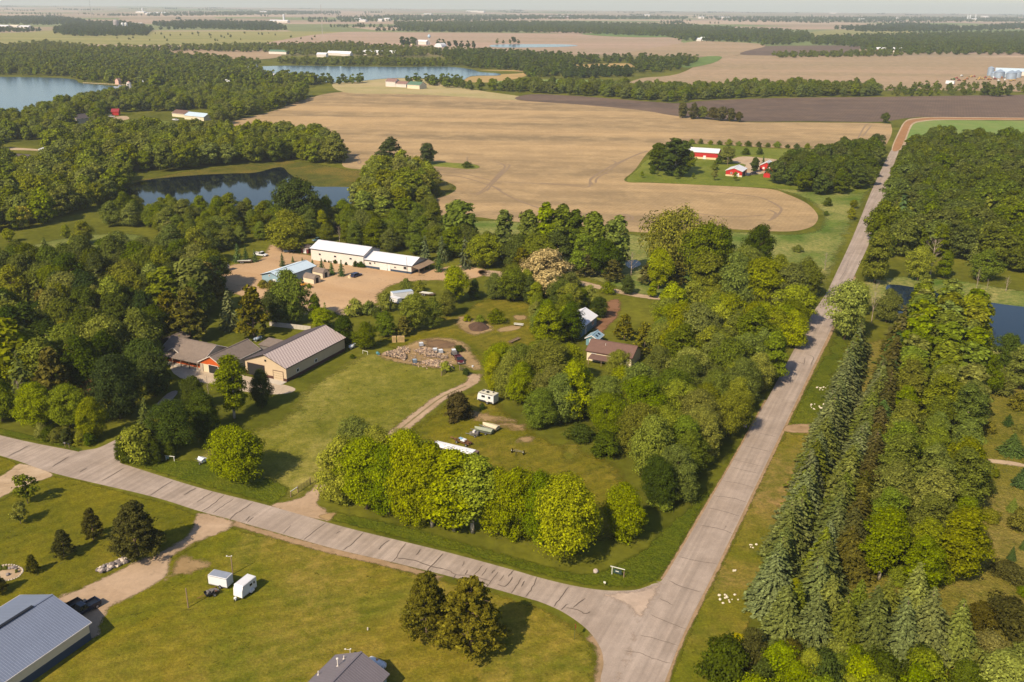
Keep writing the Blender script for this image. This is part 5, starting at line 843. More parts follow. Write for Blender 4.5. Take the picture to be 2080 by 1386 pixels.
def house(name, label, cat, K, W, L, eave, rise, wall, roof, az=AZ, roof2=None, band=None, bandh=.9, ribs=.6, over=.35, trim=BLACK, opens=(), anchor='fr', group=None, cap=True, hip=False, z0=0):
    """K is the world position of one wall corner; anchor says which: f/b = near/far end of the ridge, l/r = side"""
    ay = Vector((math.cos(R(az)), math.sin(R(az)), 0)); ax = Vector((ay.y, -ay.x, 0))
    c = Vector((K[0], K[1], 0)) - ax * (W / 2 if 'r' in anchor else -W / 2 if 'l' in anchor else 0) + ay * (L / 2 if 'f' in anchor else -L / 2 if 'b' in anchor else 0)
    root = empty(name, (c.x, c.y, z0), R(az - 90), label, cat, group)
    m = MB(); m.prism([(-W / 2, 0), (W / 2, 0), (W / 2, eave), (0, eave + rise), (-W / 2, eave)], -L / 2, L / 2); m.build('wall', wall, root)
    if band:
        b = MB(); h = bandh
        for sx in (-1, 1): b.box((sx * (W / 2 + .02), 0, h / 2), (.05, L + .09, h))
        for sy in (-1, 1): b.box((0, sy * (L / 2 + .02), h / 2), (W - .02, .05, h))
        b.build('wainscot', band, root)
    sl = math.hypot(W / 2, rise); oo = over; ang = math.atan2(rise, W / 2); th = .1
    for si, mat in ((-1, roof2 or roof), (1, roof)):
        q = MB(); xe, ze = si * (W / 2 + oo * math.cos(ang)), eave - oo * math.sin(ang) + .06; zr = eave + rise + .06
        vs = [(0, -L / 2 - oo, zr), (xe, -L / 2 - oo, ze), (xe, L / 2 + oo, ze), (0, L / 2 + oo, zr)]; vs += [(x, y, z + th) for x, y, z in vs]
        q.add(vs, [(0, 1, 2, 3), (4, 7, 6, 5), (0, 4, 5, 1), (1, 5, 6, 2), (2, 6, 7, 3), (3, 7, 4, 0)])
        if ribs:
            n = int((L + 2 * oo) / ribs)
            for k in range(n + 1):
                y = -L / 2 - oo + k * (L + 2 * oo) / n; hw = .05 * ribs / .6 + .01; t0, t1 = zr + th, ze + th; hb = .05 if ribs > .5 else .022
                q.add([(0, y - hw, t0), (xe, y - hw, t1), (xe, y + hw, t1), (0, y + hw, t0), (0, y, t0 + hb), (xe, y, t1 + hb)], [(0, 1, 5, 4), (2, 3, 4, 5), (1, 2, 5), (3, 0, 4)])
        q.build('roof', mat, root)
    t = MB(); ze = eave + .06 - oo * math.sin(ang)
    for si in (-1, 1):
        t.box((si * (W / 2 + oo * math.cos(ang) + .04), 0, ze + .02), (.08, L + 2 * oo, .2))
        for sy in (-1, 1):
            p0 = Vector((0, sy * (L / 2 + oo + .03), eave + rise + .02)); p1 = Vector((si * (W / 2 + oo * math.cos(ang)), sy * (L / 2 + oo + .03), ze)); t.box((p0 + p1) / 2, ((p1 - p0).length, .06, .2), ry=math.atan2(-(p1.z - p0.z), p1.x - p0.x))
    t.build('fascia', trim, root)
    if cap: MB().box((0, 0, eave + rise + .2), (.35, L + 2 * oo + .02, .07)).build('ridge_cap', roof2 or roof, root)
    for o in opens: opening(root, o[0], W, L, *o[1:])
    return root
# --- big grey shed, lower left
gs = house('metal_shed', 'grey metal shed with dark blue wainscot in the lower left corner', 'shed', (-66.1, 121.1), 15.6, 22, 3.1, 2.5, CREAM, RGREY, roof2=RGREY, band=NAVY, bandh=1.35, ribs=.42, anchor='br', trim=WHITE)
MB().box((-.02, 4.5, 5.93), (.5, 6.5, .16)).build('ridge_vent', BLACK, gs)
# --- small house at the bottom edge
sh = house('small_house', 'small building with a grey ribbed metal roof at the bottom edge', 'house', (-17.9, 110.1), 8.9, 12, 2.9, 2.1, BLUEP, RGREY2, ribs=.4, anchor='br', trim=RGREY2)
for (x, y, h) in ((-2.0, 3.2, 1.1), (-2.2, 5.0, .35), (-4.2, 1.4, .5)):
    z = 2.9 + 2.1 * (1 - abs(x) / 4.45); v = MB().tube((x, y, z), (x, y, z + h + .3), .09, n=10); v.tube((x, y, z + .1), (x, y, z + .22), .22, .14, 10)
    if h > 1: v.ball((x, y, z + h + .35), (.22, .22, .16), 10, 6)
    v.build('vent_pipe', WHITE, sh)
# --- tan barn
bo = [('f', 'garage_door', -3.2, 5.6, 3.3, .05, DARKIN, BROWNP), ('f', 'garage_door', 4.2, 3.2, 2.6, .05, TANW, BROWNP)]
bn = house('pole_barn', 'long tan metal barn with a dark slope and a pale cross-marked roof slope', 'barn', (-59.7, 227.2), 13.8, 26.4, 4.0, 2.7, TANW, HATCH, roof2=RDARK, band=BROWNP, bandh=.9, ribs=.9, anchor='fr', trim=BLACK, opens=bo + [('r', 'window', -8.5, .9, .8, 1.4, GLASS), ('r', 'window', -.5, .9, .8, 1.4, GLASS)])
MB().box((3.6, -14.4, .06), (6.6, 2.6, .12)).build('door_apron', CONC2, bn)
MB().box((.2, -13.3, 5.0), (.5, .12, .5)).build('gable_light', BLACK, bn)
# --- brown roofed house with porch
hs = house('ranch_house', 'ranch house with a brown-grey shingle roof and a timber porch', 'house', (-84.6, 235.9), 10.5, 15.5, 2.7, 2.6, CREAM, SHING, az=AZ - 90, ribs=0, anchor='br', trim=WHITE, over=.5)
# local frame: x+ is the front (towards the porch), y runs along the ridge
p_ = MB(); p_.add([(5.2, -8.2, 2.75), (7.2, -8.2, 2.25), (7.2, 8.0, 2.25), (5.2, 8.0, 2.75), (5.2, -8.2, 2.87), (7.2, -8.2, 2.37), (7.2, 8.0, 2.37), (5.2, 8.0, 2.87)], [(0, 1, 2, 3), (4, 7, 6, 5), (0, 4, 5, 1), (1, 5, 6, 2), (2, 6, 7, 3), (3, 7, 4, 0)]); p_.build('porch_roof', SHING, hs)
for k in range(6): MB().box((7.0, -7.6 + k * 3.0, 1.12), (.2, .2, 2.24)).build('porch_post', WOOD, hs)
MB().box((6.2, 0, .1), (2.3, 16, .2)).build('porch_floor', CONC2, hs); MB().box((5.29, 0, 1.35), (.06, 15.2, 2.6)).build('porch_cladding', ORANGE, hs)
for k in (-5, -1.5, 2, 5.2): MB().box((5.34, k, 1.45), (.06, 1.5, 1.1)).build('window', GLASS, hs)
d_ = MB(); d_.prism([(-1.9, 0), (1.9, 0), (0, 1.15)], 0, 3.4)
dd = d_.build('roof_dormer', SHING, hs); dd.rotation_euler = (0, 0, R(90)); dd.location = (4.9, -3.2, 3.15)
dt = MB()
for s_ in (-1, 1): dt.box((s_ * .98, -.06, .56), (2.25, .1, .2), ry=s_ * math.atan2(1.15, 1.9))
e_ = dt.build('dormer_trim', WHITE, dd)
wg = house('garage_wing', 'garage wing of the brown roofed house with an orange timber gable', 'garage', (-77.6, 231.2), 8.2, 14.5, 2.8, 2.2, CREAM, SHING, ribs=0, anchor='fr', trim=WHITE, over=.45, opens=[('f', 'garage_door', .6, 3.2, 2.3, .05, DARKIN, WHITE)])
MB().add([(-4.05, -7.28, 2.35), (4.05, -7.28, 2.35), (4.05, -7.28, 2.85), (0, -7.28, 4.9), (-4.05, -7.28, 2.85), (-4.05, -7.22, 2.35), (4.05, -7.22, 2.35), (4.05, -7.22, 2.85), (0, -7.22, 4.9), (-4.05, -7.22, 2.85)], [(0, 1, 2, 3, 4), (9, 8, 7, 6, 5), (0, 5, 6, 1), (1, 6, 7, 2), (2, 7, 8, 3), (3, 8, 9, 4), (4, 9, 5, 0)]).build('gable_cladding', ORANGE, wg)
for s_ in (-1, 1): MB().box((s_ * 3.5, -7.3, 1.15), (1.0, .3, 2.3)).build('stone_pier', STONE, wg)
# garden pergola house left of it, sheds behind
house('garden_pavilion', 'small brown roofed pavilion among the pines left of the brown house', 'pavilion', P(358, 702)[:2], 5, 5.5, 2.3, 1.0, WOODD, SHING, ribs=0, anchor='c', trim=WOODD)
ls = empty('lean_to_shed', (P(555, 716).x, P(555, 716).y, 0), R(AZ - 90), 'small weathered shed with a single sloping roof behind the tan barn', 'shed')
MB().prism([(-2.9, 0), (2.9, 0), (2.9, 2.6), (-2.9, 2.6)], -2.2, 2.2).build('wall', GREYW, ls); MB().box((0, 0, 2.9), (6.6, 5.0, .14), rx=.12).build('roof', SHING, ls); MB().box((3.0, 0, 2.6), (.1, 4.6, 1.3)).build('side_panel', GREYW, ls)
rw = MB(); a_, b_ = P(548, 662), P(632, 672)
for k in range(12):
    p = a_.lerp(b_, (k + .5) / 12); rw.box((p.x, p.y, .7), ((b_ - a_).length / 12 - .05, .3, 1.4), rz=math.atan2(b_.y - a_.y, b_.x - a_.x))
tag(rw.build('garden_wall', CONC2), 'low pale concrete wall behind the tan barn', 'wall')
# --- white warehouses
wa = house('warehouse', 'longer and taller of the two joined white metal warehouses', 'warehouse', (-56.8, 341.2), 11.3, 24.5, 4.6, 2.0, WHITE, RWHITE, az=AZ - 90, ribs=.9, anchor='br', trim=BLACK, opens=[('r', 'window', -8, 1, .7, 2.4, GLASS), ('r', 'window', -.8, 1, .7, 2.4, GLASS), ('r', 'window', 6.4, 1, .7, 2.4, GLASS)])
for x, hh in ((-9.5, 1.0), (-6, .8), (-3, 1.2), (.5, 1.7), (2.4, 1.0), (6.8, 1.2), (9.3, 2.2), (10.4, 1.2), (11.5, 2.4), (11.9, 1.6)):
    pass
wb = house('warehouse', 'lower white metal warehouse with a blue-grey base and a lean-to', 'warehouse', (-37.7, 332.6), 11.2, 21.4, 3.1, 1.9, WHITE, RWHITE, az=AZ - 90, band=NAVY, bandh=.8, ribs=.9, anchor='br', trim=BLACK, opens=[('r', 'garage_door', -1.6, 3.0, 2.4, .1, DOORW), ('r', 'door', .9, 1.0, 2.1, .1, DOORW), ('r', 'window', -7.5, .8, .8, 1.5, GLASS), ('r', 'window', 3.6, .8, .5, 1.5, GLASS), ('r', 'window', 8.0, 1.3, 1.0, 1.5, GLASS)])
MB().tube((5.9, 9.0, 0), (5.9, 9.0, 6.5), .05).build('flue_pipe', BLACK, wb); MB().box((5.75, -5.4, 2.3), (.3, .3, .4)).build('wall_lamp', BLACK, wb)
# its lean-to on the far gable end (local y+)
lt = MB(); lt.add([(-5.9, 10.75, 3.0), (5.9, 10.75, 3.0), (5.9, 14.2, 2.2), (-5.9, 14.2, 2.2), (-5.9, 10.75, 3.1), (5.9, 10.75, 3.1), (5.9, 14.2, 2.3), (-5.9, 14.2, 2.3)], [(0, 1, 2, 3), (4, 7, 6, 5), (0, 4, 5, 1), (1, 5, 6, 2), (2, 6, 7, 3), (3, 7, 4, 0)]); lt.build('lean_to_roof', WOOD, wb)
for k in range(4): MB().box((-5.6 + k * 3.73, 14.0, 1.1), (.18, .18, 2.2)).build('lean_to_post', WOOD, wb)
house('red_shed', 'small red and white striped shed behind the long warehouse', 'shed', P(624, 513)[:2], 3, 3.4, 2.2, .9, DRED, RDARK, az=AZ - 90, anchor='c', trim=WHITE, ribs=0, opens=[('r', 'door', 0, 1.4, 1.8, .05, DOORW)])
house('metal_shed', 'pale blue metal shed with a bright roof on the sandy yard', 'shed', (-81.9, 314.6), 9.0, 18.4, 3.3, 1.4, BLUEP, RBLUE, anchor='fr', ribs=.7, trim=BLACK, az=61, opens=[('f', 'door', 1.4, 1.1, 2.2, .05, DOORW), ('f', 'window', -.8, .5, .4, 3.2, GLASS)])
def gambrel(label, K, W, L, h, az):
    r = empty('garden_shed', (K.x, K.y, 0), R(az - 90), label, 'shed'); pr = [(-W / 2, h), (-W / 2 * .62, h + W * .26), (0, h + W * .40), (W / 2 * .62, h + W * .26), (W / 2, h)]
    MB().prism([(-W / 2, 0), (W / 2, 0)] + pr[::-1], -L / 2, L / 2).build('wall', CREAM, r); q = MB()
    for a, b in zip(pr[:-1], pr[1:]): q.add([(a[0] * 1.06, -L / 2 - .2, a[1] + .04), (b[0] * 1.06, -L / 2 - .2, b[1] + .04), (b[0] * 1.06, L / 2 + .2, b[1] + .04), (a[0] * 1.06, L / 2 + .2, a[1] + .04), (a[0] * 1.06, -L / 2 - .2, a[1] + .14), (b[0] * 1.06, -L / 2 - .2, b[1] + .14), (b[0] * 1.06, L / 2 + .2, b[1] + .14), (a[0] * 1.06, L / 2 + .2, a[1] + .14)], [(0, 1, 2, 3), (4, 7, 6, 5), (0, 4, 5, 1), (1, 5, 6, 2), (2, 6, 7, 3), (3, 7, 4, 0)])
    q.build('roof', SHING, r); MB().box((0, -L / 2 - .04, 1.0), (1.3, .07, 2.0)).build('door', DARKIN, r); return r  # the door is a flat panel with the inner shade painted on
gambrel('near gambrel garden shed beside the pale blue metal shed', P(634, 573), 3.4, 5.2, 1.7, AZ - 98 + 180)
gambrel('far gambrel garden shed beside the pale blue metal shed', P(652, 562), 3.4, 5.2, 1.9, AZ - 98 + 180)
# --- hidden white house, blue-grey shed and brown roofed house
house('white_house', 'white roofed house hidden behind the great round tree', 'house', (26.6, 276.4), 8, 15, 3, 1.9, TEAL, RWHITE, anchor='br', ribs=.8, trim=WHITE, opens=[('r', 'window', 4, 1.2, 1.1, 1.1, GLASS), ('r', 'door', -2, 1, 2, .1, DOORW)])
ts = house('garden_shed', 'blue-grey garden shed with two skylights behind the brown roofed house', 'shed', (25.2, 256.3), 3.6, 4.6, 2.3, 1.0, TEAL, BLUEP, anchor='fr', ribs=0, trim=DOORW, opens=[('f', 'door', 0, 1.3, 1.8, .05, TEAL)])
for y in (-.9, .9): MB().box((1.0, y, 3.02), (.8, .9, .06), ry=.507).build('skylight', GLASS, ts)
bh = house('brown_house', 'house with a plain brown roof among the bright maples', 'house', (33.2, 239.9), 8.4, 13.2, 2.9, 2.0, CREAM, SHINGB, az=AZ - 90, ribs=0, anchor='br', trim=BROWNP, opens=[('r', 'window', .8, .7, .5, 1.8, GLASS), ('r', 'window', .8, .7, .5, 1.0, GLASS), ('r', 'window', 5.0, .7, .9, 1.4, GLASS), ('r', 'window', -4.5, 1.2, .9, 1.4, GLASS)])
pr_ = MB(); pr_.add([(4.25, -5.2, 2.1), (7.2, -5.2, 1.7), (7.2, 2.6, 1.7), (4.25, 2.6, 2.1), (4.25, -5.2, 2.2), (7.2, -5.2, 1.8), (7.2, 2.6, 1.8), (4.25, 2.6, 2.2)], [(0, 1, 2, 3), (4, 7, 6, 5), (0, 4, 5, 1), (1, 5, 6, 2), (2, 6, 7, 3), (3, 7, 4, 0)])
pr_.build('porch_roof', SHINGB, bh)
for y in (-5, -1.2, 2.4): MB().box((7.0, y, .85), (.15, .15, 1.7)).build('porch_post', WOOD, bh)
MB().tube((1.6, -2, 4.0), (1.6, -2, 4.9), .08).build('vent_pipe', WHITE, bh)
# --- red barns
CB = pm('cream_base_panel', A(232, 206, 160), .6)
house('red_barn', 'long red metal barn with a white roof and cream base', 'barn', (133.4, 610.2), 12, 19.5, 4.4, 1.9, REDW, RWHITE, az=AZ - 86, band=CB, bandh=1.3, ribs=0, anchor='br', trim=WHITE, opens=[('r', 'door', -6.5, 1.2, 2.2, .05, DOORW), ('r', 'door', 1.2, 1.5, 2.2, .05, DOORW)])
house('red_barn', 'red garage barn with a white gable roof beside the farm drive', 'barn', (134.6, 546.4), 9.6, 13, 3.3, 1.7, REDW, RWHITE, band=CB, bandh=1.0, ribs=0, anchor='fr', trim=WHITE, opens=[('f', 'door', 2.4, 1.3, 2.1, .05, DOORW), ('r', 'garage_door', -1, 5, 2.6, .05, DARKIN), ('f', 'window', -1.5, .9, .8, 1.6, GLASS)])
def at8(x, y): return P(1380 + x / 8, 270 + y / 8)
house('farm_house', 'red farmhouse with a pale roof half hidden by trees', 'house', at8(1430, 600)[:2], 8, 9, 3.0, 2.2, REDW, RWHITE, anchor='c', ribs=0, trim=WHITE, opens=[('f', 'window', -1.6, 1, 1.1, 1, DOORW), ('f', 'window', 1.6, 1, 1.1, 1, DOORW)])
gb = empty('garden_shed', at8(1425, 722), R(AZ - 90), 'tiny red barn-shaped shed beside the farmhouse', 'shed'); MB().prism([(-1.9, 0), (1.9, 0), (1.9, 2.0), (1.2, 3.1), (0, 3.7), (-1.2, 3.1), (-1.9, 2.0)], -1.8, 1.8).build('wall', REDW, gb)
q = MB()
for a, b in zip([(-2.1, 1.9), (-1.3, 3.2), (0, 3.85), (1.3, 3.2)], [(-1.3, 3.2), (0, 3.85), (1.3, 3.2), (2.1, 1.9)]): q.add([(a[0], -2, a[1]), (b[0], -2, b[1]), (b[0], 2, b[1]), (a[0], 2, a[1]), (a[0], -2, a[1] + .1), (b[0], -2, b[1] + .1), (b[0], 2, b[1] + .1), (a[0], 2, a[1] + .1)], [(0, 1, 2, 3), (4, 7, 6, 5), (0, 4, 5, 1), (1, 5, 6, 2), (2, 6, 7, 3), (3, 7, 4, 0)])
q.build('roof', RWHITE, gb)
# --- houses by the left lake
house('lake_house', 'white house with a dark roof half hidden in the left wood', 'house', P(165, 250)[:2], 10, 13, 4.2, 2.8, WHITE, RDARK, az=AZ - 10, ribs=0, anchor='c', trim=WHITE, opens=[('f', 'window', -2, 1.4, 1.4, 1.2, GLASS), ('f', 'window', 2, 1.4, 1.4, 1.2, GLASS)])
house('lake_house', 'long low house with a pale blue metal roof by the field corner', 'house', P(405, 243)[:2], 11, 24, 3.2, 2.4, CREAM, RBLUE, roof2=RBLUE, az=AZ - 96, ribs=0, anchor='c', trim=WHITE, opens=[('r', 'garage_door', 5, 4, 2.4, .1, DOORW)])
house('lake_house', 'brown roofed house joined left of the pale blue roofed house', 'house', P(372, 237)[:2], 10, 16, 3.0, 2.4, CREAM, SHINGB, az=AZ - 96, ribs=0, anchor='c', trim=WHITE)
house('red_shed', 'bright red shed in the lakeside clearing', 'shed', P(236, 234)[:2], 5, 6, 3.2, 2.2, REDW, pm('bright_red_roof', A(150, 26, 38), .5), az=AZ - 60, ribs=0, anchor='c', trim=REDW)
house('lake_house', 'pale narrow house glimpsed through the trees by the lake', 'house', P(276, 216)[:2], 8, 9, 4.5, 2, BWHITE, RWHITE, ribs=0, anchor='c', trim=WHITE)
house('cottage', 'reddish brick cottage with a dark roof at the left edge', 'cottage', P(50, 330)[:2], 6, 9, 3.0, 1.8, pm('reddish_brick', A(168, 112, 96), .9), RDARK, az=AZ - 80, ribs=0, anchor='c', trim=DOORW)
house('green_roof_barn', 'cream barn with a green roof on the far side of the big field', 'barn', P(847, 180)[:2], 14, 18, 4.5, 3.2, CREAM, RGREEN, az=AZ - 96, ribs=0, anchor='c', trim=WHITE)
house('field_house', 'pinkish white house with a reddish roof beside the green roofed barn', 'house', P(798, 176)[:2], 10, 14, 6, 3.2, WHITE, RRED, az=AZ - 92, ribs=0, anchor='c', trim=WHITE)
house('field_house', 'low wing with a reddish roof right of the pinkish white house', 'house', P(817, 177)[:2], 10, 18, 4, 2.6, WHITE, RRED, az=AZ - 92, ribs=0, anchor='c', trim=WHITE)
for x, y, w_, l_, rf, lb in ((511, 143, 12, 20, RBLUE, 'pale roofed house left of the middle lake'), (547, 162, 12, 18, RWHITE, 'white house nearest to the middle lake'), (472, 176, 10, 16, RWHITE, 'white house in the wood between the lakes'), (568, 110, 14, 40, RGREEN, 'long pale green roofed barn in the tree belt'), (655, 116, 12, 18, RWHITE, 'small white farm building in the tree belt'), (617, 165, 9, 14, RWHITE, 'small white house on the near lake shore')):
    house('far_house', lb, 'house', P(x, y)[:2], w_, l_, 4.5, 3.2, WHITE, rf, az=AZ - 90 + (x % 7) * 4, ribs=0, anchor='c', trim=WHITE)
# small white farm with its tower
for x, y, w_, l_, e_, lb in ((842, 92, 14, 12, 9, 'square pale barn at the left of the small white farm'), (860, 91, 16, 26, 7, 'white roofed barn in the middle of the small white farm')):
    house('far_barn', lb, 'barn', P(x, y)[:2], w_, l_, e_, 4, CREAM if x < 850 else WHITE, RDARK if x < 850 else RWHITE, az=AZ - 92, ribs=0, anchor='c', trim=WHITE)
hb = empty('hoop_barn', P(895, 96), R(AZ - 90), 'white domed hoop barn right of the small white farm', 'barn')
MB().prism([(math.cos(math.pi * k / 12) * 10, math.sin(math.pi * k / 12) * 9) for k in range(13)], -12, 12).build('cover', RWHITE, hb)
wt = empty('water_tower', P(872, 95), 0, 'tall water tower over the small white farm', 'water tower'); zt = hgt(872, 95, 76)
m = MB()
for k in range(4): m.tube((math.cos(k * 1.571 + .8) * 3, math.sin(k * 1.571 + .8) * 3, 0), (math.cos(k * 1.571 + .8) * 1.7, math.sin(k * 1.571 + .8) * 1.7, zt), .35)
m.build('leg_frame', WHITE, wt); MB().ball((0, 0, zt + 2), (3.6, 3.6, 4.2), 12, 8).build('tank', pm('tower_blue_white', A(176, 196, 210), .5), wt, smooth=True)
SILV = pm('galvanised_steel', A(176, 190, 204), .4, .35, var=.08, streak=('Z', .8, .08))
def bin_(x, y, r, h, lab, mat=SILV, dome=False):
    b = empty('grain_bin', P(x, y), 0, lab, 'grain bin'); m = MB().tube((0, 0, 0), (0, 0, h), r, n=20); m.build('cylinder_wall', mat, b, smooth=False)
    (MB().ball((0, 0, h), (r * 1.02, r * 1.02, r), 16, 8) if dome else MB().tube((0, 0, h), (0, 0, h + r * .55), r * 1.05, .4, 20)).build('cone_roof' if not dome else 'dome_roof', mat, b, smooth=dome); return b
for i_, (x, y, r, h) in enumerate([(2011, 154, 4.6, 11), (2018, 157, 4.2, 6), (2029, 159, 7, 8.5), (2053, 161, 7, 8.5), (2066, 158, 5, 8)]): bin_(x, y, r, h, ordn(i_ + 1) + ' silver grain bin from the left in the farm at right', SILV)
house('machine_shed', 'long pale metal shed behind the grain bins', 'shed', P(2055, 153)[:2], 16, 46, 6, 4, WHITE, RBLUE, az=AZ - 90, ribs=0, anchor='c', trim=WHITE)
house('machine_shed', 'smaller pale metal shed between the grain bins', 'shed', P(2040, 157)[:2], 12, 18, 5, 3, BWHITE, RBLUE, az=AZ - 90, ribs=0, anchor='c', trim=WHITE)
RJ = random.Random(5); MC = [pm('machine_' + n_, A(*c_), .6) for n_, c_ in (('orange', (176, 112, 56)), ('red', (150, 66, 52)), ('yellow', (196, 160, 92)), ('white', (230, 226, 220)), ('rust', (146, 96, 62)), ('green', (70, 104, 50)))]
for i_ in range(22):
    x = 1935 + i_ * 6.2 + RJ.uniform(-2, 2); y = 163 + RJ.uniform(-8, 3) + (x - 1960) * .01; r = empty('farm_machine', P(x, y), RJ.uniform(0, 3), ordn(i_ + 1) + ' piece of farm machinery from the left beside the grain bins', 'farm machine', 'farm machinery beside the grain bins'); L_ = RJ.uniform(3, 6); mt = RJ.choice(MC)
    MB().box((0, 0, 1.3), (L_, 2.0, 1.1)).box((-L_ * .2, 0, 2.3), (L_ * .35, 1.7, 1.2)).build('body', mt, r, bevel=.15)
    for sx in (-1, 1):
        for sy in (-1, 1): MB().tube((sx * L_ * .36, sy * 1.05, .75), (sx * L_ * .36, sy * 1.35, .75), .75, n=10).build('wheel', BLACK, r)
# masts and distant farms
def mast(x, yb, yt, lab, r=.6):
    h = hgt(x, yb, yt); m = empty('radio_mast', P(x, yb), 0, lab, 'radio mast'); q = MB()
    for k in range(3): q.tube((math.cos(k * 2.094) * r, math.sin(k * 2.094) * r, 0), (math.cos(k * 2.094) * r, math.sin(k * 2.094) * r, h), .14, n=4)
    n = int(h / 3)
    for k in range(n):
        for j in range(3): a, b = j * 2.094, (j + 1) * 2.094; q.tube((math.cos(a) * r, math.sin(a) * r, k * 3), (math.cos(b) * r, math.sin(b) * r, k * 3 + 3), .07, n=3)
    q.build('lattice', pm('mast_grey', A(150, 150, 150), .5) if x < 400 else pm('mast_white', A(220, 205, 200), .5), m)
mast(187, 43, -3, 'tall thin radio mast at the upper left running out of the picture', 1.0); mast(655, 74, 9, 'white radio mast standing on the olive strip field', .7); mast(1347, 44, 33, 'short mast on the far horizon wood', .8)
def farfarm(x, y, w_, l_, e_, lab, wall=WHITE, rf=RWHITE): house('far_barn', lab, 'barn', P(x, y)[:2], w_, l_, e_, 4, wall, rf, az=AZ - 90, ribs=0, anchor='c', trim=wall, cap=False)
farfarm(8, 57, 20, 60, 6, 'cream far barn at the left frame edge', WHITE); farfarm(30, 57, 20, 50, 6, 'far long barn with a cream roof second from the left edge', WHITE, pm('cream_roof', A(230, 214, 190), .6)); farfarm(53, 58, 20, 50, 6, 'far long white barn third from the left edge')
farfarm(206, 50, 20, 50, 7, 'white barn behind the trees below the tall radio mast'); farfarm(216, 64, 16, 30, 6, 'small white barn before the twin far silos'); farfarm(279, 52, 18, 60, 6, 'long far barn right of the twin silos', pm('tan_wall_far', A(190, 160, 130), .8)); farfarm(568, 46, 20, 110, 8, 'long white dairy barn near the white far silo')
for x, y, r, h, lb in ((237, 60, 9, 24, 'grey far silo left of the twin silos'), (250, 60, 5, 18, 'left one of the twin white far silos'), (257, 60, 5, 18, 'right one of the twin white far silos'), (577, 46, 5, 34, 'white far silo over the dairy barn')): bin_(x, y, r, h, lb, pm('white_silo', A(214, 212, 208), .6) if r < 8 else pm('grey_silo', A(160, 150, 146), .7), True)
for i_, (x, y, w_, l_, e_) in enumerate([(288, 27, 40, 90, 10), (306, 30, 40, 60, 10), (327, 29, 30, 120, 10), (535, 27, 30, 90, 12), (728, 42, 20, 40, 9), (738, 45, 20, 40, 8), (773, 44, 20, 30, 10), (787, 43, 20, 34, 12), (870, 32, 30, 70, 12), (960, 25, 40, 150, 14), (978, 26, 40, 80, 14), (1135, 37, 50, 160, 10), (1315, 34, 30, 50, 14), (1470, 38, 30, 90, 10), (1425, 38, 26, 50, 10), (1692, 28, 40, 90, 14), (1823, 40, 20, 50, 10), (1750, 42, 16, 40, 10), (1978, 42, 18, 40, 12), (2000, 36, 36, 70, 14), (963, 62, 12, 12, 10), (1429, 83, 12, 18, 6), (1420, 84, 10, 14, 5), (1789, 105, 12, 20, 5), (1822, 106, 12, 18, 6), (690, 113, 10, 50, 4), (705, 114, 10, 20, 4), (750, 112, 10, 26, 4), (760, 111, 10, 40, 4), (798, 113, 9, 12, 5)]):
    wl = MC[1] if i_ == 23 else pm('far_brick', A(170, 120, 100), .9) if i_ in (11,) else WHITE
    farfarm(x, y, w_, l_, e_, ordn(i_ + 1).capitalize() + ' of the small pale farm buildings scattered far off', wl)
for i_, (x, y) in enumerate([(1965, 41), (1970, 41), (1981, 40), (290, 27)]): bin_(x, y, 7, 34, ordn(i_ + 1) + ' pale silo tower on the right or left horizon', pm('white_silo', A(214, 212, 208), .6), True)
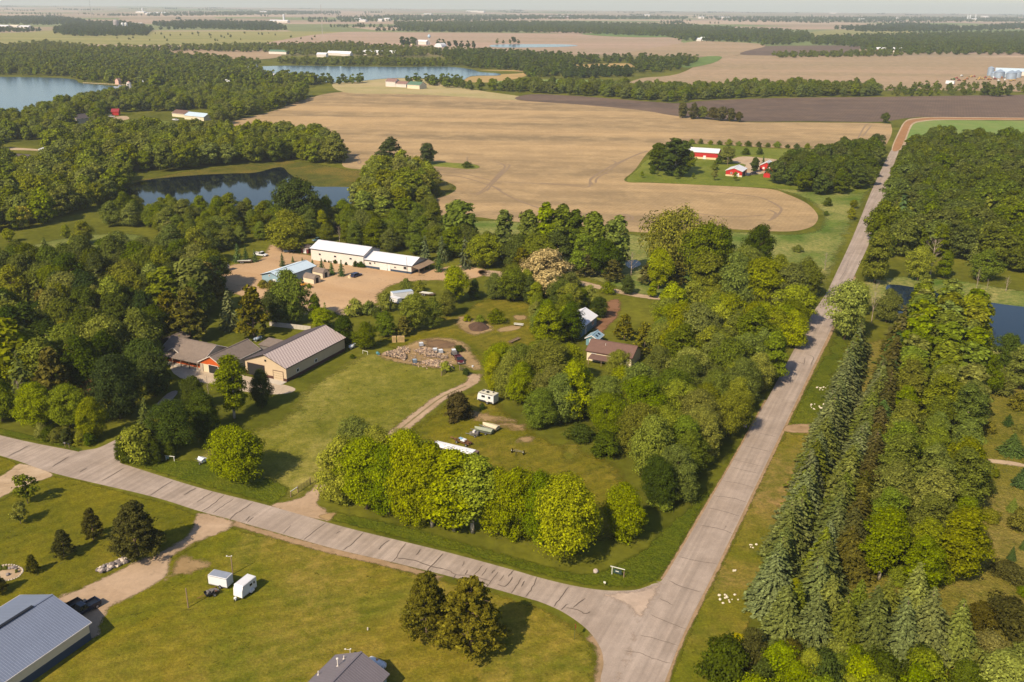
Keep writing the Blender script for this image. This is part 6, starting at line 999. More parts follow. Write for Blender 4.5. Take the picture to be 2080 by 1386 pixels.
# ================================================================ OBJECTS
def paint(n, c, r=.3): return pm('paint_' + n, A(*c), r, .0, var=.04, spec=.5)
TYRE = pm('tyre_rubber', A(34, 32, 32), .85); RIM = pm('wheel_rim', A(170, 170, 172), .4, .5); LAMP = pm('lamp_glass', A(230, 224, 210), .2); TAIL = pm('tail_lamp', A(150, 20, 18), .3); TW = paint('trailer_white', (238, 236, 234), .4); BLK = paint('black', (26, 26, 32)); RUST = pm('rusty_iron', A(126, 82, 58), .9, var=.25, scale=4)
def wheel(root, x, y, r=.36, w_=.24):
    s_ = 1 if y > 0 else -1; t = MB().tube((x, y - s_ * w_, r), (x, y, r), r, n=16).build('wheel', TYRE, root, smooth=False)
    MB().tube((x, y, r), (x, y + s_ * .02, r), r * .58, n=12).build('rim', RIM, t); return t
def car_like(kind, label, cat, loc, rz, col, L=4.6, bed=False, group=None, hood=1.25, H_=1.5, W_=1.85):
    """local x forward"""
    r = empty(kind, loc, rz, label, cat, group); h = L / 2; z1 = .95 if bed else .85
    MB().prism([(-h, .35), (h - .1, .35), (h, .55), (h - .05, z1 - .1), (h - hood, z1), (-h, z1)], -W_ / 2, W_ / 2).build('body', col, r, bevel=.06)
    if bed:
        c0, c1 = -.35, h - hood; b = MB()
        for s_ in (-1, 1): b.box(((-h + c0) / 2, s_ * (W_ / 2 - .07), z1 + .14), (c0 + h, .14, .3))
        b.box((-h + .06, 0, z1 + .14), (.12, W_ - .28, .3)); b.build('bed', col, r); MB().box(((-h + c0) / 2, 0, z1 + .012), (c0 + h - .2, W_ - .3, .02)).build('bed_floor', BLK, r)
    else: c0, c1 = -h + .15, h - hood
    g0, g1 = c0 + .12, c1 - .55
    MB().prism([(c0, z1), (c1, z1), (g1, H_ + .25 if bed else H_), (g0 + (.05 if bed else .35), H_ + .25 if bed else H_)], -W_ / 2 + .04, W_ / 2 - .04, top=.16).build('cabin', GLASS, r)
    zt = (H_ + .25 if bed else H_); MB().box(((g0 + g1) / 2 + .1, 0, zt + .02), (g1 - g0 - .05, W_ * .80, .06)).build('roof', col, r, bevel=.02)
    p = MB()
    for s_ in (-1, 1):
        p.box((c0 + .25, s_ * (W_ / 2 - .12), (z1 + zt) / 2), (.1, .06, zt - z1)); p.box(((c0 + c1) / 2, s_ * (W_ / 2 - .12), (z1 + zt) / 2), (.1, .06, zt - z1))
    p.build('pillars', col, r)
    for sx in (-1, 1):
        for sy in (-1, 1): wheel(r, sx * (h - .85), sy * (W_ / 2 + .01), .38 if bed else .33)
    for s_ in (-1, 1): MB().box((h - .02, s_ * W_ * .36, .74), (.06, .32, .16)).build('headlight', LAMP, r); MB().box((-h - .01, s_ * W_ * .42, .78), (.04, .18, .26)).build('tail_light', TAIL, r)
    MB().box((h + .03, 0, .48), (.12, W_ * .96, .18)).build('bumper', RIM, r); return r
def fac(a, b): d = P(*b) - P(*a); return math.atan2(d.y, d.x)
car_like('pickup_truck', 'dark blue pickup truck parked at the grey metal shed', 'pickup', P(172, 1243), fac((205, 1228), (165, 1250)), paint('navy', (24, 34, 58)), 5.2, True)
d = empty('dump_trailer', P(150, 1234), fac((205, 1228), (165, 1250)), 'black open trailer beside the dark blue pickup', 'trailer'); b = MB()
b.box((0, 0, .55), (2.6, 1.5, .12)); b.box((0, .72, .8), (2.6, .06, .5)); b.box((0, -.72, .8), (2.6, .06, .5)); b.box((-1.27, 0, .8), (.06, 1.4, .5)); b.build('tub', BLK, d); MB().box((1.9, 0, .5), (1.3, .1, .1)).build('drawbar', BLK, d)
for s_ in (-1, 1): wheel(d, 0, s_ * .95, .3, .2)
car_like('pickup_truck', 'dark red pickup truck facing down beside the firewood', 'pickup', P(933, 735), fac((925, 718), (941, 744)), paint('maroon', (92, 26, 30)), 5.0, True)
car_like('pickup_truck', 'white pickup truck parked behind the yard spruces', 'pickup', P(530, 520), fac((512, 515), (538, 518)), paint('white', (232, 230, 226)), 5.6, True)
car_like('car', 'dark blue car parked on the sandy yard', 'car', P(724, 562), fac((714, 565), (735, 558)), paint('dark_blue', (40, 54, 92)), 4.6)
car_like('car', 'teal car left behind the long warehouse', 'car', P(645, 490), fac((655, 486), (636, 489)), paint('teal', (88, 124, 134)), 4.2)
car_like('car', 'grey van under the broad tree of the sandy yard', 'van', P(588, 512), fac((600, 510), (580, 512)), paint('slate', (92, 110, 128)), 4.6, H_=1.9)
car_like('car', 'dark car on the farm drive, left one', 'car', P(1521, 357), R(60), paint('steel', (80, 84, 96)), 4.8); car_like('car', 'dark car on the farm drive, right one', 'car', P(1532, 355), R(20), paint('charcoal', (66, 62, 76)), 4.8)
car_like('car', 'white and blue car in the lakeside clearing', 'car', P(227, 238), R(10), paint('white', (232, 230, 226)), 5); car_like('pickup_truck', 'white pickup parked by the pale blue roofed lake house', 'pickup', P(357, 245), R(-20), paint('white', (232, 230, 226)), 6, True)

def box_trailer(label, a, b, W_, h, z0=.45, roofm=None, nose=0, axle=1, name='box_trailer', twin=False, rm=.36, door=True, col=None, group=None):
    """a, b: photo points of the floor line's two ends on the ground"""
    pa, pb = P(*a), P(*b); L = (pb - pa).length; c = (pa + pb) / 2; r = empty(name, c, math.atan2(pb.y - pa.y, pb.x - pa.x), label, 'trailer', group); col = col or TW; hl = L / 2
    if nose: MB().prism([(-hl, z0), (hl - nose, z0), (hl, z0 + .05), (hl - .12, z0 + h * .62), (hl - nose * .9, z0 + h), (-hl, z0 + h)], -W_ / 2, W_ / 2).build('body', col, r, bevel=.05)
    else: MB().box((0, 0, z0 + h / 2), (L, W_, h)).build('body', col, r, bevel=.05)
    if roofm: MB().box((-nose * .4, 0, z0 + h + .02), (L - .3 - nose * .9, W_ - .2, .05)).build('roof', roofm, r)
    n = MB()
    for s_ in (-1, 1): n.box((0, s_ * (W_ / 2 + .012), z0 + .08), (L - .1, .03, .12)); n.box((0, s_ * (W_ / 2 + .012), z0 + h - .08), (L - nose - .1, .03, .1))
    n.build('edge_trim', RIM, r)
    xs = [-hl * .25] if not twin else [-hl * .72, -hl * .48]
    for x in xs:
        for s_ in (-1, 1): wheel(r, x, s_ * (W_ / 2 + .12), rm)
    if door: MB().box((hl * .45 - nose * .5, -W_ / 2 - .02, z0 + h * .47), (.8, .04, h * .8)).build('side_door', DOORW, r); MB().box((-hl - .02, 0, z0 + h * .5), (.04, W_ * .88, h * .88)).build('rear_door', DOORW, r)
    MB().tube((hl - .05, -W_ * .3, z0), (hl + .9, 0, z0 + .02), .05, n=5).tube((hl - .05, W_ * .3, z0), (hl + .9, 0, z0 + .02), .05, n=5).tube((hl + .8, 0, 0), (hl + .8, 0, z0 + .15), .05, n=6).build('hitch', BLK, r)
    return r
s2 = lambda x, y: (360 + x / 7.7, 1110 + y / 7.7)
GREYR = pm('grey_trailer_roof', A(150, 156, 168), .5)
t1 = box_trailer('short white cargo trailer with a grey roof on the bottom lawn', s2(835, 640), s2(545, 575), 1.9, 1.85, .42, GREYR, door=False)
MB().box((-1.52, 0, 1.32), (.05, 1.6, 1.6)).build('rear_door', RIM, t1)
t2 = box_trailer('longer white ice house trailer with small windows on the bottom lawn', s2(1185, 640), s2(950, 830), 1.9, 2.1, .42, RWHITE, nose=.55, door=True)
for x, w_ in ((-1.25, .3), (-.45, .6)): MB().box((x, .97, 1.75), (w_, .04, .42)).build('window', GLASS, t2); MB().box((x, -.97, 1.75), (w_, .04, .42)).build('window', GLASS, t2)
MB().box((2.5, 0, .55), (.35, .4, .5)).build('gas_bottle_cover', TW, t2)
for s_ in (-1, 1): MB().prism([(-.98, .45), (-.02, .45), (-.12, .82), (-.88, .82)], s_ * .96, s_ * 1.25).build('fender', TW, t2)
ut = empty('utility_trailer', P(*s2(545, 760)), fac(s2(680, 690), s2(380, 800)), 'low utility trailer piled with rusty scrap beside the white cargo trailers', 'trailer'); b = MB(); b.box((0, 0, .5), (2.3, 1.3, .1)); b.box((0, .64, .66), (2.3, .05, .3)).box((0, -.64, .66), (2.3, .05, .3)); b.build('deck', BLK, ut)
RS = random.Random(8); b = MB()
for k in range(22): b.box((RS.uniform(-1, 1), RS.uniform(-.5, .5), RS.uniform(.6, .95)), (RS.uniform(.2, 1.0), RS.uniform(.05, .4), RS.uniform(.05, .25)), rz=RS.uniform(0, 3), ry=RS.uniform(-.4, .4), mi=RS.randrange(2))
b.build('scrap_load', [RUST, GREYW], ut); MB().tube((1.1, 0, .5), (2.6, 0, .42), .05).build('drawbar', RUST, ut)
for s_ in (-1, 1): wheel(ut, -.2, s_ * .85, .3, .18)
def post(name, label, cat, x, y, top, r=.11, mat=WOOD, lamp=None):
    h = hgt(x, y, top); p = empty(name, P(x, y), 0, label, cat); MB().tube((0, 0, -.1), (0, 0, h), r, r * .85, 8).build('post', mat, p)
    if lamp: MB().box((-.35, 0, h - .05), (.8, .06, .06)).build('arm', WHITE, p); MB().ball((-.7, 0, h + .02), (.16, .16, .12), 8, 5).ball((.1, 0, h + .05), (.14, .14, .1), 8, 5).build('lamp_head', LAMP, p)
    return p
post('wooden_post', 'short wooden post left of the white cargo trailers', 'post', 382.5, 1235, 1195); post('yard_light', 'wooden yard light pole behind the short white cargo trailer', 'yard light', 473, 1167, 1130, lamp=True)
yl = post('yard_light', 'white yard light pole behind the small bottom house', 'yard light', 712, 1338, 1319, .06, WHITE, lamp=True)
post('marker_post', 'tiny white standpipe in the middle of the bottom lawn', 'post', 747, 1280, 1275, .12, WHITE); post('farm_light', 'yard light pole between the red barns', 'yard light', 1477.5, 338, 321, .15, WOOD, lamp=True)
def tank(label, x, y, L, r, rz, mat, ends=WHITE):
    t = empty('propane_tank', P(x, y), rz, label, 'propane tank'); m = MB(); z = r + .3; n = 14; rings = [(-L / 2, .02), (-L / 2 + .08, r * .6), (-L / 2 + .3, r * .95), (-L / 2 + .5, r), (L / 2 - .5, r), (L / 2 - .3, r * .95), (L / 2 - .08, r * .6), (L / 2, .02)]
    for (a, ra), (c, rc) in zip(rings[:-1], rings[1:]): m.tube((a, 0, z), (c, 0, z), ra, rc, n)
    m.build('tank', mat, t, smooth=True); MB().tube((0, 0, z + r - .05), (0, 0, z + r + .18), .2, n=10).build('valve_cap', pm('valve_cap', A(222, 170, 110), .6), t)
    for sx in (-1, 1): MB().box((sx * L * .28, 0, .2), (.2, r * 1.3, .4)).build('foot', CONC2, t)
PW = paint('tank_white', (236, 238, 240), .35)
tank('white propane tank behind the small bottom house', 767, 1357, 3.3, .62, fac((750, 1350), (784, 1366)), PW); tank('silver propane tank between the brown house and the weathered shed', 524, 693, 3.0, .55, fac((516, 695), (534, 689)), SILV); tank('white propane tank at the far corner of the tan metal barn', 716, 708, 3.0, .55, fac((708, 711), (725, 703)), PW)
# boulders beside the gravel driveway
BMATS = [pm('boulder_' + str(k), A(*c), .95, var=.2, scale=3) for k, c in enumerate([(196, 178, 164), (150, 138, 132), (120, 108, 104), (214, 196, 176)])]
def rock(name, label, cat, loc, s_, group, mat, rnd):
    bm = bmesh.new(); bmesh.ops.create_icosphere(bm, subdivisions=2, radius=1)
    for v in bm.verts: v.co *= rnd.uniform(.82, 1.12); v.co.z *= .72
    me = bpy.data.meshes.new(name); bm.to_mesh(me); bm.free(); me.materials.append(mat); o = bpy.data.objects.new(name, me); C.objects.link(o)
    o.location = (loc[0], loc[1], loc[2] + s_ * .55); o.scale = (s_, s_ * rnd.uniform(.75, 1), s_); o.rotation_euler = (rnd.uniform(-.3, .3), 0, rnd.uniform(0, 6)); return tag(o, label, cat, group)
A0, A1 = P(206, 1166), P(268, 1138); ax_ = (A1 - A0).normalized(); ay_ = Vector((-ax_.y, ax_.x, 0)); k = 0; BT_ = ['pinkish', 'grey', 'dark grey', 'pale']
for i_ in range(20):
    for j in range(3):
        BMI = RS.randrange(4); k += 1; p = A0.lerp(A1, (i_ + RS.uniform(-.3, .3)) / 19) + ay_ * (j * .62 + RS.uniform(-.2, .2)); rock('boulder', BT_[BMI] + ' boulder in the ' + ['front', 'middle', 'back'][j] + ' row of the driveway pile, ' + ordn(i_ + 1) + ' from the left', 'boulder', (p.x, p.y, RS.choice([0, 0, .3])), RS.uniform(.28, .5), 'boulders piled beside the gravel driveway', BMATS[BMI], RS)
ring = smooth_poly([P(*q) for q in [(-14, 1158), (2, 1150), (24, 1148), (42, 1154), (46, 1162), (34, 1174), (12, 1180), (-14, 1178)]], True, 4)
for i_, p in enumerate(ring[2:-4]): rock('edging_stone', 'rim stone of the gravel flower bed, ' + ordn(i_ + 1) + ' round from the top', 'stone', (p.x, p.y, -.05), .2, 'rim stones of the flower bed', BMATS[3], RS)
for x, y, s_ in ((20, 1156, .35), (27, 1155, .45), (33, 1157, .3), (16, 1169, .4)): rock('boulder', ['left', 'largest', 'right', 'lowest'][(20, 27, 33, 16).index(x)] + ' grey rock lying inside the gravel flower bed', 'boulder', P(x, y), s_, 'rocks inside the flower bed', BMATS[1], RS)
tree('bush', 12, 1157, .7, 'mid', 'low green plant at the back of the gravel flower bed'); tree('bush', 34, 1163, .6, 'mid', 'low green plant at the right of the gravel flower bed')
for gi_, (cx, cy, n, sx, sy) in enumerate([(1668, 790, 9, 8, 5), (1660, 826, 14, 13, 4), (1530, 1108, 6, 6, 3), (1492, 1160, 3, 5, 2), (1474, 1217, 12, 22, 5)]):
    nm = ['upper rubble patch on the fresh green verge', 'lower rubble patch on the fresh green verge', 'upper small rubble patch on the dry verge', 'middle small rubble patch on the dry verge', 'largest rubble patch on the dry verge'][gi_]
    for i_, qx in enumerate(sorted(RS.uniform(-1.2, 1.2) * sx for _ in range(n))): rock('white_stone', 'white stone in the ' + nm + ', ' + ordn(i_ + 1) + ' from the left', 'stone', P(cx + qx, cy + RS.gauss(0, sy)), RS.uniform(.13, .32), 'white stones of the ' + nm, pm('white_rubble', A(226, 212, 186), .9, var=.1), RS)
rock('boulder', 'pinkish boulder at the road corner', 'boulder', P(1210, 1163), .55, None, BMATS[0], RS)
# sign and posts at the corner
cs = empty('estate_sign', P(1255, 1170), fac((1241, 1165), (1268, 1172)), 'white post sign with a hanging dark green board at the road corner', 'sign'); WP = paint('sign_white', (226, 222, 206))
MB().box((-1.1, 0, .8), (.12, .12, 1.6)).build('post', WP, cs); MB().box((1.1, 0, .6), (.14, .14, 1.2)).build('post', WOOD, cs); MB().box((-.1, 0, 1.62), (2.7, .12, .12)).build('arm', WP, cs)
bd = MB().box((-.1, -.02, .85), (1.5, .06, .8)).build('board', pm('sign_dark_green', A(54, 74, 72), .5), cs); MB().box((-.15, -.065, .92), (.6, .02, .16)).build('white_strip', WP, bd)
ms = empty('marker_sign', P(1228, 1190), R(-25), 'little white square marker sign in the grass at the corner', 'sign'); MB().box((0, 0, .35), (.05, .05, .7)).build('post', WOOD, ms); MB().box((0, -.04, .7), (.4, .03, .4)).build('plate', WP, ms)
st = empty('stop_sign', P(1167, 1299), R(8), 'stop sign seen from the side at the junction', 'sign'); MB().box((0, 0, 1.4), (.07, .05, 2.8)).build('post', pm('green_post', A(80, 90, 60), .7), st)
octo = MB(); pts8 = [(math.cos(R(22.5 + 45 * k)) * .4, math.sin(R(22.5 + 45 * k)) * .4 + 2.5) for k in range(8)]; octo.add([(.05, a, b_) for a, b_ in pts8] + [(.075, a, b_) for a, b_ in pts8], [tuple(range(8)), tuple(range(15, 7, -1))] + [(i, (i + 1) % 8, (i + 1) % 8 + 8, i + 8) for i in range(8)]); octo.build('plate', paint('stop_red', (170, 20, 24)), st)
fc_ = bpy.data.curves.new('lettering', 'FONT'); fc_.body = 'STOP'; fc_.size = .3; fc_.align_x = 'CENTER'; fc_.align_y = 'CENTER'; fc_.extrude = .004; fc_.materials.append(WP)
fo = bpy.data.objects.new('tmp_text', fc_); C.objects.link(fo); bpy.context.view_layer.update(); tm_ = bpy.data.meshes.new_from_object(fo.evaluated_get(bpy.context.evaluated_depsgraph_get())); bpy.data.objects.remove(fo); fo = bpy.data.objects.new('lettering', tm_); C.objects.link(fo); fo.parent = st; fo.location = (.082, 0, 2.5); fo.rotation_euler = (R(90), 0, R(90))
rs_ = empty('roadside_sign', P(1512, 874), R(-25), 'small white and violet sign on the road edge under the maples', 'sign'); MB().box((0, 0, .5), (.08, .08, 1)).build('post', WOOD, rs_); pl = MB().box((0, 0, 1.1), (1.0, .08, .9)).build('panel', paint('violet', (120, 90, 150)), rs_); MB().box((0, -.06, 1.05), (.8, .03, .45)).build('panel_field', WP, pl)
ys = empty('warning_sign', P(1802, 424), R(-25), 'small yellow warning sign beside the straight road', 'sign'); MB().box((0, 0, .9), (.08, .08, 1.8)).build('post', WOOD, ys); MB().box((0, -.06, 1.9), (.9, .04, .9), ry=R(45)).build('plate', paint('yellow', (222, 170, 40)), ys)
def mailbox(label, x, y, col, rz):
    m = empty('mailbox', P(x, y), rz, label, 'mailbox'); MB().box((0, 0, .5), (.1, .1, 1)).build('post', WOOD, m); MB().prism([(-.14, 1), (.14, 1), (.14, 1.15), (.08, 1.24), (-.08, 1.24), (-.14, 1.15)], -.28, .28).build('box', col, m); return m
mailbox('dark mailbox on a post left of the asphalt drive', 141, 911, BLK, R(60)); mailbox('second mailbox left of the asphalt drive, on a wooden post', 133, 909, GREYW, R(60))
ws = empty('rail_sign', P(346, 936), fac((334, 934), (358, 937)), 'white wooden rail frame in front of the clipped cedars', 'sign'); MB().box((-1.0, 0, .55), (.12, .12, 1.1)).build('post', WP, ws); MB().box((1.0, 0, .55), (.12, .12, 1.1)).build('post', WP, ws); MB().box((0, 0, 1.12), (2.4, .14, .12)).build('rail', WP, ws); MB().box((-.6, 0, .7), (.6, .05, .5)).build('board', TEAL, ws)
def gate(label, x, y, x2, y2, h=1.3, end=True):
    a, b_ = P(x, y), P(x2, y2); L = (b_ - a).length; r = empty('field_gate', a, math.atan2(b_.y - a.y, b_.x - a.x), label, 'gate'); m = MB()
    for k in range(5): m.tube((0, 0, .25 + k * h / 5), (L, 0, .25 + k * h / 5), .035, n=5)
    for k in range(5): m.tube((L * k / 4, 0, .2), (L * k / 4, 0, h), .035, n=5)
    m.build('gate_frame', pm('gate_steel', A(104, 92, 76), .6), r)
    for xx in (-.1, L + .1): MB().tube((xx, 0, -.1), (xx, 0, h + .25), .1, n=8).build('gate_post', WOOD, r)
    if end: MB().tube((-2.3, 0, -.1), (-2.3, 0, h), .1, n=8).build('gate_post', WOOD, r); MB().box((-1.2, 0, h - .05), (2.3, .14, .14)).build('rail', WP, r)
gate('open field gate with a white end rail at the mouth of the dirt track', 606, 1000, 630, 984); gate('wire gate beside the dark red pickup', 934, 752, 944, 756, 1.2, False); gate('loose gate panel leaning at the edge of the paddock', 897, 764, 905, 758, 1.2, False)
# firewood yard
z8 = lambda x, y: (740 + x / 8, 660 + y / 8)
LOGM = [pm('split_log_' + str(k), A(*c), .9, var=.2, scale=5) for k, c in enumerate([(196, 164, 132), (168, 144, 124), (130, 112, 102), (214, 186, 150), (104, 90, 82)])]
def logs(name, label, poly, n, zmax, seed, sz=(.3, .6), rr=(.08, .17), cat='firewood'):
    rnd = random.Random(seed); W = [P(*q) for q in poly]; pp = [(p.x, p.y) for p in W]; xs = [p[0] for p in pp]; ys = [p[1] for p in pp]; cx, cy = sum(xs) / len(xs), sum(ys) / len(ys); rad = max(math.hypot(x - cx, y - cy) for x, y in pp); m = MB(); k = 0
    while k < n:
        x, y = rnd.uniform(min(xs), max(xs)), rnd.uniform(min(ys), max(ys))
        if not inpoly(x, y, pp): continue
        k += 1; zz = zmax * max(0, 1 - (math.hypot(x - cx, y - cy) / rad) ** 2) * rnd.uniform(.3, 1); a = rnd.uniform(0, 3.14); L = rnd.uniform(*sz) / 2; d = Vector((math.cos(a) * L, math.sin(a) * L, rnd.uniform(-.4, .4) * L)); q = Vector((x, y, zz + .12)); r_ = rnd.uniform(*rr); m.tube(q - d, q + d, r_, r_ * .9, 5, rnd.choice([0, 0, 1, 1, 2, 3, 4]))
    o = m.build(name, LOGM); return tag(o, label, cat, kind='stuff')
logs('firewood', 'loose heap of split firewood beside the dark red pickup', [z8(800, 440), z8(960, 370), z8(1130, 420), z8(1200, 480), z8(1300, 540), z8(1150, 550), z8(990, 520), z8(900, 480)], 520, .7, 1)
logs('firewood', 'greyer heap of split firewood along the paddock edge', [z8(920, 600), z8(1100, 580), z8(1260, 600), z8(1400, 660), z8(1460, 700), z8(1220, 715), z8(1010, 665)], 560, .5, 2)
logs('firewood', 'long ridge of pale split firewood on the left of the wood yard', [z8(290, 500), z8(360, 460), z8(520, 455), z8(650, 490), z8(690, 540), z8(650, 590), z8(450, 550)], 700, 1.3, 3)
logs('firewood', 'loose split logs scattered round the firewood heaps', [z8(720, 620), z8(760, 420), z8(900, 330), z8(1250, 380), z8(1420, 480), z8(1500, 640), z8(1420, 740), z8(1100, 740), z8(860, 690)], 150, .1, 12)
logs('log_pile', 'pile of longer logs behind the firewood ridge', [z8(540, 400), z8(640, 400), z8(720, 430), z8(690, 460), z8(560, 440)], 60, .8, 4, (1.0, 2.4), (.1, .2), 'logs')
logs('scrap_heap', 'dark scrap heap at the end of the loose firewood', [z8(1220, 520), z8(1330, 510), z8(1340, 560), z8(1240, 570)], 60, .7, 5, (.4, 1.3), (.04, .14), 'scrap')
logs('brush_pile', 'pile of pale branches at the lower edge of the sandy yard', [(752, 628), (768, 624), (780, 634), (762, 640), (750, 637)], 160, 1.0, 6, (.6, 1.8), (.03, .09), 'branches')
logs('brush_pile', 'scattered pale timber below the sandy yard', [(680, 632), (694, 630), (702, 640), (688, 642)], 60, .6, 7, (.6, 1.8), (.05, .12), 'branches')
def heap(name, label, cat, poly, h, mat, seed):
    rnd = random.Random(seed); W = smooth_poly([P(*q) for q in poly], True, 4); c = sum(W, Vector((0, 0, 0))) / len(W); vs = [(c.x, c.y, h)]; fs = []; n = len(W); R_ = 5
    for k in range(1, R_ + 1):
        for p in W: q = c.lerp(p, k / R_); vs.append((q.x + rnd.uniform(-.15, .15), q.y + rnd.uniform(-.15, .15), h * (1 - (k / R_) ** 1.4) + rnd.uniform(-.08, .12) * (k < R_)))
    for i in range(n): fs.append((0, 1 + i, 1 + (i + 1) % n))
    for k in range(R_ - 1):
        for i in range(n): a, b_ = 1 + k * n + i, 1 + k * n + (i + 1) % n; fs.append((a, a + n, b_ + n, b_))
    return tag(MB().add(vs, fs).build(name, mat, smooth=False), label, cat)
heap('soil_heap', 'dark soil heap on the back paddock', 'soil heap', [(952, 660), (966, 656), (988, 660), (994, 668), (975, 674), (955, 671)], 1.6, pm('dark_soil', A(88, 64, 48), 1, var=.2, scale=3), 1)
def tote(label, x, y, mat=None, cage=False):
    t = empty('container_tote', P(x, y), R(20), label, 'container'); MB().box((0, 0, .72), (1.15, 1.0, 1.0)).build('tank', mat or PW, t, bevel=.08); MB().box((0, 0, .12), (1.2, 1.05, .14)).build('pallet_base', WOOD, t); c = MB()
    for k in range(5):
        a = -.58 + k * .29
        for s_ in (-1, 1): c.box((a, s_ * .53, .72), (.03, .03, 1.05)); c.box((s_ * .6, a * .88, .72), (.03, .03, 1.05))
    for z in (.35, .72, 1.1):
        for s_ in (-1, 1): c.box((0, s_ * .53, z), (1.2, .03, .03)); c.box((s_ * .6, 0, z), (.03, 1.04, .03))
    c.build('cage', RIM if not cage else BLK, t); return t
tote('white liquid tote alone at the back of the firewood', *z8(925, 350)); tote('left of the two white totes between firewood and pickup', *z8(1150, 445)); tote('right of the two white totes between firewood and pickup', *z8(1243, 465)); tote('grey caged tote standing before the firewood', *z8(820, 625), pm('pale_blue_plastic', A(160, 176, 190), .5), True)
for k_, (x, y) in enumerate([z8(485, 280), z8(568, 275), z8(622, 275)]):
    t = empty('pallet_stack', P(x, y), R(10), ordn(k_ + 1) + ' wooden pallet stack from the left by the tree shade', 'pallets', 'pallet stacks')
    for j in range(9):
        q = MB()
        for b_ in (-.5, 0, .5): q.box((0, b_, .07 + j * .2), (1.1, .12, .1))
        for b_ in range(5): q.box((-.5 + b_ * .25, 0, .14 + j * .2), (.16, 1.15, .03))
        q.build('pallet', pm('pallet_wood', A(214, 180, 122), .9, var=.2), t)
br_ = empty('plastic_barrel', P(*z8(222, 485)), R(120), 'blue-green barrel lying at the end of the firewood ridge', 'barrel'); MB().tube((-.55, 0, .4), (.55, 0, .4), .4, n=14).build('barrel_body', pm('teal_plastic', A(96, 150, 156), .4), br_); MB().tube((.55, 0, .4), (.58, 0, .4), .36, n=14).build('lid', WHITE, br_)
gf = empty('goal_frame', P(742, 720), fac((735, 716), (747, 719)), 'small pale wooden frame beside the white propane tank', 'frame'); MB().box((-.9, 0, .5), (.1, .1, 1)).box((.9, 0, .5), (.1, .1, 1)).build('legs', WP, gf); MB().box((0, 0, 1.02), (2.0, .1, .1)).build('rail', WP, gf)
ld = empty('flatbed_trailer', P(923, 722), fac((918, 708), (928, 726)), 'small flatbed trailer with a stack of grey boxes behind the dark red pickup', 'trailer'); MB().box((0, 0, .5), (3.0, 1.6, .12)).build('deck', BLK, ld)
for x in (-.9, .5): MB().box((x, 0, .95), (1.1, 1.2, .8)).build('load_box', GREYW, ld)
MB().box((-.9, 0, 1.45), (1.1, 1.1, .15)).build('load_box', PW, ld)
for s_ in (-1, 1): wheel(ld, -.2, s_ * .95, .32, .2)
for lab, x, y, rz, L in (('stack of long grey boards beside the great round tree', 1045, 694, fac((1035, 697), (1056, 688)), 5.0), ('low rack of white boards at the right of the back paddock', 1054, 662, fac((1042, 662), (1062, 664)), 3.0)):
    s = empty('board_stack', P(x, y), rz, lab, 'boards'); q = MB()
    for k in range(9): q.box((RS.uniform(-.2, .2), -.6 + .15 * k, .45 + RS.uniform(0, .3)), (L, .12, .06), rz=RS.uniform(-.04, .04))
    q.build('boards', WOOD if L > 4 else WP, s); MB().box((-L / 3, 0, .2), (.12, 1.3, .4)).box((L / 3, 0, .2), (.12, 1.3, .4)).build('trestles', WOODD, s)
bk = empty('bucket', P(960, 746), 0, 'white bucket at the side of the dirt track', 'bucket'); MB().tube((0, 0, 0), (0, 0, .45), .22, .28, 12).build('pail', PW, bk)
# travel trailer
cp = box_trailer('white travel trailer with dark trim parked under the bright maples', Q((-3.9, 213.9, 0)), Q((-8.1, 216.5, 0)), 2.4, 2.2, .55, pm('camper_roof', A(222, 214, 190), .6), nose=.5, twin=False, rm=.34, door=False, name='travel_trailer')
for x, w_ in ((-1.2, .7), (.6, 1.0)):
    for s_ in (-1, 1): MB().box((x, s_ * 1.22, 1.95), (w_, .04, .55)).build('window', GLASS, cp)
for s_ in (-1, 1): MB().box((0, s_ * 1.215, .75), (4.4, .03, .28)).build('lower_stripe', BLK, cp); MB().box((-.3, s_ * 1.215, 2.72), (3.9, .03, .14)).build('upper_stripe', BLK, cp); MB().box((-.55, s_ * 1.23, 1.55), (.7, .04, 1.7)).build('side_door', DOORW, cp)
MB().box((-.2, .3, 3.05), (.6, .6, .2)).build('roof_vent', BLK, cp); MB().box((-1.5, -.3, 3.0), (.3, .3, .14)).build('roof_vent', BLK, cp); MB().box((1.4, 0, 3.02), (.5, .8, .12)).build('roof_vent', GREYW, cp)
# old bus
bs = box_trailer('long old bus with a white roof parked behind the front maples', Q((-7.5, 180.8, 0)), Q((-17.6, 185.8, 0)), 2.6, 2.4, .7, None, door=False, twin=True, rm=.48, name='old_bus', col=pm('bus_brown', A(122, 96, 80), .5)); Lb = math.hypot(10.1, 5.0)
bs['category'] = 'bus'
MB().prism([(-1.25, 0), (1.25, 0), (1.1, .14), (0, .2), (-1.1, .14)], -Lb / 2 + .7, Lb / 2 - .7).build('white_roof', pm('bus_roof_white', A(248, 246, 244), .4), bs).rotation_euler = (0, 0, R(90))
for o in bs.children:
    if o.name.startswith('white_roof'): o.location = (0, 0, 3.1)
for k in range(7):
    for s_ in (-1, 1): MB().box((-Lb / 2 + 1.4 + k * 1.3, s_ * 1.315, 2.4), (.95, .04, .7)).build('window', GLASS, bs)
MB().box((-Lb / 2 - .02, 0, 2.3), (.05, 2.1, .9)).build('rear_window', GLASS, bs); MB().box((Lb / 2 + .02, 0, 2.3), (.05, 2.2, 1.0)).build('windscreen', GLASS, bs)
for k in (-3, 0, 2.4): MB().box((k, .2, 3.36), (.5, .5, .12)).build('roof_vent', DOORW, bs)
z6b = lambda x, y: (860 + x / 9.4545, 820 + y / 9.4545)
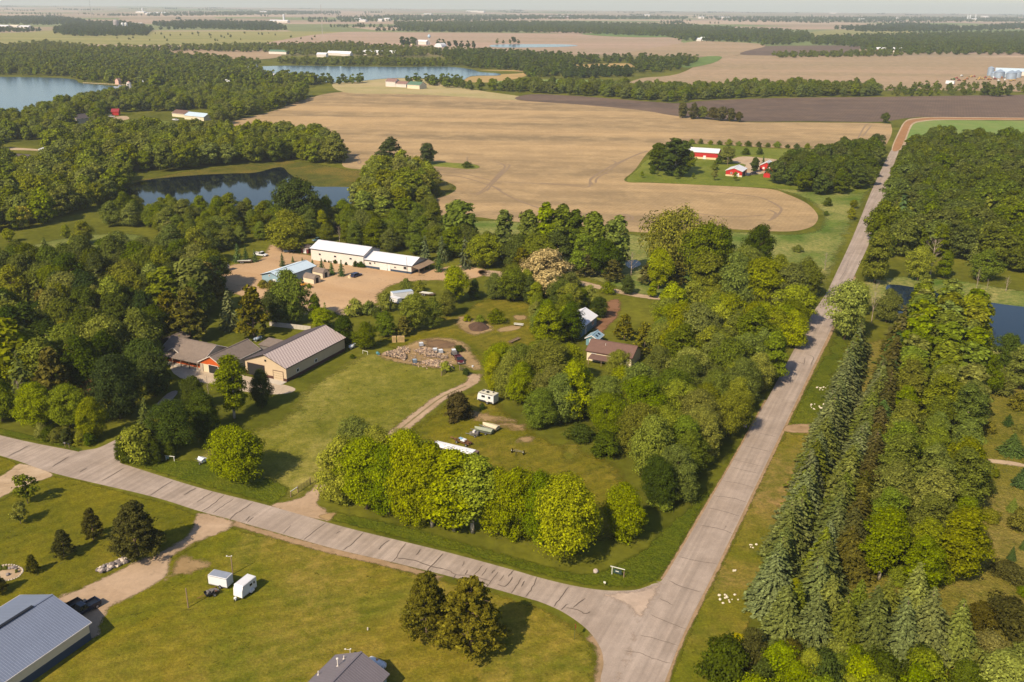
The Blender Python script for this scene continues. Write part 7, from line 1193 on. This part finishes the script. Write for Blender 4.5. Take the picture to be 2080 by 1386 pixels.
def boat(name, label, a, b, W_, mat, cover=None, h=1.0):
    pa, pb = P(*a), P(*b); L = (pb - pa).length; c = (pa + pb) / 2; r = empty(name, c, math.atan2(pb.y - pa.y, pb.x - pa.x), label, 'boat'); m = MB(); st_ = [(-L / 2, W_ / 2), (-L * .1, W_ / 2), (L * .25, W_ * .42), (L * .42, W_ * .2), (L / 2, .03)]; vs = []
    for x, hw in st_: vs += [(x, -hw * .6, .55), (x, hw * .6, .55), (x, hw, .55 + h * .75), (x, -hw, .55 + h * .75)]
    fs = [(0, 1, 2, 3)]
    for i in range(len(st_) - 1):
        o = i * 4
        for k in range(3 if not cover else 4): 
            kk = [(0, 1), (1, 2), (3, 0), (2, 3)][k]; fs.append((o + kk[0], o + kk[1], o + 4 + kk[1], o + 4 + kk[0]))
    n4 = (len(st_) - 1) * 4; fs.append((n4, n4 + 3, n4 + 2, n4 + 1)); m.add(vs, fs).build('hull', mat, r)
    d_ = MB(); top = [(x, hw) for x, hw in st_]; zz = .55 + h * .76
    vs = [(x, -hw * .96, zz) for x, hw in top] + [(x, hw * .96, zz) for x, hw in top] + [(x, 0, zz + (.28 if cover else .02)) for x, hw in top]; k = len(top); fs = []
    for i in range(k - 1): fs += [(i, i + 1, 2 * k + i + 1, 2 * k + i), (2 * k + i, 2 * k + i + 1, k + i + 1, k + i)]
    d_.add(vs, fs).build('cover' if cover else 'deck', cover or GREYW, r)
    if not cover: MB().box((0, 0, zz + .25), (.5, W_ * .6, .4)).build('seat', DOORW, r); MB().box((-L / 2 - .15, 0, zz + .05), (.3, .35, .7)).build('outboard_motor', BLK, r)
    t = MB(); t.box((0, .5, .42), (L * .9, .08, .1)).box((0, -.5, .42), (L * .9, .08, .1)).box((L / 2 + .4, 0, .4), (1.4, .1, .1)); t.build('trailer_frame', RIM, r)
    for s_ in (-1, 1): wheel(r, -L * .2, s_ * (W_ / 2 + .05), .28, .16)
    return r
boat('pontoon_boat', 'cream covered boat at the back of the clearing', z6b(1430, 540), z6b(1140, 455), 2.1, CREAM, pm('cream_cover', A(228, 212, 176), .8), .8)
boat('flat_boat', 'long grey green covered boat beside the cream one', z6b(1330, 600), z6b(985, 530), 1.9, pm('grey_green_hull', A(150, 160, 136), .6), pm('grey_green_cover', A(168, 172, 146), .8), .7)
boat('fishing_boat', 'small silver fishing boat beside the rusty trailer', z6b(1060, 640), z6b(890, 610), 1.4, pm('dull_silver_hull', A(176, 168, 158), .5), None, .55)
boat('fishing_boat', 'white covered boat standing beside the lone yellow-green tree', (416, 943), (404, 938), 1.7, PW, PW, .7)
hr = empty('farm_implement', P(*z6b(760, 770)), fac(z6b(450, 650), z6b(940, 830)), 'rusty farm implement loaded with white and blue sheets behind the old bus', 'farm implement'); q = MB(); q.box((0, .6, .6), (4.6, .12, .14)).box((0, -.6, .6), (4.6, .12, .14)).box((-2.8, 0, .6), (2.0, .1, .1), rz=.2).box((-2.8, 0, .6), (2.0, .1, .1), rz=-.2)
for k in range(6): q.box((-2 + k * .8, 0, .66), (.1, 1.6, .1))
q.build('frame', RUST, hr); MB().box((.1, .1, .95), (1.3, 1.0, .5)).build('sheet_stack', PW, hr, bevel=.1); MB().box((-.5, -.1, 1.25), (.9, .7, .12), ry=.15).build('blue_sheet', pm('faded_blue_sheet', A(150, 188, 214), .5), hr); q = MB()
for k in range(14): q.tube((RS.uniform(.8, 2.2), RS.uniform(-.6, .6), .6), (RS.uniform(.8, 2.2), RS.uniform(-.6, .6), RS.uniform(.8, 1.5)), .06, n=5)
q.build('tines', RUST, hr)
for sx in (-1.2, 1.6):
    for s_ in (-1, 1): wheel(hr, sx, s_ * .9, .36, .18)
rk = empty('hay_rake', P(1052, 922), R(-20), 'black wheeled hay rake standing alone in the clearing', 'farm implement'); q = MB(); q.tube((-1.3, 0, .6), (1.3, 0, .6), .05, n=6).tube((-1.1, .5, .6), (1.1, .5, .6), .04, n=6).tube((0, 0, .6), (0, -1.7, .35), .05, n=6).tube((-.8, 0, .6), (0, -1.2, .4), .04, n=6)
for k in range(9): q.tube((-1.1 + k * .27, .5, .6), (-1.1 + k * .27, .75, .08), .02, n=4)
q.build('rake_frame', BLK, rk)
for s_ in (-1, 1): MB().tube((s_ * 1.35, 0, .55), (s_ * 1.43, 0, .55), .55, n=16).build('wheel', BLK, rk)
post('stump_post', 'dark square post in front of the travel trailer', 'post', 977, 832, 820, .25, WOODD)
# trailers in the sandy yard
st1 = box_trailer('white semi-trailer at the left side of the sandy yard', (426, 561), (462, 549), 2.5, 2.5, .95, RWHITE, twin=True, rm=.45, name='semi_trailer'); st2 = box_trailer('greyer semi-trailer behind the white one in the sandy yard', (402, 549), (434, 537), 2.5, 2.5, .95, pm('beige_roof', A(196, 184, 162), .6), twin=True, rm=.45, name='semi_trailer', col=pm('beige_siding', A(206, 200, 186), .5))
for s_ in (-1, 1):
    q = MB()
    for x, z, a in ((.2, 2.6, .5), (.75, 2.75, -.4), (.5, 2.35, .1), (-.4, 2.55, 0)): q.box((x, s_ * 1.275, z), (.5, .03, .14), ry=a)
    q.build('dark_emblem', BLK, st1)
box_trailer('long white box trailer at the lower right of the sandy yard', (796, 612), (838, 607), 2.5, 2.3, .8, pm('grey_blue_roof', A(176, 190, 204), .5), name='box_trailer', twin=True, rm=.45); sm_ = box_trailer('small white box trailer before the long one in the sandy yard', (794, 614), (812, 619), 2.0, 1.6, .6, RWHITE, name='box_trailer'); MB().box((-1.0, -1.02, 1.2), (.35, .04, .35)).build('hatch', BLK, sm_)
for lab, x, y, rz in (('flatbed trailer with bleached timber right of the white box trailers', 868, 600, R(-20)), ('flatbed trailer with pale pipes behind the yard spruces', 498, 534, R(5))):
    f = empty('flatbed_trailer', P(x, y), rz, lab, 'trailer'); MB().box((0, 0, .7), (5.5, 2.1, .14)).build('deck', WOODD, f); q = MB()
    for k in range(8): q.box((RS.uniform(-1, 1), -.9 + k * .25, .85 + RS.uniform(0, .2)), (RS.uniform(2.5, 5), .14, .12), rz=RS.uniform(-.05, .05))
    q.build('timber_load', WP, f)
    for sx in (-1.4, -.6):
        for s_ in (-1, 1): wheel(f, sx, s_ * 1.1, .36)
heap('gravel_heap', 'heap of beige sand beside the dark blue car', 'gravel heap', [(706, 562), (712, 557), (718, 560), (715, 565), (708, 566)], .7, pm('beige_sand', A(214, 184, 140), 1), 4); heap('gravel_heap', 'pale sand heap in front of the pale blue metal shed', 'gravel heap', [(545, 594), (556, 588), (566, 594), (560, 602), (547, 601)], 1.2, pm('pale_sand', A(220, 184, 140), 1), 5)
ph = empty('wheel_loader', P(616, 582), R(30), 'small yellow loader beside the pale blue metal shed', 'loader'); MB().box((0, 0, .8), (1.6, 1.0, .7)).build('chassis', paint('loader_yellow', (226, 160, 44)), ph, bevel=.08); MB().box((-.1, 0, 1.45), (.7, .8, .7)).build('cab', GLASS, ph); MB().box((1.2, 0, .4), (.4, 1.3, .5)).build('bucket', paint('loader_yellow', (226, 160, 44)), ph)
for sx in (-1, 1):
    for s_ in (-1, 1): wheel(ph, sx * .55, s_ * .68, .34, .2)
# weeds along the long warehouse
for i_, (x, h) in enumerate([(660, .8), (668, .7), (681, 1.3), (703, 1.0), (722, 1.9), (727, 1.4), (734, 2.0), (738, 1.2)]):
    y = 528.5 + (x - 633) * .145; tree('bush', x, y, h, 'deep', 'weed against the long warehouse wall, %s from the left' % ordn(i_ + 1), 'weeds along the warehouse wall', wid=1.0)
tree('bush', 535, 585, 2.6, 'grey', 'grey-green bush at the gable of the pale blue metal shed'); tree('bush', 552, 588, 3.0, 'grey', 'second grey-green bush at the gable of the pale blue metal shed'); tree('bush', 628, 585, 1.4, 'mid', 'bush before the near gambrel shed')
# lake side
dk = MB(); a, b_ = P(170, 170), P(282, 176)
for k in range(40): p = a.lerp(b_, (k + .5) / 40); dk.box((p.x, p.y, 1.0), ((b_ - a).length / 40 - .1, 3.4, .2), rz=math.atan2(b_.y - a.y, b_.x - a.x))
for k in range(14): p = a.lerp(b_, k / 13); dk.tube((p.x, p.y, -.2), (p.x, p.y, 1.6), .2, n=6)
tag(dk.build('dock', pm('sun_bleached_planks', A(206, 180, 146), .9)), 'long plank dock along the shore of the left lake', 'dock')
lh = empty('lighthouse', P(263, 182), 0, 'white toy lighthouse tower on the left lake dock', 'tower'); hl_ = hgt(263, 182, 165); MB().tube((0, 0, 0), (0, 0, hl_ * .85), 3.2, 2.3, 12).build('tower_wall', WHITE, lh); MB().tube((0, 0, hl_ * .85), (0, 0, hl_), 1.8, .3, 12).build('lantern_room', pm('lantern_rose', A(196, 150, 140), .6), lh)
for z in (.35, .62): MB().box((0, -2.9, hl_ * z), (1.2, .4, 1.6)).build('window', GLASS, lh)
bhs = empty('boathouse', P(241, 173), R(-20), 'pinkish little boathouse left of the toy lighthouse', 'boathouse'); MB().prism([(-2.5, 0), (2.5, 0), (2.5, 5.5), (0, 7.5), (-2.5, 5.5)], -2.5, 2.5).build('wall', pm('pinkish_wall', A(226, 180, 160), .7), bhs)
for s_ in (-1, 1): MB().box((s_ * 1.4, 0, 6.75), (3.5, 5.6, .2), ry=s_ * math.atan2(2, 2.5)).build('roof', RRED, bhs)
for i_, (x, y) in enumerate([(237, 179), (246, 176.5), (274, 179), (278, 176)]):
    pa = P(x, y); q = MB(); st_ = [(-3, 1.1), (0, 1.2), (2, .9), (3.4, .05)]; vs = []
    for sx, hw in st_: vs += [(sx, -hw * .6, 0), (sx, hw * .6, 0), (sx, hw, 1.1), (sx, -hw, 1.1)]
    fs = [(0, 1, 2, 3)] + [(o + u_, o + v_, o + 4 + v_, o + 4 + u_) for o in (0, 4, 8) for u_, v_ in ((0, 1), (1, 2), (2, 3), (3, 0))]; r = empty('moored_boat', (pa.x, pa.y, .55), R(20 * i_), ordn(i_ + 1) + ' small boat from the left moored at the left lake dock', 'boat', 'boats moored at the left lake dock'); q.add(vs, fs).build('hull', PW, r); MB().box((.2, 0, 1.4), (1.4, 1.6, .8)).build('cabin', GLASS, r)
sb = empty('sailboat', P(291, 178), 0, 'small white sail at the right end of the left lake dock', 'sailboat'); MB().tube((0, 0, 0), (0, 0, 9), .15, n=6).build('mast', RIM, sb); MB().prism([(.2, .8), (3.2, 1.0), (.2, 8.6)], -.1, .1).build('sail', PW, sb); MB().box((0.5, 0, .7), (5, 1.6, .8)).build('hull', PW, sb)
cm = box_trailer('white fifth-wheel camper standing among trees at the left edge', (84, 315), (101, 308), 3.0, 2.9, .8, RWHITE, nose=.7, twin=True, rm=.4, name='travel_trailer'); MB().box((-1, -1.53, 2.4), (1.6, .05, .8)).build('window', GLASS, cm)
oc = Vector((0, 0, 0))
bb = box_trailer('white and yellow caravan half hidden among the front maples', (865, 955), (885, 962), 2.3, 2.0, .5, RWHITE, name='travel_trailer', col=CREAM)
# narrow trailer far right of the big field, near the grain bins
box_trailer('long white tank trailer left of the grain bins', (1921, 172), (1938, 173), 4, 4, 1.2, RWHITE, name='box_trailer', twin=True, rm=.6)
# ================================================================ HAZE
hz = MB().box((0, 8000, 89.5), (27400, 17600, 181)).build('haze', [])
hm = bpy.data.materials.new('haze_air'); hm.use_nodes = True; ht = hm.node_tree; ht.nodes.clear(); ho = ht.nodes.new('ShaderNodeOutputMaterial'); hv = ht.nodes.new('ShaderNodeVolumePrincipled')
hv.inputs['Color'].default_value = (.86, .93, 1, 1); hv.inputs['Density'].default_value = .000075; hv.inputs['Anisotropy'].default_value = .2; ht.links.new(hv.outputs[0], ho.inputs['Volume'])
hz.data.materials.clear(); hz.data.materials.append(hm); tag(hz, 'pale air haze over the far farmland', 'haze', kind='stuff')
